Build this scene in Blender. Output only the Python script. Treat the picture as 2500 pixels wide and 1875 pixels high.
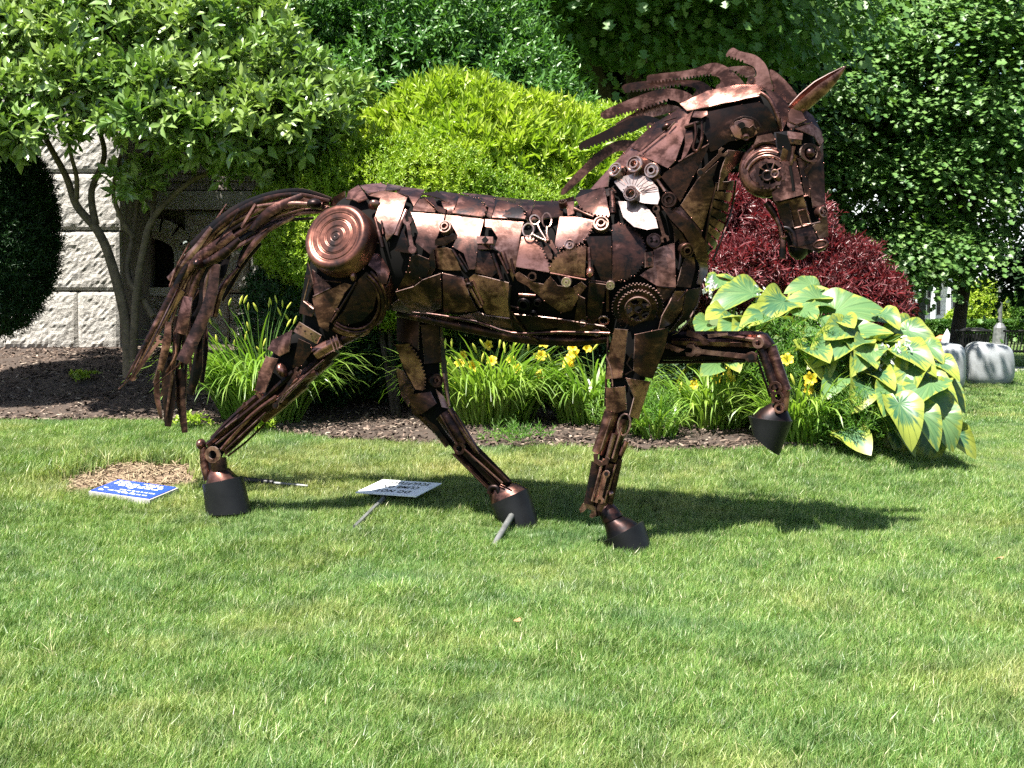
import bpy, bmesh, math, random
import numpy as np
from mathutils import Vector, Matrix
from mathutils.bvhtree import BVHTree
from mathutils.geometry import delaunay_2d_cdt

for _o in list(bpy.data.objects):
    bpy.data.objects.remove(_o, do_unlink=True)
scene = bpy.context.scene
COL = scene.collection
random.seed(7)
RNG = np.random.default_rng(7)

# ------------------------------------------------------------------ camera
CAM_H = 1.55
FPX = 3375.0                      # focal length in pixels of a 2500 px wide frame
PITCH = math.atan((937.5 - 735.0) / FPX)
cam_data = bpy.data.cameras.new("camera")
cam_data.sensor_width = 36.0
cam_data.lens = 36.0 * FPX / 2500.0
cam_data.clip_start = 0.05
cam_data.clip_end = 900.0
cam = bpy.data.objects.new("camera", cam_data)
COL.objects.link(cam)
cam.location = (0.0, 0.0, CAM_H)
cam.rotation_euler = (math.pi / 2 - PITCH, 0.0, 0.0)
scene.camera = cam

# ------------------------------------------------------------------ light
SUN_DIR = Vector((-0.64 * 0.43, -0.77 * 0.43, 0.90)).normalized()     # towards the sun
SUN_EL = math.asin(SUN_DIR.z)
world = bpy.data.worlds.new("World")
scene.world = world
world.use_nodes = True
wn = world.node_tree
bg = wn.nodes["Background"]
sky = wn.nodes.new("ShaderNodeTexSky")
sky.sky_type = 'NISHITA'
sky.sun_disc = False
sky.sun_elevation = SUN_EL
sky.sun_rotation = math.atan2(SUN_DIR.x, SUN_DIR.y)
sky.air_density = 1.0
sky.dust_density = 1.5
wn.links.new(sky.outputs[0], bg.inputs[0])
bg.inputs[1].default_value = 0.055
sun_data = bpy.data.lights.new("sun", 'SUN')
sun_data.energy = 5.0
sun_data.angle = math.radians(0.53)
sun_data.color = (1.0, 0.95, 0.87)
sun = bpy.data.objects.new("sun", sun_data)
COL.objects.link(sun)
sun.location = (-10, -12, 30)
sun.rotation_euler = SUN_DIR.to_track_quat('Z', 'Y').to_euler()

scene.view_settings.view_transform = 'Standard'
scene.view_settings.look = 'None'
scene.view_settings.gamma = 1.0
scene.view_settings.exposure = 1.8
scene.view_settings.use_curve_mapping = False
scene.render.engine = 'CYCLES'
scene.cycles.max_bounces = 8
scene.cycles.diffuse_bounces = 3
scene.cycles.glossy_bounces = 4
scene.cycles.transmission_bounces = 4
scene.cycles.transparent_max_bounces = 8
scene.cycles.caustics_reflective = False
scene.cycles.caustics_refractive = False
scene.cycles.use_adaptive_sampling = True
scene.cycles.adaptive_threshold = 0.02
scene.cycles.use_denoising = False
scene.cycles.sample_clamp_indirect = 6.0

# ------------------------------------------------------------------ helpers
CAMV = Vector((0, 0, CAM_H))
FWD = Vector((0, math.cos(PITCH), -math.sin(PITCH)))
UPV = Vector((0, math.sin(PITCH), math.cos(PITCH)))
RGT = Vector((1, 0, 0))

def ray(px, py):
    return FWD + RGT * ((px - 1250.0) / FPX) + UPV * (-(py - 937.5) / FPX)

def at(px, py, depth):
    """world point that lies `depth` metres ahead on the ray of a photograph position"""
    d = ray(px, py)
    return CAMV + d * (depth / d.y)

def sst(t):
    t = np.clip(t, 0.0, 1.0)
    return t * t * (3 - 2 * t)

def ground(X, Y):
    X = np.asarray(X, float); Y = np.asarray(Y, float)
    g = 1 - 0.85 * sst((X - 2.2) / 2.5)
    z = 0.45 * sst((Y - 7.5) / 4.5) * g
    z = z + 0.52 * sst((Y - 12.2) / 3.4) * (1 - sst((X + 1.0) / 3.0))
    z = z + 0.012 * np.sin(X * 1.7 + 0.4) * np.sin(Y * 1.3 + X * 0.5) + 0.008 * np.sin(X * 3.1 - Y * 2.3)
    return z

def on_ground(px, py):
    d = ray(px, py)
    t = 2.0
    p = CAMV
    while t < 200:
        p = CAMV + d * t
        if p.z <= float(ground(p.x, p.y)):
            break
        t += 0.02 if t < 20 else 0.1
    return Vector((p.x, p.y, float(ground(p.x, p.y))))

def tag(o, label=None, cat=None, group=None, kind=None):
    if label: o["label"] = label
    if cat: o["category"] = cat
    if group: o["group"] = group
    if kind: o["kind"] = kind
    return o

def thing(name, label, cat, loc=(0, 0, 0), group=None):
    o = bpy.data.objects.new(name, None)
    o.empty_display_size = 0.1
    COL.objects.link(o)
    o.location = loc
    return tag(o, label, cat, group)

def wloc(o):
    v = Vector((0, 0, 0))
    while o is not None:
        v = v + Vector(o.location)
        o = o.parent
    return v

def link(name, me, parent=None, mats=(), origin=None):
    for m in mats:
        me.materials.append(m)
    o = bpy.data.objects.new(name, me)
    COL.objects.link(o)
    if parent is not None:
        o.parent = parent
    return o

def mesh_obj(name, verts, faces, mats, parent=None, smooth=False, matidx=None, origin=None):
    """verts in world space; the object hangs under `parent` (parents are never rotated)"""
    v = np.asarray([tuple(p) for p in verts], dtype=np.float64) if not isinstance(verts, np.ndarray) else verts
    if parent is not None:
        base = wloc(parent); own = Vector((0, 0, 0))
    else:
        own = Vector(origin) if origin is not None else Vector((0, 0, 0)); base = own
    v = v - np.array(base)
    me = bpy.data.meshes.new(name)
    me.from_pydata(v.tolist(), [], [tuple(int(i) for i in f) for f in faces])
    if not isinstance(mats, (list, tuple)):
        mats = [mats]
    if smooth:
        me.polygons.foreach_set("use_smooth", [True] * len(me.polygons))
    o = link(name, me, parent, mats)
    if matidx is not None:
        me.polygons.foreach_set("material_index", [int(i) for i in matidx])
    if parent is None:
        o.location = own
    me.update()
    return o

def fast_mesh(name, verts, tris, mats, parent=None, rnd=None, origin=(0, 0, 0), smooth=False, extra=None):
    base = np.array(wloc(parent)) if parent is not None else np.array(origin, float)
    me = bpy.data.meshes.new(name)
    nv, nf, k = len(verts), len(tris), tris.shape[1]
    me.vertices.add(nv)
    me.vertices.foreach_set("co", (verts - base).astype(np.float32).ravel())
    me.loops.add(nf * k)
    me.loops.foreach_set("vertex_index", tris.astype(np.int32).ravel())
    me.polygons.add(nf)
    me.polygons.foreach_set("loop_start", np.arange(0, nf * k, k, dtype=np.int32))
    if smooth:
        me.polygons.foreach_set("use_smooth", np.ones(nf, dtype=bool))
    me.update(calc_edges=True)
    if rnd is not None:
        a = me.attributes.new("rnd", 'FLOAT', 'POINT')
        a.data.foreach_set("value", rnd.astype(np.float32))
    if extra:
        for kx, vx in extra.items():
            a = me.attributes.new(kx, 'FLOAT', 'POINT')
            a.data.foreach_set("value", vx.astype(np.float32))
    o = link(name, me, parent, mats if isinstance(mats, (list, tuple)) else [mats])
    if parent is None:
        o.location = tuple(origin)
    return o

# ---- node helpers
class NT:
    def __init__(self, name):
        self.m = bpy.data.materials.new(name)
        self.m.use_nodes = True
        self.t = self.m.node_tree
        self.b = self.t.nodes["Principled BSDF"]
        self.out = self.t.nodes["Material Output"]
    def n(self, kind, **kw):
        nd = self.t.nodes.new(kind)
        for k, v in kw.items():
            setattr(nd, k, v)
        return nd
    def l(self, a, b):
        self.t.links.new(a, b)
    def set(self, **kw):
        for k, v in kw.items():
            self.b.inputs[k.replace('_', ' ')].default_value = v
    def noise(self, scale, detail=4, rough=0.55, coord=None, dim='3D', w=None, dist=0.0):
        nd = self.n("ShaderNodeTexNoise", noise_dimensions=dim)
        nd.inputs["Scale"].default_value = scale
        nd.inputs["Detail"].default_value = detail
        nd.inputs["Roughness"].default_value = rough
        nd.inputs["Distortion"].default_value = dist
        if coord is not None: self.l(coord, nd.inputs["Vector"])
        if w is not None: self.l(w, nd.inputs["W"])
        return nd
    def ramp(self, fac, stops):
        r = self.n("ShaderNodeValToRGB")
        while len(r.color_ramp.elements) < len(stops):
            r.color_ramp.elements.new(0.5)
        for e, (p, c) in zip(r.color_ramp.elements, stops):
            e.position = p
            e.color = (*c, 1) if len(c) == 3 else c
        self.l(fac, r.inputs[0])
        return r
    def mix(self, fac, a, b, mode='MIX'):
        x = self.n("ShaderNodeMix", data_type='RGBA', blend_type=mode)
        for sock, val in ((x.inputs[0], fac), (x.inputs[6], a), (x.inputs[7], b)):
            if hasattr(val, "links"): self.l(val, sock)
            elif isinstance(val, (int, float)): sock.default_value = val
            else: sock.default_value = (*val, 1) if len(val) == 3 else val
        return x.outputs[2]
    def math(self, op, a, b=None, clamp=False):
        x = self.n("ShaderNodeMath", operation=op, use_clamp=clamp)
        for sock, val in ((x.inputs[0], a), (x.inputs[1], b)):
            if val is None: continue
            if hasattr(val, "links"): self.l(val, sock)
            else: sock.default_value = val
        return x.outputs[0]
    def bump(self, h, strength=0.3, dist=0.01):
        b = self.n("ShaderNodeBump")
        b.inputs["Strength"].default_value = strength
        b.inputs["Distance"].default_value = dist
        self.l(h, b.inputs["Height"])
        self.l(b.outputs[0], self.b.inputs["Normal"])
        return b
    def attr(self, name):
        return self.n("ShaderNodeAttribute", attribute_name=name).outputs["Fac"]
    def pos(self):
        return self.n("ShaderNodeNewGeometry").outputs["Position"]
    def obj(self):
        return self.n("ShaderNodeTexCoord").outputs["Object"]

def leaf_mat(name, c1, c2, c3, trans=0.35, rough=0.45, spec=0.4, tcol=None):
    """foliage: hue varies leaf by leaf and in soft patches; some light passes through"""
    m = NT(name)
    r = m.attr("rnd")
    col = m.ramp(r, [(0.0, c1), (0.55, c2), (1.0, c3)])
    nz = m.noise(1.7, 2, coord=m.pos())
    col2 = m.mix(0.55, col.outputs[0], m.ramp(nz.outputs[0], [(0.3, c1), (0.7, c3)]).outputs[0])
    m.l(col2, m.b.inputs["Base Color"])
    m.set(Roughness=rough)
    m.b.inputs["Specular IOR Level"].default_value = spec
    tr = m.n("ShaderNodeBsdfTranslucent")
    tc = m.mix(1.0, col2, tcol or (1.0, 1.15, 0.45), 'MULTIPLY')
    m.l(tc, tr.inputs[0])
    mx = m.n("ShaderNodeMixShader")
    mx.inputs[0].default_value = trans
    m.l(m.b.outputs[0], mx.inputs[1]); m.l(tr.outputs[0], mx.inputs[2])
    m.l(mx.outputs[0], m.out.inputs[0])
    return m.m

def plain(name, col, rough=0.6, metal=0.0, var=0.25, scale=6.0, bump=0.0, spec=0.5):
    m = NT(name)
    nz = m.noise(scale, 5, coord=m.obj())
    a = tuple(c * (1 - var) for c in col); b = tuple(min(1, c * (1 + var)) for c in col)
    m.l(m.ramp(nz.outputs[0], [(0.3, a), (0.7, b)]).outputs[0], m.b.inputs["Base Color"])
    m.set(Roughness=rough, Metallic=metal)
    m.b.inputs["Specular IOR Level"].default_value = spec
    if bump: m.bump(m.noise(scale * 6, 4, coord=m.obj()).outputs[0], bump, 0.01)
    return m.m

# ---- leaf clouds
DIA_V = np.array([[0, 0, 0], [-0.5, 0.45, 0.10], [0, 1, -0.06], [0.5, 0.45, 0.10]], float)
DIA_F = np.array([[0, 2, 1], [0, 3, 2]])
OVAL_V = np.array([[0, 0, 0], [-0.42, 0.28, 0.07], [-0.5, 0.62, 0.08], [0, 1, -0.10], [0.5, 0.62, 0.08], [0.42, 0.28, 0.07], [0, 0.5, 0.0]], float)
OVAL_F = np.array([[0, 6, 1], [1, 6, 2], [2, 6, 3], [3, 6, 4], [4, 6, 5], [5, 6, 0]])
MAPLE5_V = np.array([[0, 0, 0], [-0.42, 0.22, 0.05], [-0.24, 0.52, 0.0], [-0.56, 0.66, 0.07], [0, 1.0, -0.07], [0.56, 0.66, 0.07], [0.24, 0.52, 0.0], [0.42, 0.22, 0.05]], float)
MAPLE5_F = np.array([[0, 2, 1], [2, 4, 3], [0, 4, 2], [0, 6, 4], [4, 6, 5], [0, 7, 6]])
MAPLE_V = np.array([[0, 0, 0], [-0.35, 0.05, 0.04], [-0.24, 0.30, 0.02], [-0.62, 0.52, 0.08], [-0.2, 0.62, 0.0], [0, 1.0, -0.06],
                    [0.2, 0.62, 0.0], [0.62, 0.52, 0.08], [0.24, 0.30, 0.02], [0.35, 0.05, 0.04]], float)
MAPLE_F = np.array([[0, 2, 1], [2, 4, 3], [4, 6, 5], [6, 8, 7], [8, 0, 9], [0, 4, 2], [0, 6, 4], [0, 8, 6]])

def norm(a):
    return a / np.maximum(np.linalg.norm(a, axis=1, keepdims=True), 1e-9)

def leaves(pos, direc, up, length, width, tv, tf):
    direc = norm(direc)
    side = norm(np.cross(direc, up))
    nrm = np.cross(side, direc)
    n = len(pos); k = len(tv)
    V = (pos[:, None, :] + side[:, None, :] * (tv[None, :, 0, None] * width[:, None, None])
         + direc[:, None, :] * (tv[None, :, 1, None] * length[:, None, None])
         + nrm[:, None, :] * (tv[None, :, 2, None] * length[:, None, None]))
    Fc = (tf[None] + (np.arange(n) * k)[:, None, None]).reshape(-1, 3)
    return V.reshape(-1, 3), Fc

def rand_unit(rng, n):
    return norm(rng.normal(size=(n, 3)))

def shoots(rng, p, ax, nleaf, slen, llen, lwid, tv, tf, spread=(0.6, 1.25), upb=0.25, jitter=0.3):
    """leafy shoots: nleaf leaves set spirally round each axis"""
    n = len(p)
    ax = norm(ax)
    ref = np.tile(np.array([[0.31, 0.2, 0.93]]), (n, 1)) + rng.normal(size=(n, 3)) * 0.2
    u = norm(np.cross(ax, ref)); v = np.cross(ax, u)
    ph0 = rng.uniform(0, 6.28, n)
    PV, PF, R, off = [], [], [], 0
    crnd = rng.uniform(0, 1, n)
    for i in range(nleaf):
        f = (i + 0.5) / nleaf
        ph = ph0 + i * 2.4 + rng.normal(size=n) * 0.3
        th = (spread[1] + (spread[0] - spread[1]) * f) + rng.normal(size=n) * jitter * 0.5
        rad = u * np.cos(ph)[:, None] + v * np.sin(ph)[:, None]
        d = ax * np.cos(th)[:, None] + rad * np.sin(th)[:, None]
        d[:, 2] += upb * rng.uniform(-0.3, 1, n)
        pos = p + ax * (slen * f) * rng.uniform(0.7, 1.3, (n, 1))
        sc = rng.uniform(0.7, 1.2, n) * (0.75 + 0.5 * math.sin(math.pi * min(1, f + 0.15)))
        upv = ax * 0.7 + rng.normal(size=(n, 3)) * 0.35 + np.array([0, 0, 0.5])
        V, Fc = leaves(pos, d, upv, llen * sc, lwid * sc, tv, tf)
        PV.append(V); PF.append(Fc + off); off += len(V)
        R.append(np.repeat(np.clip(0.55 * crnd + 0.45 * rng.uniform(0, 1, n), 0, 1), len(tv)))
    return np.concatenate(PV), np.concatenate(PF), np.concatenate(R)

def lump(p, s, seed):
    q = p * s + seed * 1.37
    return (np.sin(q[:, 0] * 1.0 + np.sin(q[:, 1] * 1.3)) + np.sin(q[:, 1] * 1.1 + np.sin(q[:, 2] * 1.7) * 1.2)
            + np.sin(q[:, 2] * 1.3 + np.sin(q[:, 0] * 0.9) * 1.1)) / 3.0

def hull_points(rng, blobs, n, shell=0.25, lumps=0.12, lscale=2.5, zmin=None, keep_inner=False):
    """points near the surface of a union of ellipsoids, with the outward direction"""
    B = np.array(blobs, float)
    area = (B[:, 3] * B[:, 4] + B[:, 4] * B[:, 5] + B[:, 3] * B[:, 5])
    OUTP, OUTN = [], []
    got = 0
    while got < n:
        m = int((n - got) * 1.8) + 50
        bi = rng.choice(len(B), m, p=area / area.sum())
        u = rand_unit(rng, m)
        c = B[bi, :3]; r = B[bi, 3:6]
        dirp = c + u * r
        rr = 1 + lumps * lump(dirp, lscale, 3.1) - shell * rng.uniform(0, 1, m) ** 1.6
        p = c + u * r * rr[:, None]
        nn = norm(u / r)
        ok = np.ones(m, bool)
        if not keep_inner:
            for j in range(len(B)):
                q = (p - B[j, :3]) / B[j, 3:6]
                ok &= ~((np.linalg.norm(q, axis=1) < 0.80 - shell * 0.5) & (bi != j))
        if zmin is not None:
            ok &= p[:, 2] > zmin
        OUTP.append(p[ok]); OUTN.append(nn[ok]); got += ok.sum()
    return np.concatenate(OUTP)[:n], np.concatenate(OUTN)[:n]

def blob_px(px, py, depth, rx, ry, rd):
    """ellipsoid given by its centre in the view, its extent there and its depth radius in metres"""
    c = at(px, py, depth)
    s = depth / FPX
    return (c.x, c.y, c.z, rx * s, rd, ry * s)

def tubes_mesh(paths, n=7):
    """paths: list of (list of points, list of radii) -> verts, faces"""
    V, Fc = [], []
    for pts, rad in paths:
        pts = [Vector(p) for p in pts]
        base = len(V)
        prev = None
        for i, p in enumerate(pts):
            d = (pts[min(i + 1, len(pts) - 1)] - pts[max(i - 1, 0)])
            d = d.normalized() if d.length > 1e-9 else Vector((0, 0, 1))
            if prev is None:
                a = d.orthogonal().normalized()
            else:
                a = (prev - d * prev.dot(d)).normalized()
            prev = a
            b = d.cross(a)
            for k in range(n):
                an = 2 * math.pi * k / n
                V.append(p + (a * math.cos(an) + b * math.sin(an)) * rad[i])
        for i in range(len(pts) - 1):
            for k in range(n):
                k2 = (k + 1) % n
                Fc.append((base + i * n + k, base + i * n + k2, base + (i + 1) * n + k2, base + (i + 1) * n + k))
        for e0, rev in ((base, True), (base + (len(pts) - 1) * n, False)):      # end caps with their own vertices stay crisp
            c0 = len(V); V.extend([V[e0 + k].copy() for k in range(n)])
            Fc.append(tuple(c0 + k for k in (reversed(range(n)) if rev else range(n))))
    return V, Fc

def smooth_path(pts, rad, sub=4):
    P = [Vector(p) for p in pts]
    O, R = [], []
    for i in range(len(P) - 1):
        p0, p1, p2, p3 = P[max(i - 1, 0)], P[i], P[i + 1], P[min(i + 2, len(P) - 1)]
        for k in range(sub):
            t = k / sub
            O.append(0.5 * ((2 * p1) + (p2 - p0) * t + (2 * p0 - 5 * p1 + 4 * p2 - p3) * t * t + (3 * p1 - p0 - 3 * p2 + p3) * t ** 3))
            R.append(rad[i] * (1 - t) + rad[i + 1] * t)
    O.append(P[-1]); R.append(rad[-1])
    return O, R

def box_vf(c, sx, sy, sz, rotz=0.0):
    c = Vector(c)
    cr, sr = math.cos(rotz), math.sin(rotz)
    V = []
    for x in (-1, 1):
        for y in (-1, 1):
            for z in (-1, 1):
                lx, ly = x * sx / 2, y * sy / 2
                V.append(Vector((c.x + lx * cr - ly * sr, c.y + lx * sr + ly * cr, c.z + z * sz / 2)))
    Fc = [(0, 1, 3, 2), (4, 6, 7, 5), (0, 4, 5, 1), (2, 3, 7, 6), (0, 2, 6, 4), (1, 5, 7, 3)]
    return V, Fc

def join(parts):
    V, Fc = [], []
    for v, f in parts:
        b = len(V)
        V.extend(v)
        Fc.extend(tuple(i + b for i in q) for q in f)
    return V, Fc

def gn_scatter(name, pts, rots, scales, protos, label, cat, parent=None, tilt=None):
    """one 'stuff' object: copies of small meshes set on points by geometry nodes"""
    me = bpy.data.meshes.new(name)
    me.vertices.add(len(pts))
    me.vertices.foreach_set("co", pts.astype(np.float32).ravel())
    a = me.attributes.new("rot", 'FLOAT_VECTOR', 'POINT'); a.data.foreach_set("vector", rots.astype(np.float32).ravel())
    a = me.attributes.new("scl", 'FLOAT', 'POINT'); a.data.foreach_set("value", scales.astype(np.float32))
    o = bpy.data.objects.new(name, me)
    COL.objects.link(o)
    if parent: o.parent = parent
    else: tag(o, label, cat)
    o["kind"] = "stuff"
    c = bpy.data.collections.new(name + "_kinds")
    for p in protos:
        c.objects.link(p)
    ng = bpy.data.node_groups.new(name + "_nodes", 'GeometryNodeTree')
    ng.interface.new_socket("Geometry", in_out='INPUT', socket_type='NodeSocketGeometry')
    ng.interface.new_socket("Geometry", in_out='OUTPUT', socket_type='NodeSocketGeometry')
    N = ng.nodes
    gi = N.new("NodeGroupInput"); go = N.new("NodeGroupOutput")
    ip = N.new("GeometryNodeInstanceOnPoints")
    ci = N.new("GeometryNodeCollectionInfo")
    ci.inputs["Collection"].default_value = c
    ci.inputs["Separate Children"].default_value = True
    ci.inputs["Reset Children"].default_value = True
    ar = N.new("GeometryNodeInputNamedAttribute"); ar.data_type = 'FLOAT_VECTOR'; ar.inputs["Name"].default_value = "rot"
    asc = N.new("GeometryNodeInputNamedAttribute"); asc.data_type = 'FLOAT'; asc.inputs["Name"].default_value = "scl"
    e2r = N.new("FunctionNodeEulerToRotation")
    L = ng.links.new
    L(gi.outputs[0], ip.inputs["Points"])
    L(ci.outputs[0], ip.inputs["Instance"])
    ip.inputs["Pick Instance"].default_value = True
    rv = N.new("FunctionNodeRandomValue"); rv.data_type = 'INT'
    rv.inputs["Min"].default_value if False else None
    for s in rv.inputs:
        if s.type == 'INT' and s.name == "Min": s.default_value = 0
        if s.type == 'INT' and s.name == "Max": s.default_value = len(protos) - 1
    L([s for s in rv.outputs if s.type == 'INT'][0], ip.inputs["Instance Index"])
    L(ar.outputs["Attribute"], e2r.inputs[0])
    L(e2r.outputs[0], ip.inputs["Rotation"])
    L(asc.outputs["Attribute"], ip.inputs["Scale"])
    L(ip.outputs[0], go.inputs[0])
    md = o.modifiers.new("scatter", 'NODES')
    md.node_group = ng
    return o

def proto_obj(name, V, Fc, mat, rnd=None):
    me = bpy.data.meshes.new(name)
    me.from_pydata([tuple(v) for v in V], [], [tuple(f) for f in Fc])
    me.materials.append(mat)
    if rnd is not None:
        a = me.attributes.new("rnd", 'FLOAT', 'POINT'); a.data.foreach_set("value", np.asarray(rnd, np.float32))
    return bpy.data.objects.new(name, me)
# ================================================================== ground
m = NT("lawn_soil")
p_ = m.pos()
n1 = m.noise(0.55, 4, coord=p_); n2 = m.noise(14, 5, coord=p_)
c_ = m.mix(n1.outputs[0], (0.05, 0.11, 0.018), (0.10, 0.15, 0.035))
c_ = m.mix(m.math('MULTIPLY', n2.outputs[0], 0.6), c_, (0.06, 0.05, 0.025))
bc_ = on_ground(330, 1168)
vd = m.n("ShaderNodeVectorMath", operation='DISTANCE'); m.l(p_, vd.inputs[0]); vd.inputs[1].default_value = bc_
c_ = m.mix(m.ramp(vd.outputs["Value"], [(0.42, (1, 1, 1)), (0.68, (0, 0, 0))]).outputs[0], c_, (0.16, 0.11, 0.07))
m.l(c_, m.b.inputs["Base Color"]); m.set(Roughness=0.95)
m.bump(n2.outputs[0], 0.5, 0.02)
MAT_LAWN = m.m

m = NT("grass_blades")
p_ = m.pos()
r = m.attr("rnd")
big = m.noise(0.62, 3, 0.6, coord=p_, dist=0.4)
mid = m.noise(2.6, 3, 0.6, coord=p_)
green = m.ramp(r, [(0.0, (0.055, 0.135, 0.02)), (0.4, (0.11, 0.215, 0.04)), (0.75, (0.22, 0.33, 0.085)), (0.92, (0.31, 0.38, 0.14)), (1.0, (0.55, 0.51, 0.30))])
cool = m.mix(m.ramp(m.noise(0.9, 2, coord=p_).outputs[0], [(0.5, (0, 0, 0)), (0.75, (0.6, 0.6, 0.6))]).outputs[0], green.outputs[0], (0.095, 0.20, 0.075))
dryf = m.math('MULTIPLY', m.ramp(big.outputs[0], [(0.50, (0, 0, 0)), (0.70, (0.8, 0.8, 0.8))]).outputs[0], m.ramp(mid.outputs[0], [(0.3, (0.15, 0.15, 0.15)), (0.65, (1, 1, 1))]).outputs[0])
sx = m.n("ShaderNodeSeparateXYZ"); m.l(p_, sx.inputs[0])
# the strip along the bed is drier
strip = m.math('MULTIPLY', m.math('SUBTRACT', 1.0, m.math('MULTIPLY', m.math('ABSOLUTE', m.math('SUBTRACT', sx.outputs[1], 9.9)), 0.75, ), True),
               m.math('SUBTRACT', 1.0, m.math('MULTIPLY', m.math('ABSOLUTE', m.math('ADD', sx.outputs[0], 0.7)), 0.33), True), True)
dry = m.math('ADD', dryf, m.math('MULTIPLY', strip, m.math('MULTIPLY', mid.outputs[0], 1.1)), True)
rb = m.math('ADD', m.math('MULTIPLY', dry, 0.75), m.math('MULTIPLY', m.math('SUBTRACT', r, 0.5), m.math('MULTIPLY', dry, 0.7)), True)
tone = m.ramp(m.noise(3.4, 3, 0.6, coord=p_, dist=.5).outputs[0], [(0.33, (0.62, 0.68, 0.72)), (0.52, (1, 1, 1)), (0.7, (1.18, 1.16, 1.1))])
col = m.mix(1.0, m.mix(rb, cool, (0.42, 0.39, 0.15)), tone.outputs[0], 'MULTIPLY')
m.l(col, m.b.inputs["Base Color"])
m.set(Roughness=0.42); m.b.inputs["Specular IOR Level"].default_value = 0.45
tr = m.n("ShaderNodeBsdfTranslucent"); m.l(m.mix(1.0, col, (1.0, 1.1, 0.5), 'MULTIPLY'), tr.inputs[0])
mx = m.n("ShaderNodeMixShader"); mx.inputs[0].default_value = 0.3
m.l(m.b.outputs[0], mx.inputs[1]); m.l(tr.outputs[0], mx.inputs[2]); m.l(mx.outputs[0], m.out.inputs[0])
MAT_GRASS = m.m

ys = np.concatenate([np.arange(-6, 18, 0.22), 18 + np.cumsum(0.3 * 1.09 ** np.arange(0, 62))])
xs = np.concatenate([-np.cumsum(0.3 * 1.10 ** np.arange(0, 48))[::-1] - 8, np.arange(-8, 12.01, 0.22), 12 + np.cumsum(0.3 * 1.10 ** np.arange(0, 48))])
GX, GY = np.meshgrid(xs, ys)
GZ = ground(GX, GY)
nx, ny = len(xs), len(ys)
idx = np.arange(nx * ny).reshape(ny, nx)
quads = np.stack([idx[:-1, :-1], idx[:-1, 1:], idx[1:, 1:], idx[1:, :-1]], -1).reshape(-1, 4)
lawn = fast_mesh("lawn", np.stack([GX, GY, GZ], -1).reshape(-1, 3), quads, MAT_LAWN, smooth=True)
tag(lawn, kind="structure")

# bed of bark mulch: its front edge as it lies on the ground
edge_px = [(-420, 1022), (-150, 1030), (0, 1035), (250, 1034), (500, 1045), (650, 1062), (800, 1080), (1000, 1091), (1300, 1104), (1600, 1110), (1850, 1111), (2100, 1106), (2260, 1098), (2330, 1082)]
EDGE = [on_ground(*e) for e in edge_px]
bed_poly = [(p.x, p.y) for p in EDGE] + [(3.75, 12.3), (3.5, 13.4), (2.9, 14.6), (3.2, 17.5), (-11, 17.5), (-11, 12.6)]
BP = np.array(bed_poly)

def in_poly(X, Y, P):
    c = np.zeros(np.shape(X), bool)
    j = len(P) - 1
    for i in range(len(P)):
        xi, yi, xj, yj = P[i][0], P[i][1], P[j][0], P[j][1]
        if yi != yj:
            c ^= ((yi > Y) != (yj > Y)) & (X < (xj - xi) * (Y - yi) / (yj - yi) + xi)
        j = i
    return c

def edge_dist(X, Y, P):
    d = np.full(np.shape(X), 1e9)
    for i in range(len(P)):
        a = np.array(P[i]); b = np.array(P[(i + 1) % len(P)])
        ab = b - a
        t = np.clip(((X - a[0]) * ab[0] + (Y - a[1]) * ab[1]) / (ab @ ab), 0, 1)
        d = np.minimum(d, np.hypot(X - a[0] - t * ab[0], Y - a[1] - t * ab[1]))
    return d

m = NT("bark_mulch")
p_ = m.pos()
a1 = m.noise(18, 6, 0.65, coord=p_); a2 = m.noise(1.2, 3, coord=p_)
c_ = m.ramp(a1.outputs[0], [(0.3, (0.018, 0.012, 0.009)), (0.55, (0.06, 0.041, 0.03)), (0.75, (0.14, 0.10, 0.075))])
m.l(m.mix(a2.outputs[0], c_.outputs[0], (0.05, 0.036, 0.028)), m.b.inputs["Base Color"])
m.set(Roughness=0.95); m.bump(a1.outputs[0], 0.9, 0.03)
MAT_MULCH = m.m
bx, by = np.meshgrid(np.arange(-11, 4, 0.2), np.arange(10, 17.4, 0.2))
bx = bx.ravel() + RNG.uniform(-.05, .05, bx.size); by = by.ravel() + RNG.uniform(-.05, .05, by.size)
ok = in_poly(bx, by, BP) & (edge_dist(bx, by, BP) > 0.1)
epts = []
for i in range(len(BP)):
    a, b = BP[i], BP[(i + 1) % len(BP)]
    k = max(1, int(np.hypot(*(b - a)) / 0.25))
    for q in range(k):
        w_ = RNG.normal(size=2) * 0.018
        epts.append(a + (b - a) * q / k + w_)
ne = len(epts)
allp = [Vector((float(a), float(b))) for a, b in epts] + [Vector((float(a), float(b))) for a, b in zip(bx[ok], by[ok])]
cv, ce, cf, _, _, _ = delaunay_2d_cdt(allp, [], [list(range(ne))], 1, 1e-5)
cX = np.array([v.x for v in cv]); cY = np.array([v.y for v in cv])
cz = ground(cX, cY) + np.minimum(0.045, -0.02 + 0.4 * edge_dist(cX, cY, BP)) + 0.012 * lump(np.stack([cX, cY, cX * 0], -1), 7, 1)
bed = mesh_obj("mulch_bed", np.stack([cX, cY, cz], -1), cf, MAT_MULCH, smooth=True)
tag(bed, kind="structure")
def bed_z(X, Y):
    return ground(X, Y) + 0.04

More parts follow.
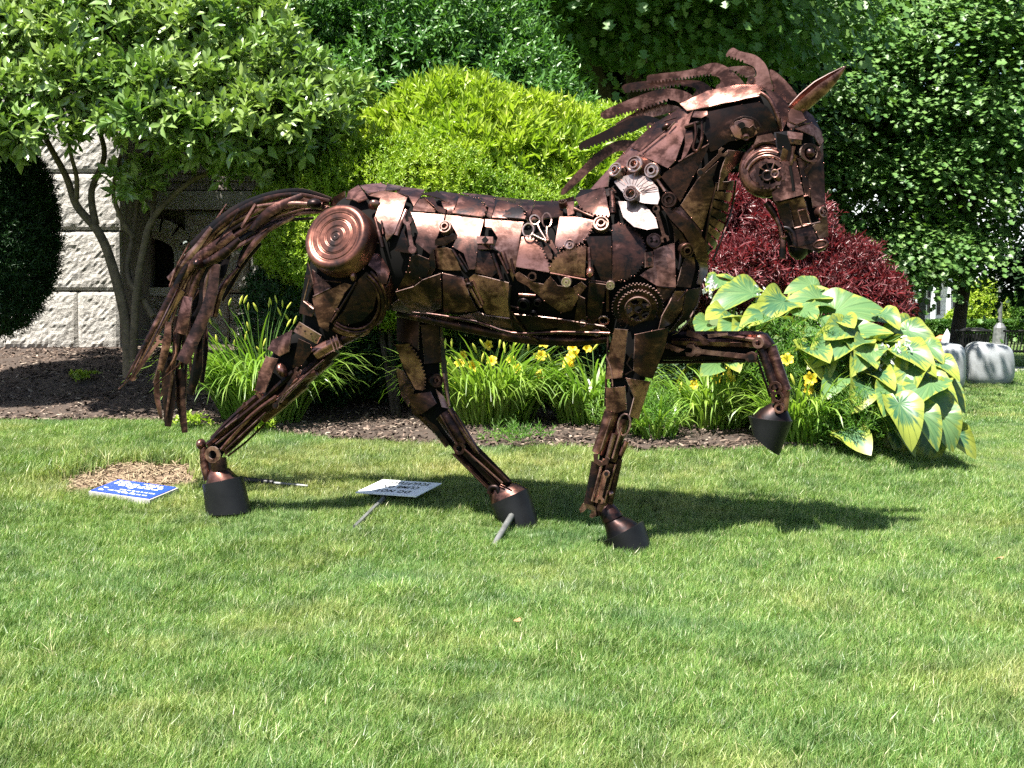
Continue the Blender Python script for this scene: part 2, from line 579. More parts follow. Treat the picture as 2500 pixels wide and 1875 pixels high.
# ---- bark chips
def chip(seed):
    r_ = random.Random(seed)
    l, w_, h = r_.uniform(.025, .06), r_.uniform(.008, .02), r_.uniform(.003, .008)
    V = [(-l/2, -w_/2*.6, 0), (0, -w_/2, 0), (l/2, -w_/3, 0), (l/2*.9, w_/3, 0), (0, w_/2, 0), (-l/2, w_/3, 0)]
    V = V + [(x * .92, y * .8, h + r_.uniform(-.002, .003)) for x, y, z in V]
    Fc = [(0, 1, 7, 6), (1, 2, 8, 7), (2, 3, 9, 8), (3, 4, 10, 9), (4, 5, 11, 10), (5, 0, 6, 11), (6, 7, 10, 11), (7, 8, 9, 10)]
    return V, Fc
m = NT("bark_chip")
oi = m.n("ShaderNodeObjectInfo")
m.l(m.ramp(oi.outputs["Random"], [(0.0, (0.022, 0.014, 0.010)), (0.45, (0.065, 0.043, 0.031)), (0.85, (0.15, 0.105, 0.08)), (1.0, (0.34, 0.28, 0.22))]).outputs[0], m.b.inputs["Base Color"])
m.set(Roughness=0.9)
MAT_CHIP = m.m
protos = [proto_obj("bark_chip", *chip(i), MAT_CHIP) for i in range(7)]
X_ = RNG.uniform(-7.2, 4.2, 80000); Y_ = RNG.uniform(10.2, 16, 80000)
ok = in_poly(X_, Y_, BP) & (np.abs(X_) < 0.42 * Y_ + .4)
X_, Y_ = X_[ok][:32000], Y_[ok][:32000]
pts = np.stack([X_, Y_, bed_z(X_, Y_) + RNG.uniform(-.012, .014, len(X_))], -1)
rots = np.stack([RNG.normal(0, .35, len(X_)), RNG.normal(0, .35, len(X_)), RNG.uniform(0, 6.28, len(X_))], -1)
gn_scatter("bark_chips", pts, rots, RNG.uniform(.6, 1.5, len(X_)), protos, "loose dark bark chips covering the mulch bed", "mulch")

# ---- grass
def blades(seed, rad, n, lmin, lmax, wid):
    r_ = np.random.default_rng(seed)
    V, Fc, R = [], [], []
    for i in range(n):
        a = r_.uniform(0, 6.28); q = rad * math.sqrt(r_.uniform())
        x, y = q * math.cos(a), q * math.sin(a)
        L = r_.uniform(lmin, lmax); w_ = wid * r_.uniform(.7, 1.2)
        az = r_.normal(0.35, 1.1); bend = abs(r_.normal(0.35, 0.3)) + .08
        dx, dy = math.cos(az), math.sin(az)
        fa = r_.uniform(0, 6.28); sxv, syv = math.cos(fa) * w_ / 2, math.sin(fa) * w_ / 2
        b = len(V)
        for t, ww in ((0, 1.0), (0.5, 0.85)):
            hx = bend * L * t * t; hz = L * t * (1 - 0.25 * bend * t)
            V += [(x + dx * hx - sxv * ww, y + dy * hx - syv * ww, hz - .004), (x + dx * hx + sxv * ww, y + dy * hx + syv * ww, hz - .004)]
        hx = bend * L * 1.1; hz = L * (1 - 0.35 * bend)
        V.append((x + dx * hx, y + dy * hx, hz))
        Fc += [(b, b + 1, b + 3, b + 2), (b + 2, b + 3, b + 4)]
        R += [r_.uniform()] * 5
    return V, Fc, R
def mk_protos(tagn, k, *a):
    out = []
    for i in range(k):
        V, Fc, R = blades(i * 13 + 5, *a)
        out.append(proto_obj(tagn, V, Fc, MAT_GRASS, R))
    return out
bare_c = on_ground(330, 1168)
def bare(X, Y):
    q = ((X - bare_c.x) / 0.56) ** 2 + ((Y - bare_c.y) / 0.5) ** 2
    return q + 0.35 * np.sin(X * 9 + 1) * np.sin(Y * 11)
def scatter_grass(name, n, yr, xlim, protos, sc, label):
    st_ = math.sqrt(0.97 * (yr[1] ** 2 - yr[0] ** 2) * 0.5 / n)          # jittered rows, so no bare gaps
    X, Y = np.meshgrid(np.arange(xlim[0], xlim[1], st_), np.arange(yr[0], yr[1], st_))
    X = X.ravel() + RNG.uniform(-.6, .6, X.size) * st_; Y = Y.ravel() + RNG.uniform(-.6, .6, Y.size) * st_
    ok = np.abs(X) < 0.37 * 1.3 * Y + 0.4
    ind = in_poly(X, Y, BP); ed = edge_dist(X, Y, BP)
    ok &= ~(ind & (ed > 0.03))
    b = bare(X, Y)
    ok &= (b > 1.0)
    X, Y, b = X[ok], Y[ok], b[ok]
    s = RNG.uniform(sc[0], sc[1], len(X)) * (0.88 + 0.22 * lump(np.stack([X, Y, X * 0], -1), 1.6, 2) + 0.22 * lump(np.stack([X, Y, X * 0], -1), 5.0, 4))
    s = s * (1 + 0.9 * np.clip(1.9 - b, 0, 0.9) * (Y > bare_c.y - 0.1))          # longer grass round the bare spot
    pts = np.stack([X, Y, ground(X, Y)], -1)
    rots = np.stack([RNG.normal(0, .08, len(X)), RNG.normal(0, .08, len(X)), RNG.normal(0, .9, len(X))], -1)
    return gn_scatter(name, pts, rots, s, protos, label, "grass")
near = mk_protos("grass_tuft", 12, 0.11, 210, 0.03, 0.085, 0.0042)
scatter_grass("grass", 19000, (3.7, 16.5), (-9, 8), near, (.75, 1.15), "short mown lawn grass with drier straw patches round the sculpture")
far = mk_protos("grass_clump", 5, 0.34, 420, 0.03, 0.07, 0.008)
scatter_grass("park_grass", 9000, (16, 44), (2.5, 30), far, (.8, 1.2), "sunlit park grass beyond the hostas")

# straw in the bare spot
straw = plain("straw", (0.25, 0.19, 0.115), 0.8, var=0.5)
def straw_v(seed):
    r_ = random.Random(seed); l = r_.uniform(.04, .10); w_ = .004
    return [(-l/2, -w_, 0), (-l/2, w_, 0), (0, w_, .006), (0, -w_, .006), (l/2, w_ * .6, 0), (l/2, -w_ * .6, 0)], [(0, 3, 2, 1), (3, 5, 4, 2)]
sp = [proto_obj("dead_grass", *straw_v(i), straw) for i in range(4)]
n = 1900
a = RNG.uniform(0, 6.28, n); q = np.sqrt(RNG.uniform(0, 1, n)) * 1.15
X_, Y_ = bare_c.x + .58 * q * np.cos(a), bare_c.y + .52 * q * np.sin(a)
gn_scatter("dead_grass", np.stack([X_, Y_, ground(X_, Y_) + RNG.uniform(.002, .022, n)], -1),
           np.stack([RNG.normal(0, .3, n), RNG.normal(0, .3, n), RNG.uniform(0, 6.28, n)], -1), RNG.uniform(.6, 1.3, n), sp,
           "worn patch of dead straw and bare soil behind the blue plaque", "straw")

# ================================================================== granite building
m = NT("rough_granite")
p_ = m.obj()
a1 = m.noise(26, 8, 0.7, coord=p_); a2 = m.noise(5, 5, 0.6, coord=p_)
c_ = m.ramp(a1.outputs[0], [(0.30, (0.12, 0.115, 0.11)), (0.46, (0.36, 0.35, 0.33)), (0.7, (0.54, 0.52, 0.49))])
m.l(m.mix(m.math('MULTIPLY', a2.outputs[0], 0.35), c_.outputs[0], (0.34, 0.29, 0.22)), m.b.inputs["Base Color"])
m.set(Roughness=0.9); m.bump(a1.outputs[0], 0.8, 0.03)
MAT_GRANITE = m.m
MAT_DRESSED = plain("dressed_granite", (0.34, 0.325, 0.30), 0.8, var=0.2, scale=20, bump=0.15)
MAT_MORTAR = plain("mortar", (0.22, 0.20, 0.18), 0.95)
MAT_FRAME = plain("painted_frame", (0.48, 0.48, 0.46), 0.5, var=0.06)
m = NT("window_glass"); m.set(Base_Color=(0.006, 0.007, 0.008, 1), Roughness=0.08); MAT_DARKGLASS = m.m
MAT_SHINGLE = plain("weathered_shingle", (0.24, 0.20, 0.17), 0.85, var=0.3, scale=9)

YW = 15.5; YR = 16.8
bl = thing("granite_building", "rough granite block building with an arched basement window behind the tree", "building", at(150, 862, YW))
def stone(x0, x1, y0, y1, depth, rough=0.05, parent=bl, name="granite_block", mat=None, seed=0, dy=0.22, gap=2.0, poly=None):
    """a rock-faced block: x, y in the view at that depth"""
    a = at(x0 + gap, y1 - gap, depth); b = at(x1 - gap, y0 + gap, depth)
    W_, H_ = b.x - a.x, b.z - a.z
    nx_ = max(3, int(W_ / 0.035)); nz_ = max(3, int(H_ / 0.035))
    V, Fc = [], []
    r_ = np.random.default_rng(seed + int(x0 * 7 + y0 * 13) % 9999)
    for j in range(nz_ + 1):
        for i in range(nx_ + 1):
            x = a.x + W_ * i / nx_; z = a.z + H_ * j / nz_
            e = min(i, nx_ - i) / 1.5, min(j, nz_ - j) / 1.5
            bul = min(1, e[0]) * min(1, e[1])
            d = depth - rough * bul * (0.75 + 0.55 * (r_.uniform() - .5) + 0.35 * math.sin(x * 4.3 + seed * 3 + 2 * math.sin(z * 3.7 + seed)) * math.sin(z * 5.1 + 1.7 * math.sin(x * 3.3)) + .25 * math.sin(x * 13 + 3 * math.sin(z * 9)) * math.sin(z * 15 + seed + 2 * math.sin(x * 7))) - (0.01 if bul > 0 else 0)
            V.append((x, d, z))
    k = len(V); w_ = nx_ + 1
    V += [(a.x, depth + dy, a.z), (b.x, depth + dy, a.z), (b.x, depth + dy, b.z), (a.x, depth + dy, b.z)]
    for j in range(nz_):
        for i in range(nx_):
            Fc.append((j * w_ + i, j * w_ + i + 1, (j + 1) * w_ + i + 1, (j + 1) * w_ + i))
    Fc.append(tuple([k, k + 1] + [i for i in range(nx_, -1, -1)]))
    Fc.append(tuple([k + 2, k + 3] + [nz_ * w_ + i for i in range(nx_ + 1)]))
    Fc.append(tuple([k + 3, k] + [j * w_ for j in range(nz_ + 1)]))
    Fc.append(tuple([k + 1, k + 2] + [j * w_ + nx_ for j in range(nz_, -1, -1)]))
    return mesh_obj(name, V, Fc, mat or MAT_GRANITE, parent, smooth=False)
# backing walls
a = at(-700, 900, YW + .12); b = at(288, -150, YW + .12)
V, Fc = box_vf(((a.x + b.x) / 2, YW + .12 + .95, (a.z + b.z) / 2), b.x - a.x, 1.9, b.z - a.z)
mesh_obj("pier_core", V, Fc, MAT_MORTAR, bl)
courses = [(857, 711), (711, 564), (564, 423), (423, 292), (292, 165), (165, 40), (40, -90)]
splits = [[-620, -330, -60, 190, 293], [-500, -210, 30, 293], [-620, -380, -90, 130, 293], [-500, -200, 60, 293], [-560, -300, -40, 160, 293], [-500, -210, 40, 293], [-620, -90, 130, 293]]
for ci, ((yb, yt), sp_) in enumerate(zip(courses, splits)):
    for x0, x1 in zip(sp_[:-1], sp_[1:]):
        stone(x0, x1, yt, yb, YW, 0.026, seed=ci)
stone(-620, 293, 857, 900, YW - .04, 0.03, seed=77, name="footing_stone")
# recess wall with arched window
a = at(285, 900, YR + .2); b = at(1000, -150, YR + .2)
wx0, wx1, wyb, wyt, wys = 300, 446, 716, 566, 622      # window opening in the view
V, Fc = box_vf(((at(wx1, 800, YR).x + b.x) / 2 + .02, YR + .4, (a.z + b.z) / 2), b.x - at(wx1, 800, YR).x, 0.4, b.z - a.z)
mesh_obj("wall_core", V, Fc, MAT_MORTAR, bl)
zt = at(wx0, wyt, YR).z
V, Fc = box_vf(((a.x + at(wx1, 0, YR).x) / 2, YR + .4, (zt + b.z) / 2), at(wx1, 0, YR).x - a.x, 0.4, b.z - zt - .05)
mesh_obj("wall_core", V, Fc, MAT_MORTAR, bl)
for yb, yt, sp_ in ((857, 716, [296, 420, 560, 720, 900]), (716, 590, [450, 610, 780, 940]), (590, 512, [450, 560, 740, 940])):
    for x0, x1 in zip(sp_[:-1], sp_[1:]):
        stone(x0, x1, yt, yb, YR, 0.05, seed=31)
# arch stones (voussoirs) over the window
cxp, rpx = (wx0 + wx1) / 2, (wx1 - wx0) / 2
for k in range(7):
    a0, a1_ = math.pi * k / 7, math.pi * (k + 1) / 7
    V = []
    for rr in (1.02, 1.42):
        for an in (a0 + .03, (a0 + a1_) / 2, a1_ - .03):
            for dep in (YR - .05, YR + .2):
                V.append(at(cxp + rpx * rr * math.cos(an), wys - 56 * rr * math.sin(an) * (1.0 if rr < 1.1 else 1.12), dep))
    # index: rr, an, dep
    I = lambda r_, a_, d_: r_ * 6 + a_ * 2 + d_
    Fc = []
    for a_ in (0, 1):
        Fc += [(I(0, a_, 0), I(0, a_ + 1, 0), I(1, a_ + 1, 0), I(1, a_, 0)), (I(0, a_, 1), I(1, a_, 1), I(1, a_ + 1, 1), I(0, a_ + 1, 1)),
               (I(0, a_, 0), I(0, a_, 1), I(0, a_ + 1, 1), I(0, a_ + 1, 0)), (I(1, a_, 0), I(1, a_ + 1, 0), I(1, a_ + 1, 1), I(1, a_, 1))]
    Fc += [(I(0, 0, 0), I(1, 0, 0), I(1, 0, 1), I(0, 0, 1)), (I(0, 2, 0), I(0, 2, 1), I(1, 2, 1), I(1, 2, 0))]
    mesh_obj("arch_stone", V, Fc, MAT_GRANITE, bl)
# band course and shingles
a = at(300, 511, YR - .12); b = at(1000, 466, YR - .12)
V, Fc = box_vf(((a.x + b.x) / 2, YR + .05, (a.z + b.z) / 2), b.x - a.x, 0.34, b.z - a.z)
mesh_obj("band_course", V, Fc, MAT_DRESSED, bl)
for row in range(16):
    yb = 464 - row * 21
    x = 298 - (row % 2) * 18
    while x < 960:
        wpx = 30 + ((row * 37 + int(x)) % 13)
        a = at(max(298, x), yb, YR - .02); b = at(x + wpx - 1.5, yb - 24, YR - .02)
        if b.x > a.x + .02:
            V = [(a.x, YR - .045, a.z), (b.x, YR - .045, a.z), (b.x, YR - .015, b.z), (a.x, YR - .015, b.z), (a.x, YR - .02, a.z), (b.x, YR - .02, a.z), (b.x, YR, b.z), (a.x, YR, b.z)]
            mesh_obj("shingle", V, [(0, 1, 2, 3), (4, 7, 6, 5), (0, 4, 5, 1), (2, 6, 7, 3), (0, 3, 7, 4), (1, 5, 6, 2)], MAT_SHINGLE, bl)
        x += wpx
# window
win = mesh_obj("window", *box_vf(at(cxp, wyb - 4, YR + .03), (wx1 - wx0) * YR / FPX + .16, .22, .10), MAT_FRAME, bl)
ap = [at(wx1 - 4, wyb - 10, YR + .10)] + [at(cxp + (rpx - 4) * math.cos(t), wys - 52 * math.sin(t), YR + .10) for t in np.linspace(0, math.pi, 14)] + [at(wx0 + 4, wyb - 10, YR + .10)]
mesh_obj("window_frame", *tubes_mesh([(ap, [0.045] * len(ap))], 4), MAT_FRAME, win)
ap2 = [at(wx1 - 16, wyb - 10, YR + .14)] + [at(cxp + (rpx - 16) * math.cos(t), wys - 42 * math.sin(t), YR + .14) for t in np.linspace(0, math.pi, 14)] + [at(wx0 + 16, wyb - 10, YR + .14)]
mesh_obj("sash", *tubes_mesh([(ap2, [0.03] * len(ap2))], 4), MAT_FRAME, win)
gp = [at(wx0, wyb, YR + .2), at(wx1, wyb, YR + .2), at(wx1, wyt - 20, YR + .2), at(wx0, wyt - 20, YR + .2)]
gp2 = [p + Vector((0, .02, 0)) for p in gp]
mesh_obj("pane", gp + gp2, [(0, 1, 2, 3), (7, 6, 5, 4), (0, 4, 5, 1), (1, 5, 6, 2), (2, 6, 7, 3), (3, 7, 4, 0)], MAT_DARKGLASS, win)

# ================================================================== foliage
MAT_BARK = plain("bark", (0.10, 0.075, 0.055), 0.9, var=0.45, scale=14, bump=0.5)
MAT_BARKDK = plain("dark_bark", (0.05, 0.04, 0.032), 0.9, var=0.4, scale=9, bump=0.5)
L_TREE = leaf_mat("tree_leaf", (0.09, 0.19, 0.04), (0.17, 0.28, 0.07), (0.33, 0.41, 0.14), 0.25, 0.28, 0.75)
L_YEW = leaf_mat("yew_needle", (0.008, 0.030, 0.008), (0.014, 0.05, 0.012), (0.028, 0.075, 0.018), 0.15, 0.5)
L_BURN = leaf_mat("bush_leaf", (0.045, 0.13, 0.028), (0.075, 0.19, 0.04), (0.13, 0.26, 0.06), 0.28, 0.4, 0.5)
L_AZ = leaf_mat("azalea_leaf", (0.17, 0.29, 0.028), (0.30, 0.42, 0.04), (0.45, 0.52, 0.08), 0.35, 0.42, 0.45)
L_YEWY = leaf_mat("golden_yew_needle", (0.07, 0.18, 0.02), (0.21, 0.35, 0.03), (0.40, 0.48, 0.045), 0.3, 0.45)
L_RED = leaf_mat("red_maple_leaf", (0.06, 0.014, 0.016), (0.13, 0.028, 0.03), (0.28, 0.075, 0.085), 0.3, 0.4, 0.5, (1.3, .45, .5))
L_MAPLE = leaf_mat("maple_leaf", (0.05, 0.14, 0.035), (0.09, 0.20, 0.045), (0.19, 0.30, 0.075), 0.28, 0.42)
L_WOODS = leaf_mat("shaded_woodland_leaf", (0.005, 0.016, 0.006), (0.009, 0.028, 0.009), (0.022, 0.055, 0.016), 0.1, 0.6, .2)  # near-black leaves: the shade under the canopy put into their colour
L_HEDGE = leaf_mat("hedge_leaf", (0.03, 0.10, 0.015), (0.06, 0.15, 0.02), (0.11, 0.20, 0.03), 0.3, 0.5)

def crown(name, parent, rng, blobs, n, nleaf, slen, llen, lwid, mat, tv=DIA_V, tf=DIA_F, up=0.5, shell=0.25, lumps=0.12, lscale=2.5, zmin=None, inner=0.3, spread=(0.5, 1.25), droop=0.0, rough=0.35, upb=.25):
    p, nn = hull_points(rng, blobs, n, shell, lumps, lscale, zmin)
    ax = nn * 0.75 + np.array([0, 0, up]) + rng.normal(size=(n, 3)) * rough
    ax[:, 2] -= droop
    V, Fc, R = shoots(rng, p, ax, nleaf, slen, llen, lwid, tv, tf, spread, upb)
    if inner > 0:
        k = int(n * inner)
        ib = [(b[0], b[1], b[2], b[3] * .72, b[4] * .72, b[5] * .72) for b in blobs]
        p2, n2_ = hull_points(rng, ib, k, 0.5, lumps, lscale, zmin, True)
        V2, F2, R2 = shoots(rng, p2, n2_ + rng.normal(size=(k, 3)) * .6, max(3, nleaf // 2), slen * 1.5, llen * 1.7, lwid * 2.2, DIA_V, DIA_F, (0.5, 1.4))
        Fc = np.concatenate([Fc, F2 + len(V)]); V = np.concatenate([V, V2]); R = np.concatenate([R, R2])
    return fast_mesh(name, V, Fc, mat, parent, R)

def branches(parent, name, paths, mat, n=8):
    """each path: (points, radii); one mesh per limb"""
    for i, (pts, rad) in enumerate(paths):
        P, R = smooth_path(pts, rad, 5)
        mesh_obj(name if i else "trunk", *tubes_mesh([(P, R)], n), mat, parent, smooth=True)

C8 = (0, 0, 1.8433)
def c8(x, y, d): return at(x / 1.8433, y / 1.8433, d)
# ---- small many-stemmed tree on the left
rng = np.random.default_rng(11)
tb = at(318, 905, 12.8); tb.z = float(ground(tb.x, tb.y))
tree = thing("small_tree", "small multi-stemmed tree with glossy green leaves in front of the granite wall", "tree", tb)
Yt = 12.8
def stem(pts, r0, r1, dy=0.0):
    P = [c8(x, y, Yt + dy * i / len(pts)) for i, (x, y) in enumerate(pts)]
    return P, list(np.linspace(r0, r1, len(P)))
branches(tree, "limb", [
    stem([(578, 1700), (566, 1450), (500, 1180), (440, 1040), (345, 925), (300, 800), (225, 660), (150, 520)], .056, .022),
    stem([(595, 1700), (612, 1350), (640, 1150), (690, 980), (850, 820), (985, 755), (1120, 600)], .042, .016, -.3),
    stem([(430, 1010), (412, 860), (470, 700), (440, 540), (460, 380)], .038, .014, .2),
    stem([(640, 1350), (572, 1225), (600, 1060), (622, 900), (670, 700), (720, 500)], .033, .012, .3),
    stem([(340, 920), (345, 800), (310, 640), (330, 450)], .028, .011, -.4),
    stem([(690, 1425), (610, 1290), (585, 1210)], .033, .03, .15),
    stem([(600, 1065), (545, 980), (510, 850), (560, 640)], .03, .014, -.3),
    stem([(690, 985), (700, 850), (820, 640), (900, 450)], .03, .013, .2),
], MAT_BARK)
TB = [blob_px(*a) for a in [
    (60, -10, 13.3, 280, 120, .95), (380, -20, 13.2, 320, 120, .95), (60, 110, 12.8, 210, 90, .7), (290, 100, 12.7, 200, 95, .7), (520, 110, 12.7, 210, 105, .8), (690, 200, 12.6, 150, 95, .7),
    (200, 200, 12.2, 150, 52, .5), (440, 210, 12.1, 170, 65, .55), (10, 235, 12.2, 110, 65, .5), (640, 290, 12.1, 150, 75, .55), (390, 290, 11.9, 130, 45, .4), (60, 320, 12.0, 110, 38, .4), (540, 335, 12.0, 120, 50, .4), (750, 290, 12.2, 95, 75, .5), (250, 280, 12.3, 80, 28, .3),
    (330, 445, 12.6, 62, 42, .28), (620, 400, 12.5, 90, 40, .35), (440, 375, 12.4, 70, 26, .3), (0, 365, 12.4, 60, 26, .3), (830, 235, 12.4, 60, 50, .35)]]
crown("crown", tree, rng, TB, 4700, 7, .11, .115, .045, L_TREE, OVAL_V, OVAL_F, up=0.75, shell=.5, lumps=.26, lscale=4.0, inner=.03, spread=(.35, 1.25), rough=.55)

# ---- dark clipped yew on the far left
rng = np.random.default_rng(12)
yb = at(-70, 830, 13.2); yb.z = float(ground(yb.x, yb.y))
yew = thing("clipped_yew", "tall dark green clipped yew against the sunlit granite blocks", "shrub", yb)
mesh_obj("trunk", *tubes_mesh([([yb, yb + Vector((0, 0, 1.2))], [.06, .03])]), MAT_BARKDK, yew)
crown("crown", yew, rng, [blob_px(-20, 600, 13.2, 150, 215, .7), blob_px(-60, 480, 13.2, 170, 160, .7)], 9000, 8, .10, .05, .012, L_YEW, up=.4, shell=.2, lumps=.07, inner=.35)

# ---- shrubs behind the horse
def shrub(name, label, seed, blobs, n, nleaf, slen, llen, lwid, mat, trunk=True, cat="shrub", **kw):
    rng = np.random.default_rng(seed)
    b0 = blobs[0]
    gz = float(ground(b0[0], b0[1]))
    t = thing(name, label, cat, (b0[0], b0[1], gz))
    if trunk:
        P = [([Vector((b0[0] + random.uniform(-.15, .15), b0[1] + random.uniform(-.1, .1), gz - .02)),
               Vector((b0[0] + random.uniform(-.6, .6) * b0[3], b0[1], b0[2] + .2 * b0[5]))], [.035, .012]) for _ in range(4)]
        mesh_obj("stems", *tubes_mesh(P, 6), MAT_BARKDK, t)
    crown("crown", t, rng, blobs, n, nleaf, slen, llen, lwid, mat, **kw)
    return t
shrub("broadleaf_bush", "large dark green leafy bush rising behind the golden shrubs", 21,
      [blob_px(980, 250, 15.2, 300, 250, 1.6), blob_px(720, 130, 15.4, 260, 200, 1.5), blob_px(1230, 250, 14.9, 170, 180, 1.1), blob_px(1010, 60, 15.4, 290, 160, 1.4), blob_px(1350, 330, 14.7, 120, 100, .8), blob_px(560, 40, 15.6, 200, 150, 1.2)],
      10500, 8, .2, .085, .033, L_BURN, up=.15, shell=.38, lumps=.24, lscale=3.6, inner=.10, rough=.6)
shrub("azalea_bush", "bright yellow-green broad-leaved azalea dome above the horse's back", 22,
      [blob_px(1150, 470, 13.5, 335, 255, 1.3), blob_px(950, 480, 13.5, 240, 180, 1.1)], 4600, 8, .09, .12, .03, L_AZ, up=.75, shell=.2, lumps=.13, lscale=4.2, inner=.2, spread=(.2, 1.0), rough=.38)
shrub("golden_yew", "low golden-green yew spreading in front of the azalea", 23,
      [blob_px(1000, 570, 12.7, 330, 235, 1.0), blob_px(1230, 590, 12.7, 210, 210, .9), blob_px(780, 560, 12.8, 180, 190, .8)], 13000, 9, .07, .04, .013, L_YEWY, up=.6, shell=.18, lumps=.17, lscale=5.5, inner=.25, spread=(.5, 1.2))
shrub("shaded_yew", "dark green yew in shade behind the horse's hind legs", 24,
      [blob_px(770, 780, 13.0, 175, 200, .7), blob_px(1060, 850, 13.2, 240, 140, .6), blob_px(1360, 870, 13.4, 260, 120, .6), blob_px(1600, 900, 13.4, 200, 90, .5)], 8500, 8, .10, .05, .014, L_YEW, up=.4, shell=.2, lumps=.1, inner=.35)
shrub("low_bush", "light green leafy bush showing between the horse's mane and withers", 25,
      [blob_px(1460, 400, 14.0, 150, 130, .7)], 2200, 6, .12, .06, .02, L_AZ, up=.3, shell=.3, lumps=.15, inner=.3)
# ---- Japanese maple
jm = shrub("red_maple", "low weeping maple with fine dark red leaves beneath the horse's head", 26,
      [blob_px(*a) for a in [(1840, 640, 13.8, 200, 120, .8), (1760, 520, 13.8, 120, 55, .6), (1660, 575, 13.6, 110, 60, .5), (1900, 560, 13.6, 140, 60, .6), (1560, 640, 13.8, 130, 80, .6), (1440, 560, 14, 110, 85, .5), (2010, 640, 13.5, 120, 60, .5), (1950, 710, 13.3, 150, 60, .5), (2090, 700, 13.4, 90, 45, .4), (2140, 755, 13.3, 60, 38, .35), (1780, 660, 13.2, 150, 60, .5), (1680, 690, 13.3, 110, 60, .4)]],
      10500, 8, .14, .085, .012, L_RED, cat="tree", up=.15, droop=.3, shell=.45, lumps=.32, lscale=6, inner=.25, rough=.7)

# ---- trees behind
def big_tree(name, label, seed, trunk, blobs, nclump, mat, per=26, llen=.13, lwid=.13, tv=MAPLE5_V, tf=MAPLE5_F, csize=.55, bark=MAT_BARKDK, inner=.25, limbs=5):
    rng = np.random.default_rng(seed)
    pts, rad = trunk
    base = Vector(pts[0])
    t = thing(name, label, "tree", base)
    P, R = smooth_path(pts, rad, 4)
    mesh_obj("trunk", *tubes_mesh([(P, R)], 10), bark, t, smooth=True)
    top = Vector(pts[-1])
    for i in range(limbs):
        b = blobs[i % len(blobs)]
        s = Vector(P[int(len(P) * (.45 + .5 * i / limbs))])
        e = Vector((b[0], b[1], b[2]))
        mid = (s + e) / 2 + Vector((0, 0, .3))
        Pq, Rq = smooth_path([s, mid, e], [rad[-1] * .8, rad[-1] * .5, rad[-1] * .2], 4)
        mesh_obj("limb", *tubes_mesh([(Pq, Rq)], 6), bark, t, smooth=True)
    c, cn = hull_points(rng, blobs, nclump, .45, .15, 1.0)
    k = len(c)
    # every clump is a flat, slightly drooping spray
    ci = np.repeat(np.arange(k), per)
    u = rng.normal(size=(k * per, 3)) * np.array([1, 1, .26]) * csize * .5
    u[:, 2] -= 0.35 * np.hypot(u[:, 0], u[:, 1]) ** 2 / csize
    p = c[ci] + u
    d = cn[ci] * .6 + norm(u) * .7 + rng.normal(size=p.shape) * .4 + np.array([0, 0, -.35])
    upv = np.array([0, -.25, 1.0]) + cn[ci] * .45 + rng.normal(size=p.shape) * .26
    s = rng.uniform(.7, 1.25, len(p))
    V, Fc = leaves(p, d, upv, llen * s, lwid * s, tv, tf)
    Rn = np.repeat(np.clip(rng.uniform(0, 1, k)[ci] * .5 + rng.uniform(0, .5, len(p)), 0, 1), len(tv))
    if inner:
        kk = int(k * per * inner)
        ib = [(b[0], b[1], b[2], b[3] * .6, b[4] * .6, b[5] * .6) for b in blobs]
        p2, n2_ = hull_points(rng, ib, kk, .7, .1, 1.0, None, True)
        V2, F2 = leaves(p2, rng.normal(size=p2.shape), rng.normal(size=p2.shape) + np.array([0, 0, .8]), np.full(kk, llen * 2.3), np.full(kk, lwid * 2.3), DIA_V, DIA_F)
        Fc = np.concatenate([Fc, F2 + len(V)]); V = np.concatenate([V, V2]); Rn = np.concatenate([Rn, rng.uniform(0, 1, len(V2))])
    fast_mesh("crown", V, Fc, mat, t, Rn)
    return t
Ym = 31.0
def trunk_px(pts, d, r):
    P = [at(x, y, d) for x, y in pts]
    P[0].z = float(ground(P[0].x, P[0].y)) - .05
    return P, r
big_tree("maple_tree", "tall broad maple with a dark trunk beside the trash can", 31,
         trunk_px([(2328, 905), (2345, 760), (2358, 640), (2340, 400), (2300, 150)], Ym, [.20, .15, .14, .12, .06]),
         [blob_px(*a) for a in [(2200, 400, 31, 260, 230, 2.4), (2430, 300, 30.5, 240, 270, 2.4), (2080, 180, 31, 260, 260, 2.4), (2360, 40, 31, 320, 280, 2.6), (2000, 430, 31.5, 170, 190, 1.8), (2250, 580, 30.5, 140, 65, 1.5), (2030, 560, 31.5, 110, 55, 1.0), (1880, 300, 32, 160, 230, 1.8)]],
         210, L_MAPLE, per=360, llen=.125, lwid=.125, csize=1.25, inner=.05)
big_tree("maple_tree", "small dark maple cut off by the frame edge above the bench", 32,
         trunk_px([(2600, 900), (2600, 700), (2610, 500)], 30, [.16, .13, .09]),
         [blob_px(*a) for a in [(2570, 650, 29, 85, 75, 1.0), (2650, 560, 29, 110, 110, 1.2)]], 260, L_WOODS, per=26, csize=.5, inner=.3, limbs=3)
big_tree("shade_tree", "huge shady deciduous tree overhanging behind the horse's mane", 33,
         trunk_px([(1560, 900), (1570, 600), (1560, 300), (1550, -200)], 23, [.35, .3, .27, .2]),
         [blob_px(*a) for a in [(1350, -70, 20, 330, 170, 2.6), (1700, -90, 20, 330, 170, 2.6), (1500, -250, 19, 480, 200, 3.5), (1180, -60, 23, 260, 190, 2.4), (1930, -60, 23, 240, 200, 2.4), (1600, -210, 25, 560, 230, 2.5), (1790, 90, 21.5, 120, 70, 1.0)]],
         300, L_MAPLE, per=160, csize=1.15, inner=.2, limbs=7)
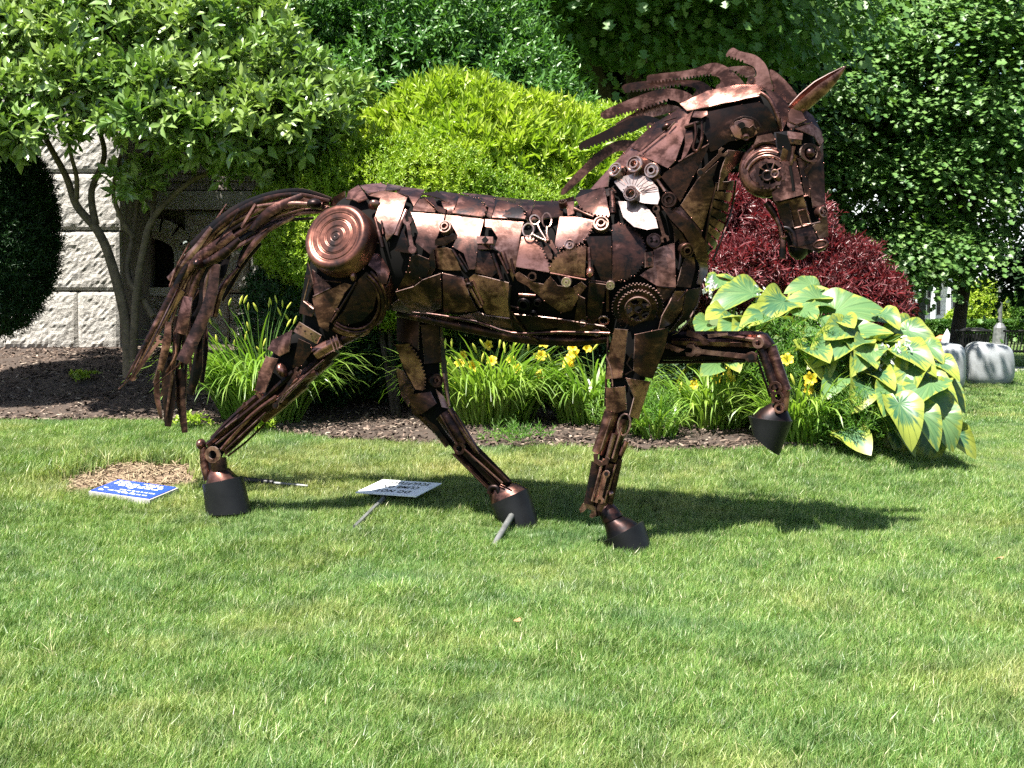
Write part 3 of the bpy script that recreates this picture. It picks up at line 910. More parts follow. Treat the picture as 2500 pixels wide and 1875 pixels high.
big_tree("woodland_tree", "dark woodland tree deep in the shade left of the mane", 34,
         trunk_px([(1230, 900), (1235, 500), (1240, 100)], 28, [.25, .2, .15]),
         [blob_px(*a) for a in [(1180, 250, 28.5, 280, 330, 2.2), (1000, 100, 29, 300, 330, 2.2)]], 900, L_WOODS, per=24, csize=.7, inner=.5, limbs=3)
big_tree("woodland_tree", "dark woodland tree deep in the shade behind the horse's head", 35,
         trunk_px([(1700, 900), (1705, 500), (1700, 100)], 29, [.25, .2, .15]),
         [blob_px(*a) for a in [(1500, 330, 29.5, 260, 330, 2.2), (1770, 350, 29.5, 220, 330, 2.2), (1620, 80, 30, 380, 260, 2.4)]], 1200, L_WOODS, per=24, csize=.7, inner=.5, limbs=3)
# ================================================================== the scrap-metal horse
TH = math.radians(16.5)
ES = Vector((math.cos(TH), -math.sin(TH), 0)); EW = Vector((math.sin(TH), math.cos(TH), 0)); EZ = Vector((0, 0, 1))
HC = Vector((.77, 8.52, float(ground(.77, 8.52))))
horse = thing("horse_sculpture", "life-size horse sculpture welded from dark bronze scrap metal striding across the lawn", "sculpture", HC)

def S(px, py, w=0.0):
    """photograph position -> point on the horse's long vertical plane, w metres to its far side"""
    d = ray(px, py)
    t = (w + (HC - CAMV).dot(EW)) / d.dot(EW)
    return CAMV + d * t
def mpp(p):                       # metres per photograph pixel at a point
    return (p - CAMV).dot(FWD) / FPX

FR = {1: (700, 420, 3.687), 2: (1200, 380, 3.457), 3: (1350, 80, 2.86), 4: (280, 430, 2.634), 5: (440, 720, 2.9625), 6: (880, 760, 2.765), 7: (1380, 760, 2.676), 8: (1790, 280, 4.367)}
def K(c, pts):
    ox, oy, k = FR[c]
    return [(ox + x / k, oy + y / k) for x, y in pts]
def K1(c, x, y):
    return K(c, [(x, y)])[0]

# ---- metals
def scrap(name, dark, mid, hi, rough=0.36, metal=0.86, bias=0.0, grime=(0.055, 0.022, 0.012)):
    m = NT(name)
    co = m.obj(); oi = m.n("ShaderNodeObjectInfo")
    w = m.math('MULTIPLY', oi.outputs["Random"], 40.0)
    a = m.noise(6.5, 6, 0.66, coord=co, dim='4D', w=w, dist=0.9)
    st = m.n("ShaderNodeMapping"); st.inputs["Scale"].default_value = (2.0, 2.0, 5.0); st.inputs["Rotation"].default_value = (0.9, 0.8, 0.3)
    m.l(co, st.inputs["Vector"])
    b = m.noise(6.0, 5, 0.7, coord=st.outputs[0], dim='4D', w=w)
    f = m.math('ADD', m.math('MULTIPLY', a.outputs[0], 0.7), m.math('MULTIPLY', b.outputs[0], 0.3))
    f = m.math('ADD', f, m.math('MULTIPLY', m.math('SUBTRACT', oi.outputs["Random"], 0.5), 0.20))
    f = m.math('ADD', f, bias)
    c = m.ramp(f, [(0.40, dark), (0.51, mid), (0.64, hi)])
    g = m.noise(3.0, 4, coord=co)
    c2 = m.mix(m.ramp(g.outputs[0], [(0.5, (0, 0, 0)), (0.75, (0.55, 0.55, 0.55))]).outputs[0], c.outputs[0], grime)
    m.l(c2, m.b.inputs["Base Color"])
    m.l(m.ramp(f, [(0.35, (rough + .12,) * 3), (0.65, (rough - .05,) * 3)]).outputs[0], m.b.inputs["Roughness"])
    m.set(Metallic=metal)
    hb = m.noise(38, 4, 0.6, coord=co)
    hh = m.math('ADD', hb.outputs[0], m.math('MULTIPLY', m.noise(9, 2, coord=co).outputs[0], 1.2))
    m.bump(hh, 0.22, 0.003)
    return m.m
M_BR = scrap("bronze_patina", (0.011, 0.0095, 0.011), (0.072, 0.031, 0.025), (0.40, 0.19, 0.152), 0.31)
M_DK = scrap("blackened_steel", (0.008, 0.0075, 0.009), (0.034, 0.0165, 0.014), (0.23, 0.105, 0.082), 0.34, bias=-.02)
M_LT = scrap("rubbed_copper", (0.022, 0.014, 0.013), (0.11, 0.052, 0.042), (0.40, 0.22, 0.18), 0.29, bias=.01)
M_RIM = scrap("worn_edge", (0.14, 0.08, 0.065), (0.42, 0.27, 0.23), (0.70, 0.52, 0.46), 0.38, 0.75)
M_HOOF = plain("black_hoof_paint", (0.006, 0.0062, 0.007), 0.42, var=0.5, scale=5, spec=.25)
M_CORE = plain("hollow_dark", (0.005, 0.0045, 0.0045), 0.9, 0.0, var=0.3, spec=.1)  # near-black: shade of the hollow inside and of holes put into colour
M_WASH = scrap("polished_copper", (0.06, 0.036, 0.03), (0.30, 0.18, 0.15), (0.60, 0.44, 0.39), 0.28, bias=.06)
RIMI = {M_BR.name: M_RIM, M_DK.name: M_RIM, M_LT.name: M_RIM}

# ---- volumes the plates are bent over
def cr(vals, sub):
    out = []
    n = len(vals)
    A = [np.array(v, float) for v in vals]
    for i in range(n - 1):
        p0, p1, p2, p3 = A[max(i - 1, 0)], A[i], A[i + 1], A[min(i + 2, n - 1)]
        for k in range(sub):
            t = k / sub
            out.append(0.5 * (2 * p1 + (p2 - p0) * t + (2 * p0 - 5 * p1 + 4 * p2 - p3) * t * t + (3 * p1 - p0 - 3 * p2 + p3) * t ** 3))
    out.append(A[-1])
    return out

def loft(stations, n=30, ex=2.3, shrink=0.0, sub=3):
    """stations: (ax, ay, bx, by, half width, lateral) in photograph px and metres"""
    V, Fc = [], []
    rings = cr(stations, sub)
    for ax, ay, bx, by, hw, wc in rings:
        A, B = S(ax, ay, wc), S(bx, by, wc)
        C = (A + B) / 2; a1 = (A - B) / 2
        L = max(a1.length - shrink, .004); a1 = a1.normalized() * L
        h = max(hw - shrink, .004)
        for k in range(n):
            an = 2 * math.pi * k / n
            c, s = math.cos(an), math.sin(an)
            c = math.copysign(abs(c) ** (2 / ex), c); s = math.copysign(abs(s) ** (2 / ex), s)
            V.append(C + a1 * c + EW * (h * s))
    nr = len(rings)
    for i in range(nr - 1):
        for k in range(n):
            k2 = (k + 1) % n
            Fc.append((i * n + k, i * n + k2, (i + 1) * n + k2, (i + 1) * n + k))
    for e0, rev in ((0, True), ((nr - 1) * n, False)):
        c0 = len(V); V.extend([V[e0 + k].copy() for k in range(n)])
        Fc.append(tuple(c0 + k for k in (reversed(range(n)) if rev else range(n))))
    return V, Fc

def st(c, rows):
    out = []
    for ax, ay, bx, by, hw, wc in rows:
        (x0, y0), (x1, y1) = K(c, [(ax, ay), (bx, by)])
        out.append((x0, y0, x1, y1, hw, wc))
    return out
TORSO = [(800, 575, 800, 690, .12, 0), (815, 505, 818, 745, .24, 0), (850, 466, 855, 775, .32, 0), (910, 452, 915, 775, .36, 0), (1000, 462, 1005, 772, .385, 0), (1100, 473, 1105, 783, .40, 0),
         (1200, 484, 1203, 808, .41, 0), (1300, 491, 1300, 825, .41, 0), (1400, 492, 1400, 834, .40, 0), (1480, 468, 1480, 833, .375, 0), (1550, 470, 1550, 832, .34, 0),
         (1618, 505, 1618, 824, .29, 0), (1672, 548, 1667, 804, .22, 0), (1703, 590, 1698, 770, .14, 0), (1714, 625, 1712, 730, .06, 0)]
NECK = st(3, [(120, 1200, 1070, 1600, .28, 0), (290, 1078, 1130, 1470, .25, -.02), (430, 925, 1185, 1340, .215, -.05), (600, 757, 1232, 1190, .185, -.08), (780, 610, 1252, 1045, .165, -.10),
              (960, 490, 1275, 925, .15, -.11), (1180, 400, 1340, 840, .145, -.11), (1400, 378, 1420, 800, .14, -.11), (1570, 425, 1540, 790, .135, -.11), (1650, 500, 1600, 780, .10, -.11)])
HEAD = st(3, [(1600, 455, 1420, 790, .115, -.11), (1730, 535, 1350, 850, .145, -.11), (1815, 610, 1325, 960, .16, -.11), (1858, 740, 1345, 1070, .16, -.11), (1866, 900, 1400, 1140, .145, -.11),
              (1878, 1060, 1500, 1190, .125, -.11), (1885, 1200, 1550, 1270, .108, -.11), (1895, 1320, 1575, 1370, .10, -.11), (1903, 1420, 1600, 1470, .10, -.11), (1885, 1490, 1630, 1530, .085, -.11), (1840, 1530, 1680, 1560, .05, -.11)])
THIGH = st(1, [(280, 420, 860, 470, .13, -.20), (225, 620, 960, 690, .165, -.21), (190, 830, 1030, 870, .17, -.22), (160, 1060, 930, 1150, .16, -.22), (120, 1290, 790, 1340, .14, -.22)]) + \
        st(5, [(850, 240, 1165, 370, .115, -.22), (680, 350, 1060, 490, .10, -.22), (590, 560, 880, 680, .085, -.21), (520, 740, 700, 800, .065, -.21), (350, 900, 530, 950, .05, -.20), (180, 1060, 360, 1130, .05, -.20), (165, 1210, 330, 1200, .05, -.20), (190, 1320, 400, 1320, .055, -.20)])
FHIND = st(6, [(260, -40, 600, -20, .13, .18), (230, 160, 565, 180, .12, .19), (260, 360, 560, 400, .10, .20), (300, 540, 590, 600, .09, .20), (420, 740, 650, 720, .07, .20), (560, 880, 740, 850, .055, .20), (700, 1030, 880, 1010, .05, .20), (860, 1180, 1000, 1150, .05, .20)])
NFORE = st(7, [(300, -40, 720, -60, .13, -.20), (290, 100, 680, 80, .125, -.20), (290, 260, 635, 250, .11, -.20), (270, 440, 555, 430, .09, -.20), (250, 640, 480, 690, .075, -.20), (205, 880, 395, 880, .055, -.20), (180, 1040, 345, 1040, .05, -.20), (155, 1240, 310, 1240, .05, -.20)])
FFORE = st(7, [(560, 80, 560, 360, .11, .20), (760, 115, 760, 350, .095, .20), (1000, 130, 1000, 335, .075, .20), (1200, 145, 1190, 320, .06, .20), (1300, 160, 1250, 270, .055, .20)])
FCANN = st(7, [(1365, 180, 1240, 240, .05, .20), (1400, 330, 1290, 350, .045, .20), (1455, 480, 1340, 510, .045, .20), (1455, 600, 1365, 610, .04, .20)])
VOL = dict(torso=TORSO, neck=NECK, head=HEAD, hind_leg=THIGH, far_hind_leg=FHIND, foreleg=NFORE, far_foreleg=FFORE, far_cannon=FCANN)
bv, bf = [], []
BVHS = {}
for k_, s_ in VOL.items():
    v, f = loft(s_, 40, 2.05 if k_ == 'torso' else 2.3)
    BVHS[k_] = BVHTree.FromPolygons([tuple(p) for p in v], f)
    bf += [tuple(i + len(bv) for i in q) for q in f]; bv += v
BVHS['all'] = BVHTree.FromPolygons([tuple(p) for p in bv], bf)
for k_, s_ in VOL.items():
    sh = {'torso': .04, 'neck': .035, 'head': .03}.get(k_, .028)
    v, f = loft(s_, 24, 2.05 if k_ == 'torso' else 2.3, shrink=sh)
    mesh_obj({'torso': 'body_shell', 'neck': 'neck_shell', 'head': 'head_shell'}.get(k_, 'leg_core'), v, f, M_CORE, horse, smooth=True)  # added fill; its black carries the shade of the hollow between plates

def cast(px, py, on='all'):
    d = ray(px, py); dn = d.normalized()
    loc, nrm, i, dist = BVHS[on].ray_cast(CAMV, dn)
    if loc is None: return None
    if nrm.dot(dn) > 0: nrm = -nrm
    return (loc - CAMV).dot(FWD), nrm

WELD = []
def densify(poly, step):
    out = []
    n = len(poly)
    for i in range(n):
        a, b = Vector(poly[i]), Vector(poly[(i + 1) % n])
        k = max(1, int((b - a).length / step))
        for q in range(k):
            out.append(a + (b - a) * q / k)
    return out
def toothed(poly, edges, size, depth):
    """cut saw teeth into the listed edges of an outline"""
    n = len(poly)
    area = sum(poly[i][0] * poly[(i + 1) % n][1] - poly[(i + 1) % n][0] * poly[i][1] for i in range(n))
    sg = 1 if area > 0 else -1
    out = []
    for i in range(n):
        a, b = Vector(poly[i]), Vector(poly[(i + 1) % n])
        out.append(tuple(a))
        if i in edges:
            L = (b - a).length; k = max(1, round(L / size)); t = (b - a) / L
            nn = Vector((t.y, -t.x)) * sg
            for q in range(k):
                p = a + t * (L * q / k); s = L / k
                if q: out.append(tuple(p))
                out.append(tuple(p + t * s * .25 + nn * depth)); out.append(tuple(p + t * s * .55 + nn * depth * .8)); out.append(tuple(p + t * s * .7))
    return out
def arc(cx, cy, rx, a0, a1, n, ry=None):
    ry = ry or rx
    return [(cx + rx * math.cos(math.radians(a0 + (a1 - a0) * i / (n - 1))), cy + ry * math.sin(math.radians(a0 + (a1 - a0) * i / (n - 1)))) for i in range(n)]

def solid(name, top, bot, tris, loops, mat, parent=None, smooth=True):
    """sheet with crisp cut edges: the rim has vertices of its own"""
    n = len(top)
    V = list(top) + list(bot)
    Fc = [tuple(t) for t in tris] + [tuple(i + n for i in reversed(t)) for t in tris]
    mi = [0] * len(Fc)
    nxt = {}
    for a, b in loops:
        for q in (a, b):
            if q not in nxt:
                nxt[q] = len(V); V.append(top[q]); V.append(bot[q])
    for a, b in loops:
        Fc.append((nxt[b], nxt[a], nxt[a] + 1, nxt[b] + 1)); mi.append(1)
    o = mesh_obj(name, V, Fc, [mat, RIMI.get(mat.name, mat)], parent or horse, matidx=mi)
    return o

def boundary(tris):
    cnt = {}
    for t in tris:
        for i in range(len(t)):
            a, b = t[i], t[(i + 1) % len(t)]
            cnt[(a, b)] = 1
    return [(a, b) for (a, b) in cnt if (b, a) not in cnt]

def plate(poly, mat=None, off=.012, thk=.008, on='all', name="body_plate", step=13, grid=24, w=None, tilt=.012, teeth=None, tsize=7, tdepth=4, weld=True, flat=False, bulge=0.0, conform=False, lean=None):
    """a sheet-metal piece traced as an outline, bent over the horse's volume and given thickness"""
    if mat is None: mat = M_BR
    if teeth: poly = toothed(poly, teeth, tsize, tdepth)
    ring = densify(poly, step)
    xs_ = [p[0] for p in ring]; ys_ = [p[1] for p in ring]
    x0, x1, y0, y1 = min(xs_), max(xs_), min(ys_), max(ys_)
    P = np.array([(p[0], p[1]) for p in ring])
    gx, gy = np.meshgrid(np.arange(x0 + grid / 2, x1, grid), np.arange(y0 + grid / 2, y1, grid))
    gx, gy = gx.ravel(), gy.ravel()
    if len(gx):
        k = in_poly(gx, gy, P) & (edge_dist(gx, gy, P) > grid * .35)
        gx, gy = gx[k], gy[k]
    pts = [Vector((float(a), float(b))) for a, b in P] + [Vector((float(a), float(b))) for a, b in zip(gx, gy)]
    cv, ce, cf, _, _, _ = delaunay_2d_cdt(pts, [], [list(range(len(ring)))], 1, 1e-4)
    if not cf: return None
    cen = np.array([(x0 + x1) / 2, (y0 + y1) / 2]); sc = max(x1 - x0, y1 - y0) / 2
    U = np.array([(v.x, v.y) for v in cv]); u = (U - cen) / sc
    T, NN, Iu = [], [], []
    if w is None:
        for i, (a, b) in enumerate(U):
            h = cast(a, b, on)
            if h: T.append(h[0]); NN.append(h[1]); Iu.append(i)
    if len(T) >= max(6, len(U) * .3):
        Bm = lambda q: np.stack([np.ones(len(q)), q[:, 0], q[:, 1], q[:, 0] ** 2, q[:, 0] * q[:, 1], q[:, 1] ** 2], -1)
        T = np.array(T); uu = u[Iu]
        wt = np.ones(len(T))
        for _ in range(3):
            co, *_r = np.linalg.lstsq(Bm(uu) * wt[:, None], T * wt, rcond=None)
            res = np.abs(T - Bm(uu) @ co); wt = 1 / (1 + (res / .02) ** 2)
        if flat: co[3:] = 0
        t = Bm(u) @ co
        t = np.clip(t, T.min() - .03, T.max() + .05)
        nav = Vector((0, 0, 0))
        for q in NN: nav += q
        nav.normalize()
    else:
        if w is None: w = 0.0
        t = np.array([(S(a, b, w) - CAMV).dot(FWD) for a, b in U]); nav = -EW
    if conform:
        top, NV = [], []
        for (a, b), tt in zip(U, t):
            h = cast(a, b, on)
            if h: p = CAMV + ray(a, b) * h[0]; nn = h[1]
            else:
                p, nn, _i, _d = BVHS[on].find_nearest(CAMV + ray(a, b) * float(tt))
                if nn.dot(p - CAMV) > 0 and nn.dot(nav) < -.2: nn = -nn
            top.append(p); NV.append((nn * .7 + nav * .3).normalized())
        top = [p + n_ * off for p, n_ in zip(top, NV)]
        bot = [p - n_ * thk for p, n_ in zip(top, NV)]
        tris = []
        for q in cf:
            q = list(q); nn = (top[q[1]] - top[q[0]]).cross(top[q[2]] - top[q[0]])
            tris.append(tuple(q) if nn.dot(nav) > 0 else tuple(reversed(q)))
        o = solid(name, top, bot, tris, boundary(tris), mat)
        for q in o.data.polygons:
            if q.material_index == 0: q.use_smooth = True
        return o
    tl = RNG.normal(0, tilt, 2)
    t = t + u @ (tl if lean is None else np.array(lean))
    if bulge: t = t - bulge * (1 - np.clip((u ** 2).sum(1), 0, 1))
    top = [CAMV + ray(a, b) * float(tt) + nav * off for (a, b), tt in zip(U, t)]
    bot = [p - nav * thk for p in top]
    # face orientation towards nav
    tris = []
    for q in cf:
        q = list(q)
        nn = (top[q[1]] - top[q[0]]).cross(top[q[2]] - top[q[0]])
        tris.append(tuple(q) if nn.dot(nav) > 0 else tuple(reversed(q)))
    o = solid(name, top, bot, tris, boundary(tris), mat)
    for q in o.data.polygons:
        if q.material_index == 0: q.use_smooth = True
    if weld:
        for i in range(0, len(ring), 3):
            if random.random() < .42: WELD.append((top[i] if i < len(top) else top[0], random.uniform(.003, .0065)))
    return o

def seat(px, py, r, on='all', w=None):
    """a point on the surface with a local averaged normal"""
    if w is not None:
        return S(px, py, w), -EW
    ts, ns = [], []
    for dx, dy in ((0, 0), (r, 0), (-r, 0), (0, r), (0, -r)):
        h = cast(px + dx, py + dy, on)
        if h: ts.append(h[0]); ns.append(h[1])
    if not ts: return S(px, py, -.15), -EW
    nv = Vector((0, 0, 0))
    for q in ns: nv += q
    return CAMV + ray(px, py) * min(ts[0], sum(ts) / len(ts)), nv.normalized()
def frame_of(nv):
    u = (EZ - nv * EZ.dot(nv)).normalized()
    return u.cross(nv), u
def lathe(px, py, prof, on='all', mat=None, name="pulley", off=.01, n=28, w=None, nv=None, parent=None):
    """turned piece: prof = (radius px, height m) from the outside in"""
    p, nn = seat(px, py, max(q[0] for q in prof) * .5, on, w)
    if nv is not None: nn = nv.normalized()
    sc = mpp(p); a, b = frame_of(nn)
    p = p + nn * off
    V, Fc = [], []
    for r_, h in prof:
        for k in range(n):
            an = 2 * math.pi * k / n
            V.append(p + (a * math.cos(an) + b * math.sin(an)) * (r_ * sc) + nn * h)
    for i in range(len(prof) - 1):
        for k in range(n):
            k2 = (k + 1) % n
            Fc.append((i * n + k, i * n + k2, (i + 1) * n + k2, (i + 1) * n + k))
    Fc.append(tuple(range((len(prof) - 1) * n, len(prof) * n)))
    o = mesh_obj(name, V, Fc, mat or M_BR, parent or horse)
    me = o.data
    me.polygons.foreach_set("use_smooth", [len(prof) > 12] * len(me.polygons))
    return o
def washer(px, py, r, hole=.35, h=.02, **kw):
    kw.setdefault('mat', M_WASH)
    return lathe(px, py, [(r, -.02), (r, h * .8), (r * .93, h), (r * .80, h), (r * .74, h * .55), (r * (hole + .22), h * .55), (r * (hole + .17), h * 1.25), (r * hole * 1.05, h * 1.25), (r * hole, -.01), (r * hole * .9, -.012), (.1, -.012)], **kw)
def ring_profile(px, py, outline_fn, holes, thk, on='all', w=None, mat=None, name="sprocket", off=.012, n=40, nv=None, parent=None):
    """flat ring-like piece between an outer outline radius fn(angle) and an inner radius"""
    p, nn = seat(px, py, 10, on, w)
    if nv is not None: nn = nv.normalized()
    sc = mpp(p); a, b = frame_of(nn); p = p + nn * off
    top, bot = [], []
    for k in range(n):
        an = 2 * math.pi * k / n
        d = a * math.cos(an) + b * math.sin(an)
        for r_ in (outline_fn(k, an), holes):
            top.append(p + d * (r_ * sc) + nn * thk); bot.append(p + d * (r_ * sc))
    N_ = 2 * n
    V = top + bot; Fc = []; mi = []
    for k in range(n):
        o0, i0, o1, i1 = 2 * k, 2 * k + 1, (2 * k + 2) % N_, (2 * k + 3) % N_
        Fc += [(o0, o1, i1, i0), (o0 + N_, i0 + N_, i1 + N_, o1 + N_), (o1, o0, o0 + N_, o1 + N_), (i0, i1, i1 + N_, i0 + N_)]
        mi += [0, 0, 1, 1]
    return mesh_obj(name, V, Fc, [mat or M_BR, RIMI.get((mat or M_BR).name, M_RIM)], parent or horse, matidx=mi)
def gear(px, py, r, teeth, inner, thk=.012, td=.07, **kw):
    n = teeth * 4
    return ring_profile(px, py, lambda k, an: r * (1 + (td if k % 4 in (1, 2) else -td * .3)), inner, thk, n=n, **kw)

def pxtube(pts, r, w=None, on='all', off=.0, mat=None, name="bar", n=8, sub=3, taper=None, parent=None):
    """rod along photograph positions; r in px; w fixed lateral plane or lying on the surface"""
    P, R = [], []
    for i, (x, y) in enumerate(pts):
        if w is None:
            p, nn = seat(x, y, 3, on); p = p + nn * off
        else:
            wi = w[i] if isinstance(w, (list, tuple)) else w
            p = S(x, y, wi)
        P.append(p)
        rr = r[i] if isinstance(r, (list, tuple)) else r
        R.append(rr * mpp(p))
    if len(P) > 2: P, R = smooth_path(P, R, sub)
    o = mesh_obj(name, *tubes_mesh([(P, R)], n), mat or M_BR, parent or horse, smooth=(n > 6))
    return o
def flat_piece(outline, w, thk, mat=None, name="bracket", lean=0.0, parent=None, curve=0.0, base=0):
    """flat cut piece standing in a plane parallel to the horse's long plane (lean: lateral drift along the outline's length)"""
    pts = [Vector(p) for p in densify(outline, 14)]
    cv, ce, cf, _, _, _ = delaunay_2d_cdt(pts, [], [list(range(len(pts)))], 1, 1e-4)
    c0 = Vector(outline[base]); L = max((Vector(q) - c0).length for q in outline)
    top = [S(v.x, v.y, w + lean * ((v - c0).length / L) + curve * ((v - c0).length / L) ** 2) for v in cv]
    nav = -EW
    top = [p + nav * thk / 2 for p in top]; bot = [p - nav * thk for p in top]
    tris = []
    for q in cf:
        q = list(q)
        nn = (top[q[1]] - top[q[0]]).cross(top[q[2]] - top[q[0]])
        tris.append(tuple(q) if nn.dot(nav) > 0 else tuple(reversed(q)))
    return solid(name, top, bot, tris, boundary(tris), mat or M_BR, parent)
def spanner(a, b, wd, on='all', off=.03, thk=.012, ring=True, mat=None, w=None, name="wrench", jaw=1.0):
    """open-ended (and ring) spanner between two photograph positions"""
    a, b = Vector(a), Vector(b); t = (b - a); L = t.length; t /= L; nn = Vector((-t.y, t.x))
    h = wd * .42; J = wd * 1.15 * jaw
    o = []
    def q(s, d): o.append(tuple(a + t * s + nn * d))
    q(J * .9, -h); q(J * .3, -J * .95); q(-J * .55, -J * .9); q(-J * .75, -J * .38); q(J * .15, -J * .35); q(J * .3, 0); q(J * .15, J * .35); q(-J * .75, J * .38); q(-J * .55, J * .9); q(J * .3, J * .95); q(J * .9, h)
    q(L - J * .9, h)
    for k in range(9):
        an = math.radians(130 - 260 * k / 8)
        q(L + J * .0 + J * .85 * math.cos(an), J * .85 * math.sin(an))
    q(L - J * .9, -h)
    if w is not None: ob = flat_piece(o, w, thk, mat or M_LT, name)
    else: ob = plate(o, mat or M_LT, off, thk, on, name, step=8, grid=14, tilt=0, weld=False, flat=True)
    if ring:
        c = a + t * L
        kw = dict(on=on) if w is None else dict(w=w - thk)
        lathe(c.x, c.y, [(J * .5, 0), (J * .5, .004), (.2, .004)], mat=M_CORE, name="ring_hole", off=(off + .001 if w is None else 0.002), n=12, **kw)
    return ob
def dome(px, py, rx, ry, h, on='all', w=None, mat=None, name="dome", off=0.0, ang=0.0, nv=None, n=18, m_=6):
    p, nn = seat(px, py, rx * .4, on, w)
    if nv is not None: nn = nv.normalized()
    sc = mpp(p); a, b = frame_of(nn); p = p + nn * off
    ca, sa = math.cos(ang), math.sin(ang); a, b = a * ca + b * sa, b * ca - a * sa
    V, Fc = [], []
    for j in range(m_):
        f = j / m_ * math.pi / 2
        for k in range(n):
            an = 2 * math.pi * k / n
            V.append(p + (a * (rx * math.cos(an)) + b * (ry * math.sin(an))) * (sc * math.cos(f)) + nn * (h * math.sin(f)))
    V.append(p + nn * h)
    for j in range(m_ - 1):
        for k in range(n):
            k2 = (k + 1) % n
            Fc.append((j * n + k, j * n + k2, (j + 1) * n + k2, (j + 1) * n + k))
    for k in range(n): Fc.append(((m_ - 1) * n + k, (m_ - 1) * n + (k + 1) % n, m_ * n))
    return mesh_obj(name, V, Fc, mat or M_BR, horse, smooth=True)
def strip(pts, widths, w, mat=None, name="tail_strip", thk=.005, twist=0.0, curl=.25, sub=4):
    """bent sheet-metal strip: centre line in photograph px, widths px, w lateral (list)"""
    if not isinstance(w, (list, tuple)): w = [w] * len(pts)
    if not isinstance(widths, (list, tuple)): widths = [widths] * len(pts)
    C = [S(x, y, wi) for (x, y), wi in zip(pts, w)]
    Wd = [q * mpp(c) for q, c in zip(widths, C)]
    C, Wd = smooth_path(C, Wd, sub)
    top, bot = [], []
    nS = 5
    for i, c in enumerate(C):
        d = (C[min(i + 1, len(C) - 1)] - C[max(i - 1, 0)]).normalized()
        tw = twist * (i / (len(C) - 1) - .5)
        s0 = d.cross(EW).normalized()
        nv = s0.cross(d).normalized()
        if nv.dot(EW) > 0: nv = -nv
        s = s0 * math.cos(tw) + nv * math.sin(tw); nn = nv * math.cos(tw) - s0 * math.sin(tw)
        for k in range(nS):
            f = (k / (nS - 1) - .5) * 2
            p = c + s * (f * Wd[i] / 2) - nn * (curl * Wd[i] / 2 * f * f)
            top.append(p + nn * thk); bot.append(p)
    tris = []
    for i in range(len(C) - 1):
        for k in range(nS - 1):
            q = (i * nS + k, i * nS + k + 1, (i + 1) * nS + k + 1, (i + 1) * nS + k)
            e = (top[q[1]] - top[q[0]]).cross(top[q[2]] - top[q[0]])
            if e.dot(-EW) < 0: q = tuple(reversed(q))
            tris.append(q)
    o = solid(name, top, bot, tris, boundary(tris), mat or M_BR)
    for q in o.data.polygons:
        if q.material_index == 0: q.use_smooth = True
    return o
M_GLINT = scrap("sunlit_bronze", (0.09, 0.07, 0.068), (0.24, 0.19, 0.18), (0.42, 0.36, 0.345), 0.30, .85)  # fan halves: the sun's glint put into a lighter copy of the bronze
RIMI[M_GLINT.name] = M_RIM
# ---------------- body plates (outlines traced piece by piece)
def PL(c, pts, *a, **kw): return plate(K(c, pts), *a, **kw)
# rump and back
PL(1, [(385, 310), (430, 225), (530, 170), (535, 285), (480, 305)], M_BR)
PL(1, [(545, 262), (562, 190), (655, 135), (705, 205), (735, 255), (650, 285), (600, 262)], M_BR, off=.016)
PL(1, [(665, 135), (760, 122), (850, 116), (905, 135), (885, 182), (730, 205), (700, 175)], M_BR)
PL(1, [(905, 130), (1040, 150), (1010, 182), (890, 190)], M_LT, off=.018)
PL(1, [(1040, 145), (1240, 172), (1230, 200), (1190, 255), (1145, 320), (1100, 230), (990, 195)], M_BR)
PL(1, [(745, 228), (870, 185), (1000, 205), (1090, 248), (1050, 360), (1000, 500), (975, 565), (900, 640), (890, 520), (800, 430), (835, 330), (850, 250)], M_LT, on='torso', off=.02)
PL(1, [(1145, 335), (1200, 262), (1270, 245), (1310, 300), (1340, 380), (1140, 365)], M_LT, teeth=[2, 3], tsize=9, off=.016)
PL(1, [(1375, 185), (1560, 212), (1545, 252), (1490, 385), (1440, 392), (1400, 300)], M_BR)
PL(1, [(1550, 225), (1660, 245), (1740, 275), (1795, 350), (1765, 425), (1490, 388)], M_BR, teeth=[1, 2, 3], tsize=9, off=.018)
PL(1, [(1580, 200), (1850, 228), (1905, 246), (1880, 292), (1840, 425), (1800, 405), (1820, 330), (1740, 255), (1690, 240)], M_DK)
PL(1, [(1905, 270), (2050, 305), (2120, 360), (2145, 445), (1850, 428)], M_BR, teeth=[1, 2], tsize=9, off=.018)
PL(1, [(1215, 215), (1330, 205), (1350, 190), (1450, 270), (1460, 300), (1380, 260), (1330, 250)], M_DK, off=.02)
PL(1, [(1240, 250), (1330, 255), (1360, 330), (1440, 360), (1430, 400), (1370, 385), (1330, 330)], M_BR, off=.024)
PL(2, [(60, 363), (340, 388), (365, 400), (312, 565), (292, 545), (300, 490), (240, 425), (30, 380)], M_DK)
PL(2, [(30, 385), (210, 425), (262, 470), (285, 552), (15, 530)], M_BR, teeth=[1, 2], tsize=9, off=.018)
PL(2, [(370, 402), (560, 400), (612, 450), (600, 530), (330, 560)], M_DK, off=.016)
PL(2, [(525, 392), (705, 343), (705, 402), (640, 412), (565, 400)], M_DK, off=.02)
PL(2, [(642, 412), (702, 404), (702, 510), (650, 528), (640, 460)], M_BR, off=.018)
PL(2, [(715, 378), (960, 282), (1003, 522), (880, 512), (800, 485), (745, 435)], M_LT, teeth=[2, 3, 4], tsize=9, tdepth=5, off=.022)
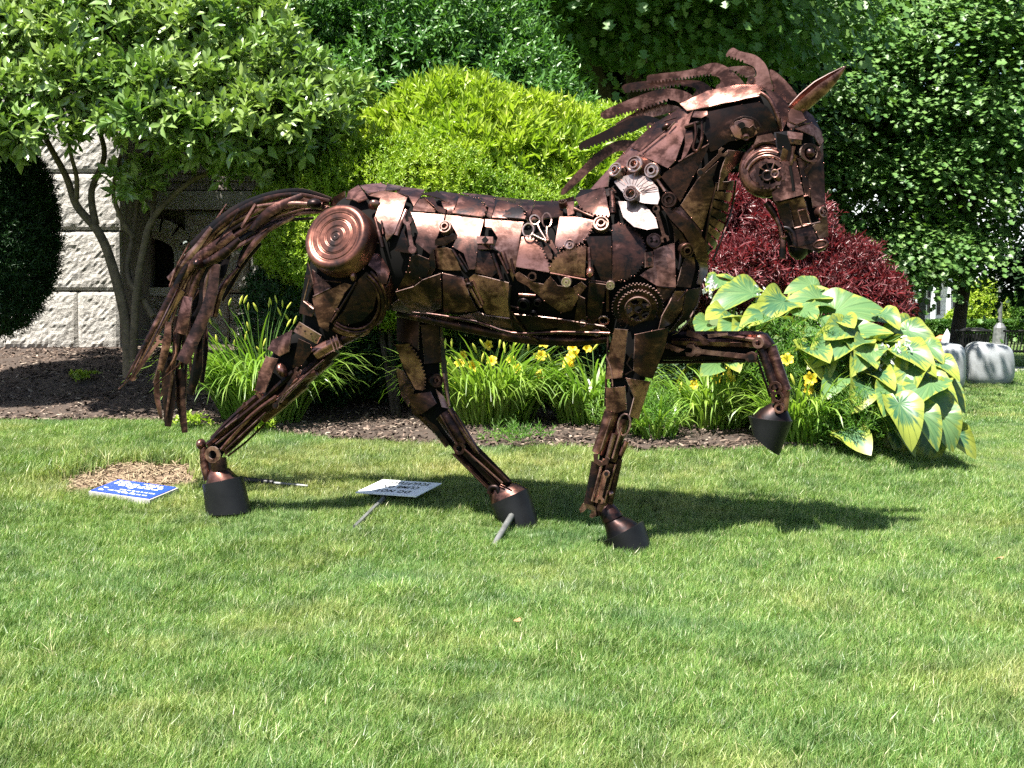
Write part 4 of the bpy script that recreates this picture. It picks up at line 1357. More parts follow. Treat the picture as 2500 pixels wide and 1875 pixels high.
# upper flank
PL(1, [(1125, 372), (1430, 392), (1410, 470), (1340, 640), (1365, 672), (1300, 752), (1165, 640), (1190, 560), (1150, 430)], M_LT, on='torso', off=.014)
PL(1, [(1442, 395), (1780, 432), (1760, 520), (1730, 640), (1702, 880), (1650, 885), (1600, 740), (1500, 682), (1545, 580), (1490, 480), (1430, 462)], M_LT, on='torso', off=.016)
PL(1, [(1792, 432), (2135, 458), (2100, 600), (2075, 830), (2040, 990), (2000, 870), (1960, 750), (1870, 690), (1905, 600), (1850, 510), (1790, 500)], M_LT, on='torso', off=.014)
PL(1, [(1050, 515), (1085, 610), (1112, 735), (978, 712), (1030, 570)], M_BR, on='torso')
PL(1, [(1340, 690), (1440, 678), (1500, 700), (1572, 885), (1430, 885), (1328, 862)], M_BR, off=.008)
PL(1, [(1720, 705), (1830, 720), (1895, 905), (1850, 945), (1700, 905)], M_BR, off=.008)
PL(1, [(1120, 760), (1180, 738), (1285, 782), (1295, 860), (1262, 935), (1150, 965), (1118, 900)], M_DK, teeth=[5, 6], tsize=9, on='torso', off=.014)
PL(1, [(1290, 760), (1325, 690), (1345, 860), (1300, 930), (1265, 925)], M_DK, off=.01, on='torso')
# lower flank
PL(1, [(985, 1070), (1150, 1022), (1230, 960), (1390, 905), (1402, 1215), (1290, 1262), (1130, 1242), (1010, 1130)], M_DK, on='torso')
PL(1, [(1412, 902), (1600, 942), (1650, 1100), (1725, 1240), (1422, 1262)], M_BR, on='torso', off=.015)
PL(1, [(1690, 912), (2003, 992), (2010, 1300), (1800, 1270), (1710, 1090), (1645, 952)], M_BR, on='torso')
PL(1, [(1080, 900), (1120, 760), (1140, 900), (1220, 965), (1140, 1020), (1000, 1055)], M_DK, on='torso', off=.006)
PL(2, [(195, 1000), (235, 975), (350, 1062), (440, 1082), (500, 1012), (560, 1092), (680, 1112), (760, 1062), (805, 1102), (750, 1172), (680, 1302), (590, 1322), (450, 1222), (300, 1092), (222, 1052)], M_BR, on='torso')
PL(2, [(825, 1060), (965, 1080), (930, 1335), (850, 1425), (803, 1402), (815, 1200)], M_BR, on='torso', off=.016)
PL(2, [(735, 1165), (790, 1195), (802, 1385), (700, 1385), (720, 1270)], M_DK, on='torso', off=.02)
PL(2, [(0, 1330), (180, 1330), (550, 1368), (560, 1442), (300, 1475), (0, 1450)], M_DK, on='torso', off=.008)
PL(2, [(560, 1372), (950, 1432), (1010, 1480), (900, 1512), (560, 1500)], M_DK, on='torso', off=.008)
PL(1, [(950, 1180), (1010, 1140), (1130, 1250), (1300, 1268), (1500, 1300), (1500, 1338), (1250, 1290), (960, 1235)], M_DK, on='torso', off=.01)
PL(1, [(1520, 1300), (1720, 1255), (1800, 1285), (2010, 1310), (2030, 1400), (1700, 1350)], M_DK, on='torso', off=.008)
# bib of the flank: saws
PL(2, [(290, 688), (370, 722), (430, 802), (478, 902), (490, 990), (208, 942), (228, 830), (258, 690)], M_BR, teeth=[0, 1, 2, 3], tsize=8, tdepth=5, off=.014)
PL(2, [(492, 962), (520, 902), (580, 832), (680, 792), (805, 768), (790, 1032), (500, 992)], M_BR, teeth=[0, 1, 2, 3], tsize=8, tdepth=5, off=.018)
PL(2, [(580, 528), (720, 530), (872, 560), (820, 680), (780, 732), (690, 765), (555, 790), (540, 760), (570, 600)], M_LT, teeth=[2, 3, 4, 5], tsize=8, tdepth=5, off=.026)
PL(2, [(790, 685), (1012, 680), (1016, 1062), (930, 1062), (850, 880), (820, 760)], M_BR, off=.014)
PL(2, [(1020, 1070), (1016, 590)] + arc(1020, 820, 275, -82, 80, 14, 245), M_BR, teeth=list(range(2, 15)), tsize=8, tdepth=5, off=.018, on='torso')
PL(2, [(1365, 795), (1430, 768), (1540, 738), (1552, 1112), (1390, 1098), (1250, 1010), (1320, 958), (1362, 940)], M_BR, off=.012, on='all')
PL(2, [(1430, 425), (1560, 478), (1690, 570), (1772, 700), (1797, 850), (1772, 985), (1732, 1082), (1700, 1082), (1722, 950), (1690, 800), (1610, 650), (1500, 530)], M_BR, off=.04, on='all', thk=.01, name="shoulder_band", conform=True)
PL(2, [(1500, 545), (1600, 650), (1680, 790), (1700, 870), (1610, 860), (1580, 700), (1545, 730), (1530, 600)], M_DK, off=.012, on='all', conform=True)
PL(2, [(1620, 862), (1692, 850), (1702, 960), (1662, 1112), (1550, 1102), (1590, 950)], M_DK, off=.02, on='all', conform=True)
PL(2, [(1540, 1140), (1622, 1140), (1600, 1290), (1520, 1400), (1400, 1472), (1430, 1350), (1490, 1240)], M_BR, off=.014, on='all', conform=True)
PL(2, [(1630, 1132), (1742, 1110), (1722, 1230), (1652, 1360), (1530, 1462), (1490, 1482), (1602, 1340)], M_DK, off=.016, on='all', conform=True)
PL(2, [(1762, 1050), (1802, 1130), (1792, 1260), (1722, 1400), (1602, 1490), (1512, 1522), (1640, 1400), (1718, 1260)], M_DK, off=.02, on='all', name="chest_fender", thk=.012, conform=True)
PL(2, [(1390, 1100), (1540, 1115), (1535, 1150), (1480, 1240), (1440, 1330)], M_DK, off=.006, on='torso')
# belly pan
bp = [K1(1, 1000, 1265), K1(1, 1500, 1370), K1(1, 2000, 1470), K1(2, 350, 1540), K1(2, 700, 1560), K1(2, 1000, 1545)]
pxtube(bp, [10, 14, 15, 16, 15, 9], w=-.06, mat=M_BR, name="belly_pipe", n=12)
pxtube([K1(1, 1260, 1275), K1(1, 1700, 1345), K1(1, 2030, 1450), K1(2, 560, 1490), K1(2, 1000, 1500)], 4, w=-.30, mat=M_DK, name="belly_rib")
pxtube([K1(2, 170, 1090), K1(2, 160, 1250), K1(2, 200, 1480)], 3.5, on='torso', off=.02, mat=M_DK, name="belly_rib")
pxtube([K1(2, 180, 1300), K1(2, 240, 1400), K1(2, 320, 1490), K1(2, 420, 1545)], 3, on='torso', off=.02, mat=M_DK, name="belly_rib")
# ---------------- round pieces on the flank and shoulder
for (x, y, r, h, mt) in [(1080, 145, 66, .35, M_WASH), (1235, 92, 76, .36, M_WASH), (1370, 135, 66, .33, M_WASH), (1505, 376, 66, .36, M_LT), (930, 602, 70, .34, M_WASH), (1630, 785, 62, .36, M_LT)]:
    px, py = K1(2, x, y); washer(px, py, r / 3.457, h, .03, mat=mt, off=.022)
for (x, y, r) in [(610, 445, 36), (670, 765, 46), (640, 1062, 43), (1005, 1086, 38)]:
    px, py = K1(2, x, y); washer(px, py, r / 3.457, .2, .02, name="washer", off=.03)
px, py = K1(2, 1365, 727)
bt = washer(px, py, 65 / 3.457, .02, .016, name="button_disc", mat=M_LT, off=.03)
for dx, dy in ((-30, -10), (0, -10), (28, -8), (-28, 16)):
    q = K1(2, 1365 + dx, 727 + dy); lathe(q[0], q[1], [(3.2, 0), (3.2, .004), (.2, .004)], mat=M_CORE, name="hole", off=.042, n=8, parent=bt)
# fan disc: two bright half discs and a hub
PL(2, [(1052, 232), (1110, 190), (1240, 163), (1350, 200), (1420, 280), (1437, 370), (1420, 422), (1300, 412), (1240, 392), (1150, 350), (1100, 292)], M_GLINT, off=.045, name="fan_half", lean=(-.012, -.045))
for k in range(13):
    an = math.radians(-128 + k * 12)
    a = K1(2, 1210 + 80 * math.cos(an), 335 + 72 * math.sin(an)); L_ = 215 if k > 3 else 165
    b = K1(2, 1210 + L_ * math.cos(an), 335 + (L_ - 48) * math.sin(an))
    pxtube([a, b], .9, on='all', off=.075 if k < 8 else .06, mat=M_BR, name="fan_ridge", n=4)
hub = washer(*K1(2, 1210, 342), 66 / 3.457, .56, .035, name="hub", off=.06)
for k in range(7):
    an = k * .9
    q = K1(2, 1210 + 50 * math.cos(an), 342 + 48 * math.sin(an)); lathe(q[0], q[1], [(1.7, 0), (1.7, .004), (.2, .004)], mat=M_CORE, name="bolt_hole", off=.10, n=6, parent=hub)
PL(2, [(1088, 398), (1200, 402), (1290, 412), (1350, 470), (1402, 540), (1422, 622), (1330, 637), (1220, 612), (1130, 530)], M_GLINT, off=.07, name="fan_half", lean=(-.012, -.045))
# crankset: chain rings with a five-armed spider
cx_, cy_ = K1(2, 1235, 1260)
gear(cx_, cy_, 208 / 3.457, 44, 150 / 3.457, .012, .055, on='torso', mat=M_DK, name="sprocket", off=.03)
gear(cx_, cy_, 160 / 3.457, 34, 108 / 3.457, .014, .06, on='torso', mat=M_BR, name="sprocket", off=.046)
ring_profile(cx_, cy_, lambda k, a: 112 / 3.457, 98 / 3.457, .02, on='torso', mat=M_LT, name="crank_ring", off=.058, n=36)
ring_profile(cx_, cy_, lambda k, a: (98 if k % 8 in (0, 1, 7) else 48) / 3.457, 30 / 3.457, .012, on='torso', mat=M_BR, name="crank_spider", off=.058, n=40)
for k in range(5):
    an = math.radians(-90 + 72 * k)
    q = (cx_ + 78 / 3.457 * math.cos(an), cy_ + 78 / 3.457 * math.sin(an))
    lathe(q[0], q[1], [(4, 0), (4, .01), (2, .012), (.2, .012)], on='torso', mat=M_LT, name="bolt", off=.07, n=8)
for q, r in (((285, 1235), 56), ((400, 1225), 33), ((365, 1305), 26)):
    px, py = K1(2, *q); washer(px, py, r / 3.457, .55, .03, name="pipe_end", mat=M_DK, off=.01, on='torso')
for q, r in (((950, 1370), 46), ((890, 1470), 40), ((770, 1395), 38)):
    px, py = K1(2, *q); ring_profile(px, py, lambda k, a, r=r: r / 3.457, r * .72 / 3.457, .012, on='torso', mat=M_BR, name="steel_ring", off=.018, n=20)
px, py = K1(2, 352, 1020); ring_profile(px, py, lambda k, a: 11, 7.6, .010, mat=M_LT, name="steel_ring", off=.022, n=18)
# scissors
def loop_ring(c, x, y, rx, ry, ang, rad=2.2, off=.04, name="scissor_loop", on='all', mat=None, w=None, parent=None):
    pts = []
    for k in range(15):
        an = 2 * math.pi * k / 14; ex, ey = rx * math.cos(an), ry * math.sin(an)
        pts.append(K1(c, x + ex * math.cos(ang) - ey * math.sin(ang), y + ex * math.sin(ang) + ey * math.cos(ang)))
    return pxtube(pts, rad, on=on, off=off, mat=mat or M_WASH, name=name, n=6, sub=1, w=w, parent=parent)
loop_ring(2, 375, 578, 42, 36, .3); loop_ring(2, 477, 582, 40, 54, -.1); loop_ring(2, 320, 655, 46, 50, .5)
pxtube([K1(2, 400, 615), K1(2, 420, 660), K1(2, 470, 730)], 3.2, off=.04, mat=M_WASH, name="scissor_blade")
pxtube([K1(2, 480, 635), K1(2, 480, 690), K1(2, 500, 745)], 3.2, off=.045, mat=M_WASH, name="scissor_blade")
pxtube([K1(2, 360, 690), K1(2, 430, 725), K1(2, 500, 750)], 3.2, off=.04, mat=M_WASH, name="scissor_blade")
PL(2, [(455, 740), (520, 730), (570, 830), (555, 850), (500, 775)], M_LT, off=.045, name="scissor_blade", weld=False)
PL(2, [(450, 790), (480, 770), (525, 850), (518, 892), (490, 880)], M_LT, off=.04, name="scissor_blade", weld=False)
lathe(*K1(2, 490, 742), [(5, 0), (5, .01), (3, .014), (.2, .014)], mat=M_LT, name="pivot_bolt", off=.05, n=10)
# wrenches, rods and small parts
spanner(K1(1, 1100, 448), K1(1, 1146, 708), 10, off=.03, on='torso')
pxtube([K1(1, 1082, 365), K1(1, 1040, 470), K1(1, 998, 578)], 6, off=.02, mat=M_LT, name="pipe", n=10)
pxtube([K1(1, 812, 430), K1(1, 845, 545), K1(1, 882, 682)], [3.5, 4.5, 5], off=.03, on='torso', mat=M_LT, name="rod")
pxtube([K1(1, 870, 455), K1(1, 885, 570)], 2, off=.03, on='torso', mat=M_BR, name="rod")
dome(*K1(1, 800, 316), 17, 12.5, .05, mat=M_LT, name="tank_cap", off=.01)
washer(*K1(1, 1450, 532), 61 / 3.687, .38, .035, name="bearing", off=.035, on='torso')
PL(1, [(1350, 622), (1540, 575), (1552, 610), (1430, 670), (1352, 668)], M_LT, off=.035, thk=.02, on='torso', name="bracket", weld=False)
PL(1, [(1745, 505), (1840, 500), (1830, 575), (1750, 580)], M_LT, off=.03, thk=.02, on='torso', name="bracket", weld=False)
PL(1, [(1725, 595), (1870, 600), (1872, 660), (1725, 660)], M_LT, off=.036, thk=.03, on='torso', name="bracket", weld=False)
PL(1, [(1735, 668), (1860, 668), (1860, 705), (1735, 705)], M_LT, off=.028, thk=.02, on='torso', name="bracket", weld=False)
lathe(*K1(1, 1800, 632), [(9, 0), (9, .004), (.2, .004)], mat=M_CORE, name="slot", off=.038, n=4, on='torso')
for a, b, r in (((1500, 700), (1630, 900), 4), ((1560, 740), (1650, 880), 2.5), ((1860, 740), (1945, 960), 4.5), ((1910, 740), (2000, 910), 3), ((1620, 960), (1760, 1200), 4.5), ((1680, 970), (1775, 1180), 3)):
    pxtube([K1(1, *a), K1(1, *b)], r, off=.02, on='torso', mat=M_BR, name="rod")
lathe(*K1(1, 1660, 1010), [(9, -.01), (9, .02), (6, .025), (4.5, .01), (.2, .01)], mat=M_LT, name="nut", off=.02, n=6, on='torso')
pxtube([K1(2, 1035, 320), K1(2, 1035, 390)], 6.5, off=.03, mat=M_DK, name="socket")
pxtube([K1(2, 1035, 395), K1(2, 1030, 512)], 8, off=.03, mat=M_LT, name="socket", n=8)
for k in range(5):
    lathe(*K1(2, 1031, 415 + 22 * k), [(2.6, 0), (2.6, .003), (.2, .003)], mat=M_CORE, name="slot", off=.052, n=6)
pxtube([K1(2, 1012, 315), K1(2, 1035, 290), K1(2, 1062, 318)], 2.2, off=.03, mat=M_LT, name="hook", n=6)
pxtube([K1(2, 720, 488), K1(2, 790, 515), K1(2, 870, 545)], [6, 3.5, 4], off=.035, mat=M_LT, name="spoon_handle")
spanner(K1(2, 1465, 702), K1(2, 1393, 452), 9.5, off=.045, mat=M_LT)
pxtube([K1(2, 1405, 205), K1(2, 1470, 305)], 4, off=.03, mat=M_LT, name="bolt_shank", n=8)
PL(2, [(1290, 825), (1350, 815), (1362, 940), (1290, 950)], M_BR, off=.04, thk=.03, name="engine_block", weld=False)
for dx, dy, r in ((0, -40, 4), (0, 5, 6), (-3, 45, 3)):
    lathe(*K1(2, 1325 + dx, 878 + dy), [(r, 0), (r, .004), (.2, .004)], mat=M_CORE, name="hole", off=.043, n=8)
pxtube([K1(2, 1548, 580), K1(2, 1562, 700), K1(2, 1570, 860), K1(2, 1555, 965)], [3, 5, 4, 3], off=.04, on='torso', mat=M_BR, name="rod")
dome(*K1(2, 836, 985), 10, 14, .04, mat=M_BR, name="hammer_head", off=.015)
pxtube([K1(2, 825, 780), K1(2, 832, 950)], 4, off=.02, mat=M_BR, name="hammer_shaft")
for a, b, r in (((100, 820), (150, 960), 5), ((170, 870), (200, 1000), 3), ((500, 990), (800, 1045), 2.2), ((820, 1045), (1010, 1075), 2.2), ((980, 1090), (985, 1300), 5), ((240, 1165), (380, 1175), 5), ((170, 1255), (240, 1275), 2.5), ((1400, 1100), (1540, 1120), 2.5), ((1500, 1290), (1640, 1130), 2.5)):
    pxtube([K1(2, *a), K1(2, *b)], r, off=.018, on='torso', mat=M_BR, name="rod")
# ---------------- hip and thigh
hipN = (-EW * .80 - ES * .10 + EZ * .30)
prof = [(88, -.09), (88, -.01), (87, .014), (84, .034), (79, .046), (73, .049), (67, .047)]
for k_ in range(1, 66):
    r_ = 67 - k_
    g_ = .0022 if k_ % 2 else 0.0
    if r_ in (62, 61, 48, 47, 46, 43, 42, 28, 27, 25, 24, 12, 11): g_ = .006
    prof.append((r_, .047 - g_ - .004 * (1 - r_ / 67)))
m = NT("turned_bronze")
co = m.obj(); nz = m.noise(6, 5, 0.6, coord=co)
m.l(m.ramp(nz.outputs[0], [(0.36, (0.03, 0.021, 0.02)), (0.54, (0.15, 0.06, 0.044)), (0.72, (0.42, 0.18, 0.13))]).outputs[0], m.b.inputs["Base Color"])
m.set(Metallic=0.85, Roughness=0.36); m.bump(m.noise(50, 3, coord=co).outputs[0], .15, .003)
hx, hy = K1(1, 505, 632)
hip = lathe(hx, hy, prof, on='hind_leg', mat=m.m, name="hip_disc", off=.055, n=56, nv=hipN)
for p in hip.data.polygons: p.use_smooth = True
PL(1, [(755, 740), (965, 716), (950, 800), (890, 1012), (830, 1002), (800, 900), (728, 842)], M_BR, on='hind_leg', off=.02)
PL(1, [(975, 716), (1100, 762), (1010, 962), (950, 1092), (900, 1202), (830, 1322), (742, 1392), (720, 1372), (830, 1200), (862, 1040), (900, 980)], M_BR, on='hind_leg', off=.024)
PL(1, [(540, 992), (248, 1132), (270, 1232), (310, 1382), (388, 1432), (402, 1350), (480, 1200), (542, 1080), (600, 1012)], M_BR, on='hind_leg', off=.03, tilt=.004)
PL(1, [(650, 962), (720, 890), (792, 962), (812, 1100), (782, 1232), (682, 1332), (500, 1382), (418, 1362), (520, 1240), (600, 1080)], M_BR, on='hind_leg', off=.022, tilt=.004)
PL(1, [(240, 878), (380, 1002), (412, 1042), (265, 1117), (243, 1000)], M_BR, on='hind_leg', off=.014)
PL(1, [(204, 810), (243, 960), (252, 1010), (190, 1160), (272, 1232), (240, 1302), (128, 1272), (160, 1080), (190, 900)], M_BR, on='hind_leg', off=.016)
for rr, rd, o_ in ((1.0, 5.5, .03), (.90, 3.5, .03), (1.12, 7, .015)):
    pxtube([K1(1, 590 + 255 * rr * math.cos(math.radians(a)), 1145 + 270 * rr * math.sin(math.radians(a))) for a in range(-55, 130, 15)], rd, on='hind_leg', off=o_, mat=M_BR, name="wheel_rim", n=8, sub=2)
dome(*K1(1, 615, 935), 8, 14, .035, on='hind_leg', mat=M_BR, name="knob", off=.03)
pxtube([K1(1, 640, 985), K1(1, 560, 1120), K1(1, 420, 1340)], 3, on='hind_leg', off=.035, mat=M_DK, name="rod")
lathe(*K1(1, 480, 1235), [(6, 0), (6, .02), (3, .022), (.2, .022)], on='hind_leg', mat=M_LT, name="bolt", off=.03, n=8)
for a, b in (((238, 965), (190, 1160)), ((190, 1165), (270, 1230)), ((268, 1118), (410, 1044)), ((350, 975), (510, 990)), ((760, 640), (700, 880)), ((780, 650), (930, 690))):
    pxtube([K1(1, *a), K1(1, *b)], 1.8, on='hind_leg', off=.034, mat=M_LT, name="weld_seam", n=5)
# gaskin
PL(5, [(885, 195), (1042, 290), (1010, 352), (845, 262)], M_LT, on='hind_leg', off=.04, thk=.012, name="hinge", weld=False)
for q in ((905, 225), (930, 260), (970, 275), (1000, 315), (880, 250)):
    lathe(*K1(5, *q), [(2.2, 0), (2.2, .004), (.2, .004)], on='hind_leg', mat=M_CORE, name="screw_hole", off=.043, n=6)
PL(5, [(830, 262), (805, 420), (740, 452), (655, 402), (690, 335)], M_BR, on='hind_leg', off=.03)
PL(5, [(868, 310), (955, 350), (965, 400), (890, 505), (825, 522), (850, 400)], M_BR, on='hind_leg', off=.03)
PL(5, [(650, 445), (735, 462), (640, 705), (570, 690), (600, 560)], M_BR, on='hind_leg', off=.04)
dome(*K1(5, 750, 540), 12, 19, .05, on='hind_leg', mat=M_BR, name="knob", off=.02, ang=.5)
pxtube([K1(5, 985, 425), K1(5, 1075, 370), K1(5, 1165, 325)], 17, w=-.28, mat=M_BR, name="collar_pipe", n=14)
for k in range(3):
    a = K1(5, 1100 + 22 * k, 360 - 12 * k)
    pxtube([(a[0] - 5, a[1] - 17), (a[0] + 6, a[1] + 17)], 1.8, w=-.345, mat=M_LT, name="weld_seam", n=5)
pxtube([K1(5, 1160, 330), K1(5, 1260, 285), K1(5, 1370, 215)], [15, 13, 9], w=-.26, mat=M_BR, name="thigh_pipe", n=12)
bars = [((1130, 400), (800, 690), (480, 905), 13, -.24, M_DK), ((1010, 480), (660, 790), (330, 1110), 13, -.27, M_DK), ((985, 560), (820, 640), (715, 770), 9, -.29, M_BR), ((720, 690), (450, 880), (200, 1085), 10, -.25, M_BR), ((820, 560), (620, 740), (420, 900), 8, -.30, M_DK), ((700, 740), (520, 870), (300, 1120), 7, -.30, M_BR),
        ((900, 640), (720, 800), (600, 900), 15, -.21, M_DK), ((1080, 460), (900, 620), (740, 790), 16, -.22, M_DK), ((520, 770), (380, 890), (230, 1040), 8, -.22, M_BR)]
for a, b, c, r, w_, mt in bars:
    pxtube([K1(5, *a), K1(5, *b), K1(5, *c)], [r, r * .9, r * .75], w=w_, mat=mt, name="leg_bar", n=6)
for a, b, r, w_, mt in (((1040, 470), (700, 760), 2.5, -.33, M_LT), ((700, 730), (260, 1080), 3, -.31, M_LT), ((640, 720), (330, 960), 3, -.30, M_LT), ((560, 740), (430, 850), 10, -.28, M_BR), ((470, 830), (250, 1030), 4, -.29, M_LT), ((940, 560), (760, 740), 3, -.33, M_LT), ((620, 850), (330, 1120), 2.5, -.31, M_LT), ((560, 700), (620, 780), 9, -.27, M_BR)):
    pxtube([K1(5, *a), K1(5, *b)], r, w=w_, mat=mt, name="leg_bar", n=6)
flat_piece(K(5, [(610, 870), (545, 880), (310, 1110), (330, 1160), (420, 1080), (560, 940)]), -.27, .012, M_BR, "leg_plate")
pxtube([K1(5, 610, 935), K1(5, 480, 1060), K1(5, 345, 1165)], 2.5, w=-.22, mat=M_DK, name="rod")
pxtube([K1(5, 470, 780), K1(5, 450, 830), K1(5, 500, 800)], 5, w=-.29, mat=M_BR, name="hook")
spanner(K1(5, 850, 550), K1(5, 690, 800), 8, w=-.33, mat=M_BR)
def hoof(c, st_, wc, name="hoof"):
    rows = [(a[0], a[1], b[0], b[1], hw, wc) for a, b, hw in st_]
    v, f = loft(st(c, rows), 36, 2.05, 0, 1)
    o = mesh_obj(name, v, f, M_HOOF, horse, smooth=True)
    for q in o.data.polygons: q.use_smooth = len(q.vertices) == 4
    return o
# near hind foot
ring_profile(*K1(5, 240, 1155), lambda k, a: 21 if k % 2 == 0 else 20, 11, .014, w=-.285, mat=M_LT, name="box_end", off=.0, n=20)
dome(*K1(5, 155, 1080), 12, 14, .05, w=-.22, mat=M_BR, name="knob")
pxtube([K1(5, 165, 1090), K1(5, 175, 1220), K1(5, 200, 1340)], [9, 11, 10], w=-.22, mat=M_BR, name="leg_bar")
pxtube([K1(5, 275, 1180), K1(5, 285, 1270)], 20, w=-.22, mat=M_LT, name="ankle_collar", n=16)
v, f = loft(st(5, [(225, 1262, 345, 1255, .06, -.2), (212, 1300, 375, 1290, .085, -.2), (196, 1380, 420, 1330, .10, -.2)]), 24, 2.1, 0, 2)
mesh_obj("pastern_cone", v, f, M_DK, horse, smooth=True)
hoof(5, [((176, 1366), (440, 1312), .122), ((204, 1575), (500, 1570), .14)], -.2)
# far hind leg
PL(6, [(243, 222), (330, 215), (400, 320), (442, 440), (432, 530), (380, 522), (300, 372)], M_BR, on='far_hind_leg', teeth=[1, 2, 3], tsize=9, tdepth=5, off=.03)
washer(*K1(6, 500, 466), 48 / 2.765, .25, .03, on='far_hind_leg', mat=M_BR, off=.035)
PL(6, [(405, 90), (520, 80), (545, 340), (430, 352)], M_DK, on='far_hind_leg', off=.02)
PL(6, [(530, 60), (560, 300), (590, 600), (560, 560), (530, 330)], M_DK, on='far_hind_leg', off=.02)
PL(6, [(250, 40), (400, 60), (395, 260), (330, 210), (250, 200)], M_DK, on='far_hind_leg', off=.01)
PL(6, [(250, 380), (300, 400), (370, 530), (330, 640), (280, 560)], M_DK, on='far_hind_leg', off=.016)
PL(6, [(330, 560), (480, 540), (520, 620), (420, 690), (360, 690)], M_BR, on='far_hind_leg', off=.024, bulge=.01)
PL(6, [(500, 530), (555, 580), (590, 660), (540, 650)], M_LT, on='far_hind_leg', off=.03)
pxtube([K1(6, 565, 690), K1(6, 640, 800), K1(6, 700, 900)], [24, 23, 16], w=.16, mat=M_BR, name="shin_tube", n=14)
pxtube([K1(6, 600, 660), K1(6, 690, 800), K1(6, 790, 950)], [9, 10, 8], w=.14, mat=M_LT, name="leg_bar", n=8)
ring_profile(*K1(6, 672, 925), lambda k, a: 15, 8, .02, w=.13, mat=M_BR, name="eye_end", off=0, n=16)
for a, b, r, w_ in (((560, 830), (700, 1010), 5, .2), ((700, 1010), (850, 1180), 4, .2), ((640, 960), (870, 1190), 8, .17), ((700, 940), (930, 1180), 11, .15), ((770, 930), (1000, 1165), 13, .17), ((640, 900), (780, 1120), 3, .22), ((450, 700), (600, 900), 14, .2), ((380, 680), (540, 830), 10, .22), ((860, 1000), (990, 1150), 6, .13)):
    pxtube([K1(6, *a), K1(6, *b)], r, w=w_, mat=M_DK if r > 4 else M_BR, name="leg_bar", n=6)
for a, b, r, w_ in (((700, 930), (960, 1160), 2.5, .10), ((780, 940), (1000, 1150), 2.5, .09), ((620, 960), (850, 1190), 2, .12), ((560, 420), (600, 640), 3, .10), ((540, 700), (650, 900), 2.5, .09), ((640, 690), (800, 960), 2.5, .09)):
    pxtube([K1(6, *a), K1(6, *b)], r, w=w_, mat=M_LT, name="leg_bar", n=6)
pxtube([K1(6, 870, 1230), K1(6, 880, 1190), K1(6, 925, 1190), K1(6, 940, 1235), K1(6, 985, 1240)], 7, w=.13, mat=M_BR, name="hook", n=8)
v, f = loft(st(6, [(860, 1180, 1010, 1150, .06, .2), (880, 1270, 1060, 1160, .09, .2), (890, 1310, 1130, 1200, .11, .2)]), 24, 2.1, 0, 2)
mesh_obj("pastern_cone", v, f, M_DK, horse, smooth=True)
hoof(6, [((878, 1306), (1130, 1192), .118), ((962, 1455), (1200, 1438), .132)], .2)
# near foreleg
PL(7, [(335, 112), (420, 120), (402, 290), (382, 432), (278, 442), (300, 250)], M_BR, on='foreleg', off=.022)
PL(7, [(448, 145), (668, 100), (642, 230), (562, 435), (480, 412), (438, 380)], M_BR, on='foreleg', off=.026)
PL(7, [(388, 432), (548, 455), (470, 702), (410, 682), (442, 560), (410, 480)], M_BR, on='foreleg', off=.016)
PL(7, [(278, 498), (402, 488), (412, 640), (350, 662), (278, 642)], M_BR, on='foreleg', off=.03)
PL(7, [(320, 545), (375, 540), (390, 640), (350, 600)], M_LT, on='foreleg', off=.045, thk=.012, name="clasp", weld=False)
pxtube(K(7, [(445, 268), (412, 335), (442, 378), (402, 408)]), 2.2, on='foreleg', off=.04, mat=M_LT, name="wire", n=5, sub=1)
pxtube(K(7, [(265, 290), (300, 380), (310, 490)]), 2.2, w=-.33, mat=M_LT, name="wire", n=5)
pxtube(K(7, [(280, 160), (275, 280), (260, 620)]), 3, w=-.2, mat=M_DK, name="rod", n=6)
loop_ring(7, 385, 742, 40, 72, .15, 3.0, w=-.30)
pxtube(K(7, [(305, 655), (265, 790), (215, 925)]), [19, 18, 16], w=-.26, mat=M_BR, name="shin_tube", n=14)
pxtube(K(7, [(215, 990), (190, 1120), (160, 1255)]), [17, 16, 15], w=-.25, mat=M_BR, name="shin_tube", n=14)
flat_piece(K(7, [(185, 930), (215, 930), (210, 965), (240, 985), (275, 950), (290, 965), (275, 1000), (225, 1010), (190, 985)]), -.31, .02, M_LT, "open_jaw")
for a, b, r, w_, mt in (((380, 700), (300, 975), 15, -.24, M_BR), ((320, 800), (270, 980), 6, -.29, M_LT), ((400, 850), (360, 940), 7, -.24, M_BR), ((375, 900), (320, 1080), 5, -.21, M_DK), ((300, 990), (232, 1300), 15, -.23, M_DK), ((352, 965), (285, 1270), 9, -.22, M_DK), ((190, 1200), (235, 1330), 16, -.21, M_BR), ((250, 960), (175, 1240), 3, -.31, M_LT), ((370, 760), (310, 960), 3, -.31, M_LT), ((300, 700), (225, 930), 2.5, -.335, M_LT), ((330, 1000), (255, 1250), 3, -.26, M_LT), ((250, 1060), (200, 1245), 9, -.28, M_BR)):
    pxtube([K1(7, *a), K1(7, *b)], r, w=w_, mat=mt, name="leg_bar", n=8)
spanner(K1(7, 225, 1235), K1(7, 268, 1062), 9, w=-.31, mat=M_BR)
dome(*K1(7, 298, 1192), 7, 8, .03, w=-.25, mat=M_LT, name="knob")
flat_piece(K(7, [(95, 1290), (115, 1255), (160, 1250), (200, 1280), (205, 1330), (180, 1350), (160, 1340), (175, 1300), (145, 1285), (120, 1310), (100, 1315)]), -.25, .02, M_LT, "open_jaw")
v, f = loft(st(7, [(215, 1300, 300, 1240, .055, -.2), (225, 1330, 345, 1285, .075, -.2), (250, 1385, 375, 1330, .08, -.2)]), 24, 2.1, 0, 2)
mesh_obj("ankle_collar", v, f, M_BR, horse, smooth=True)
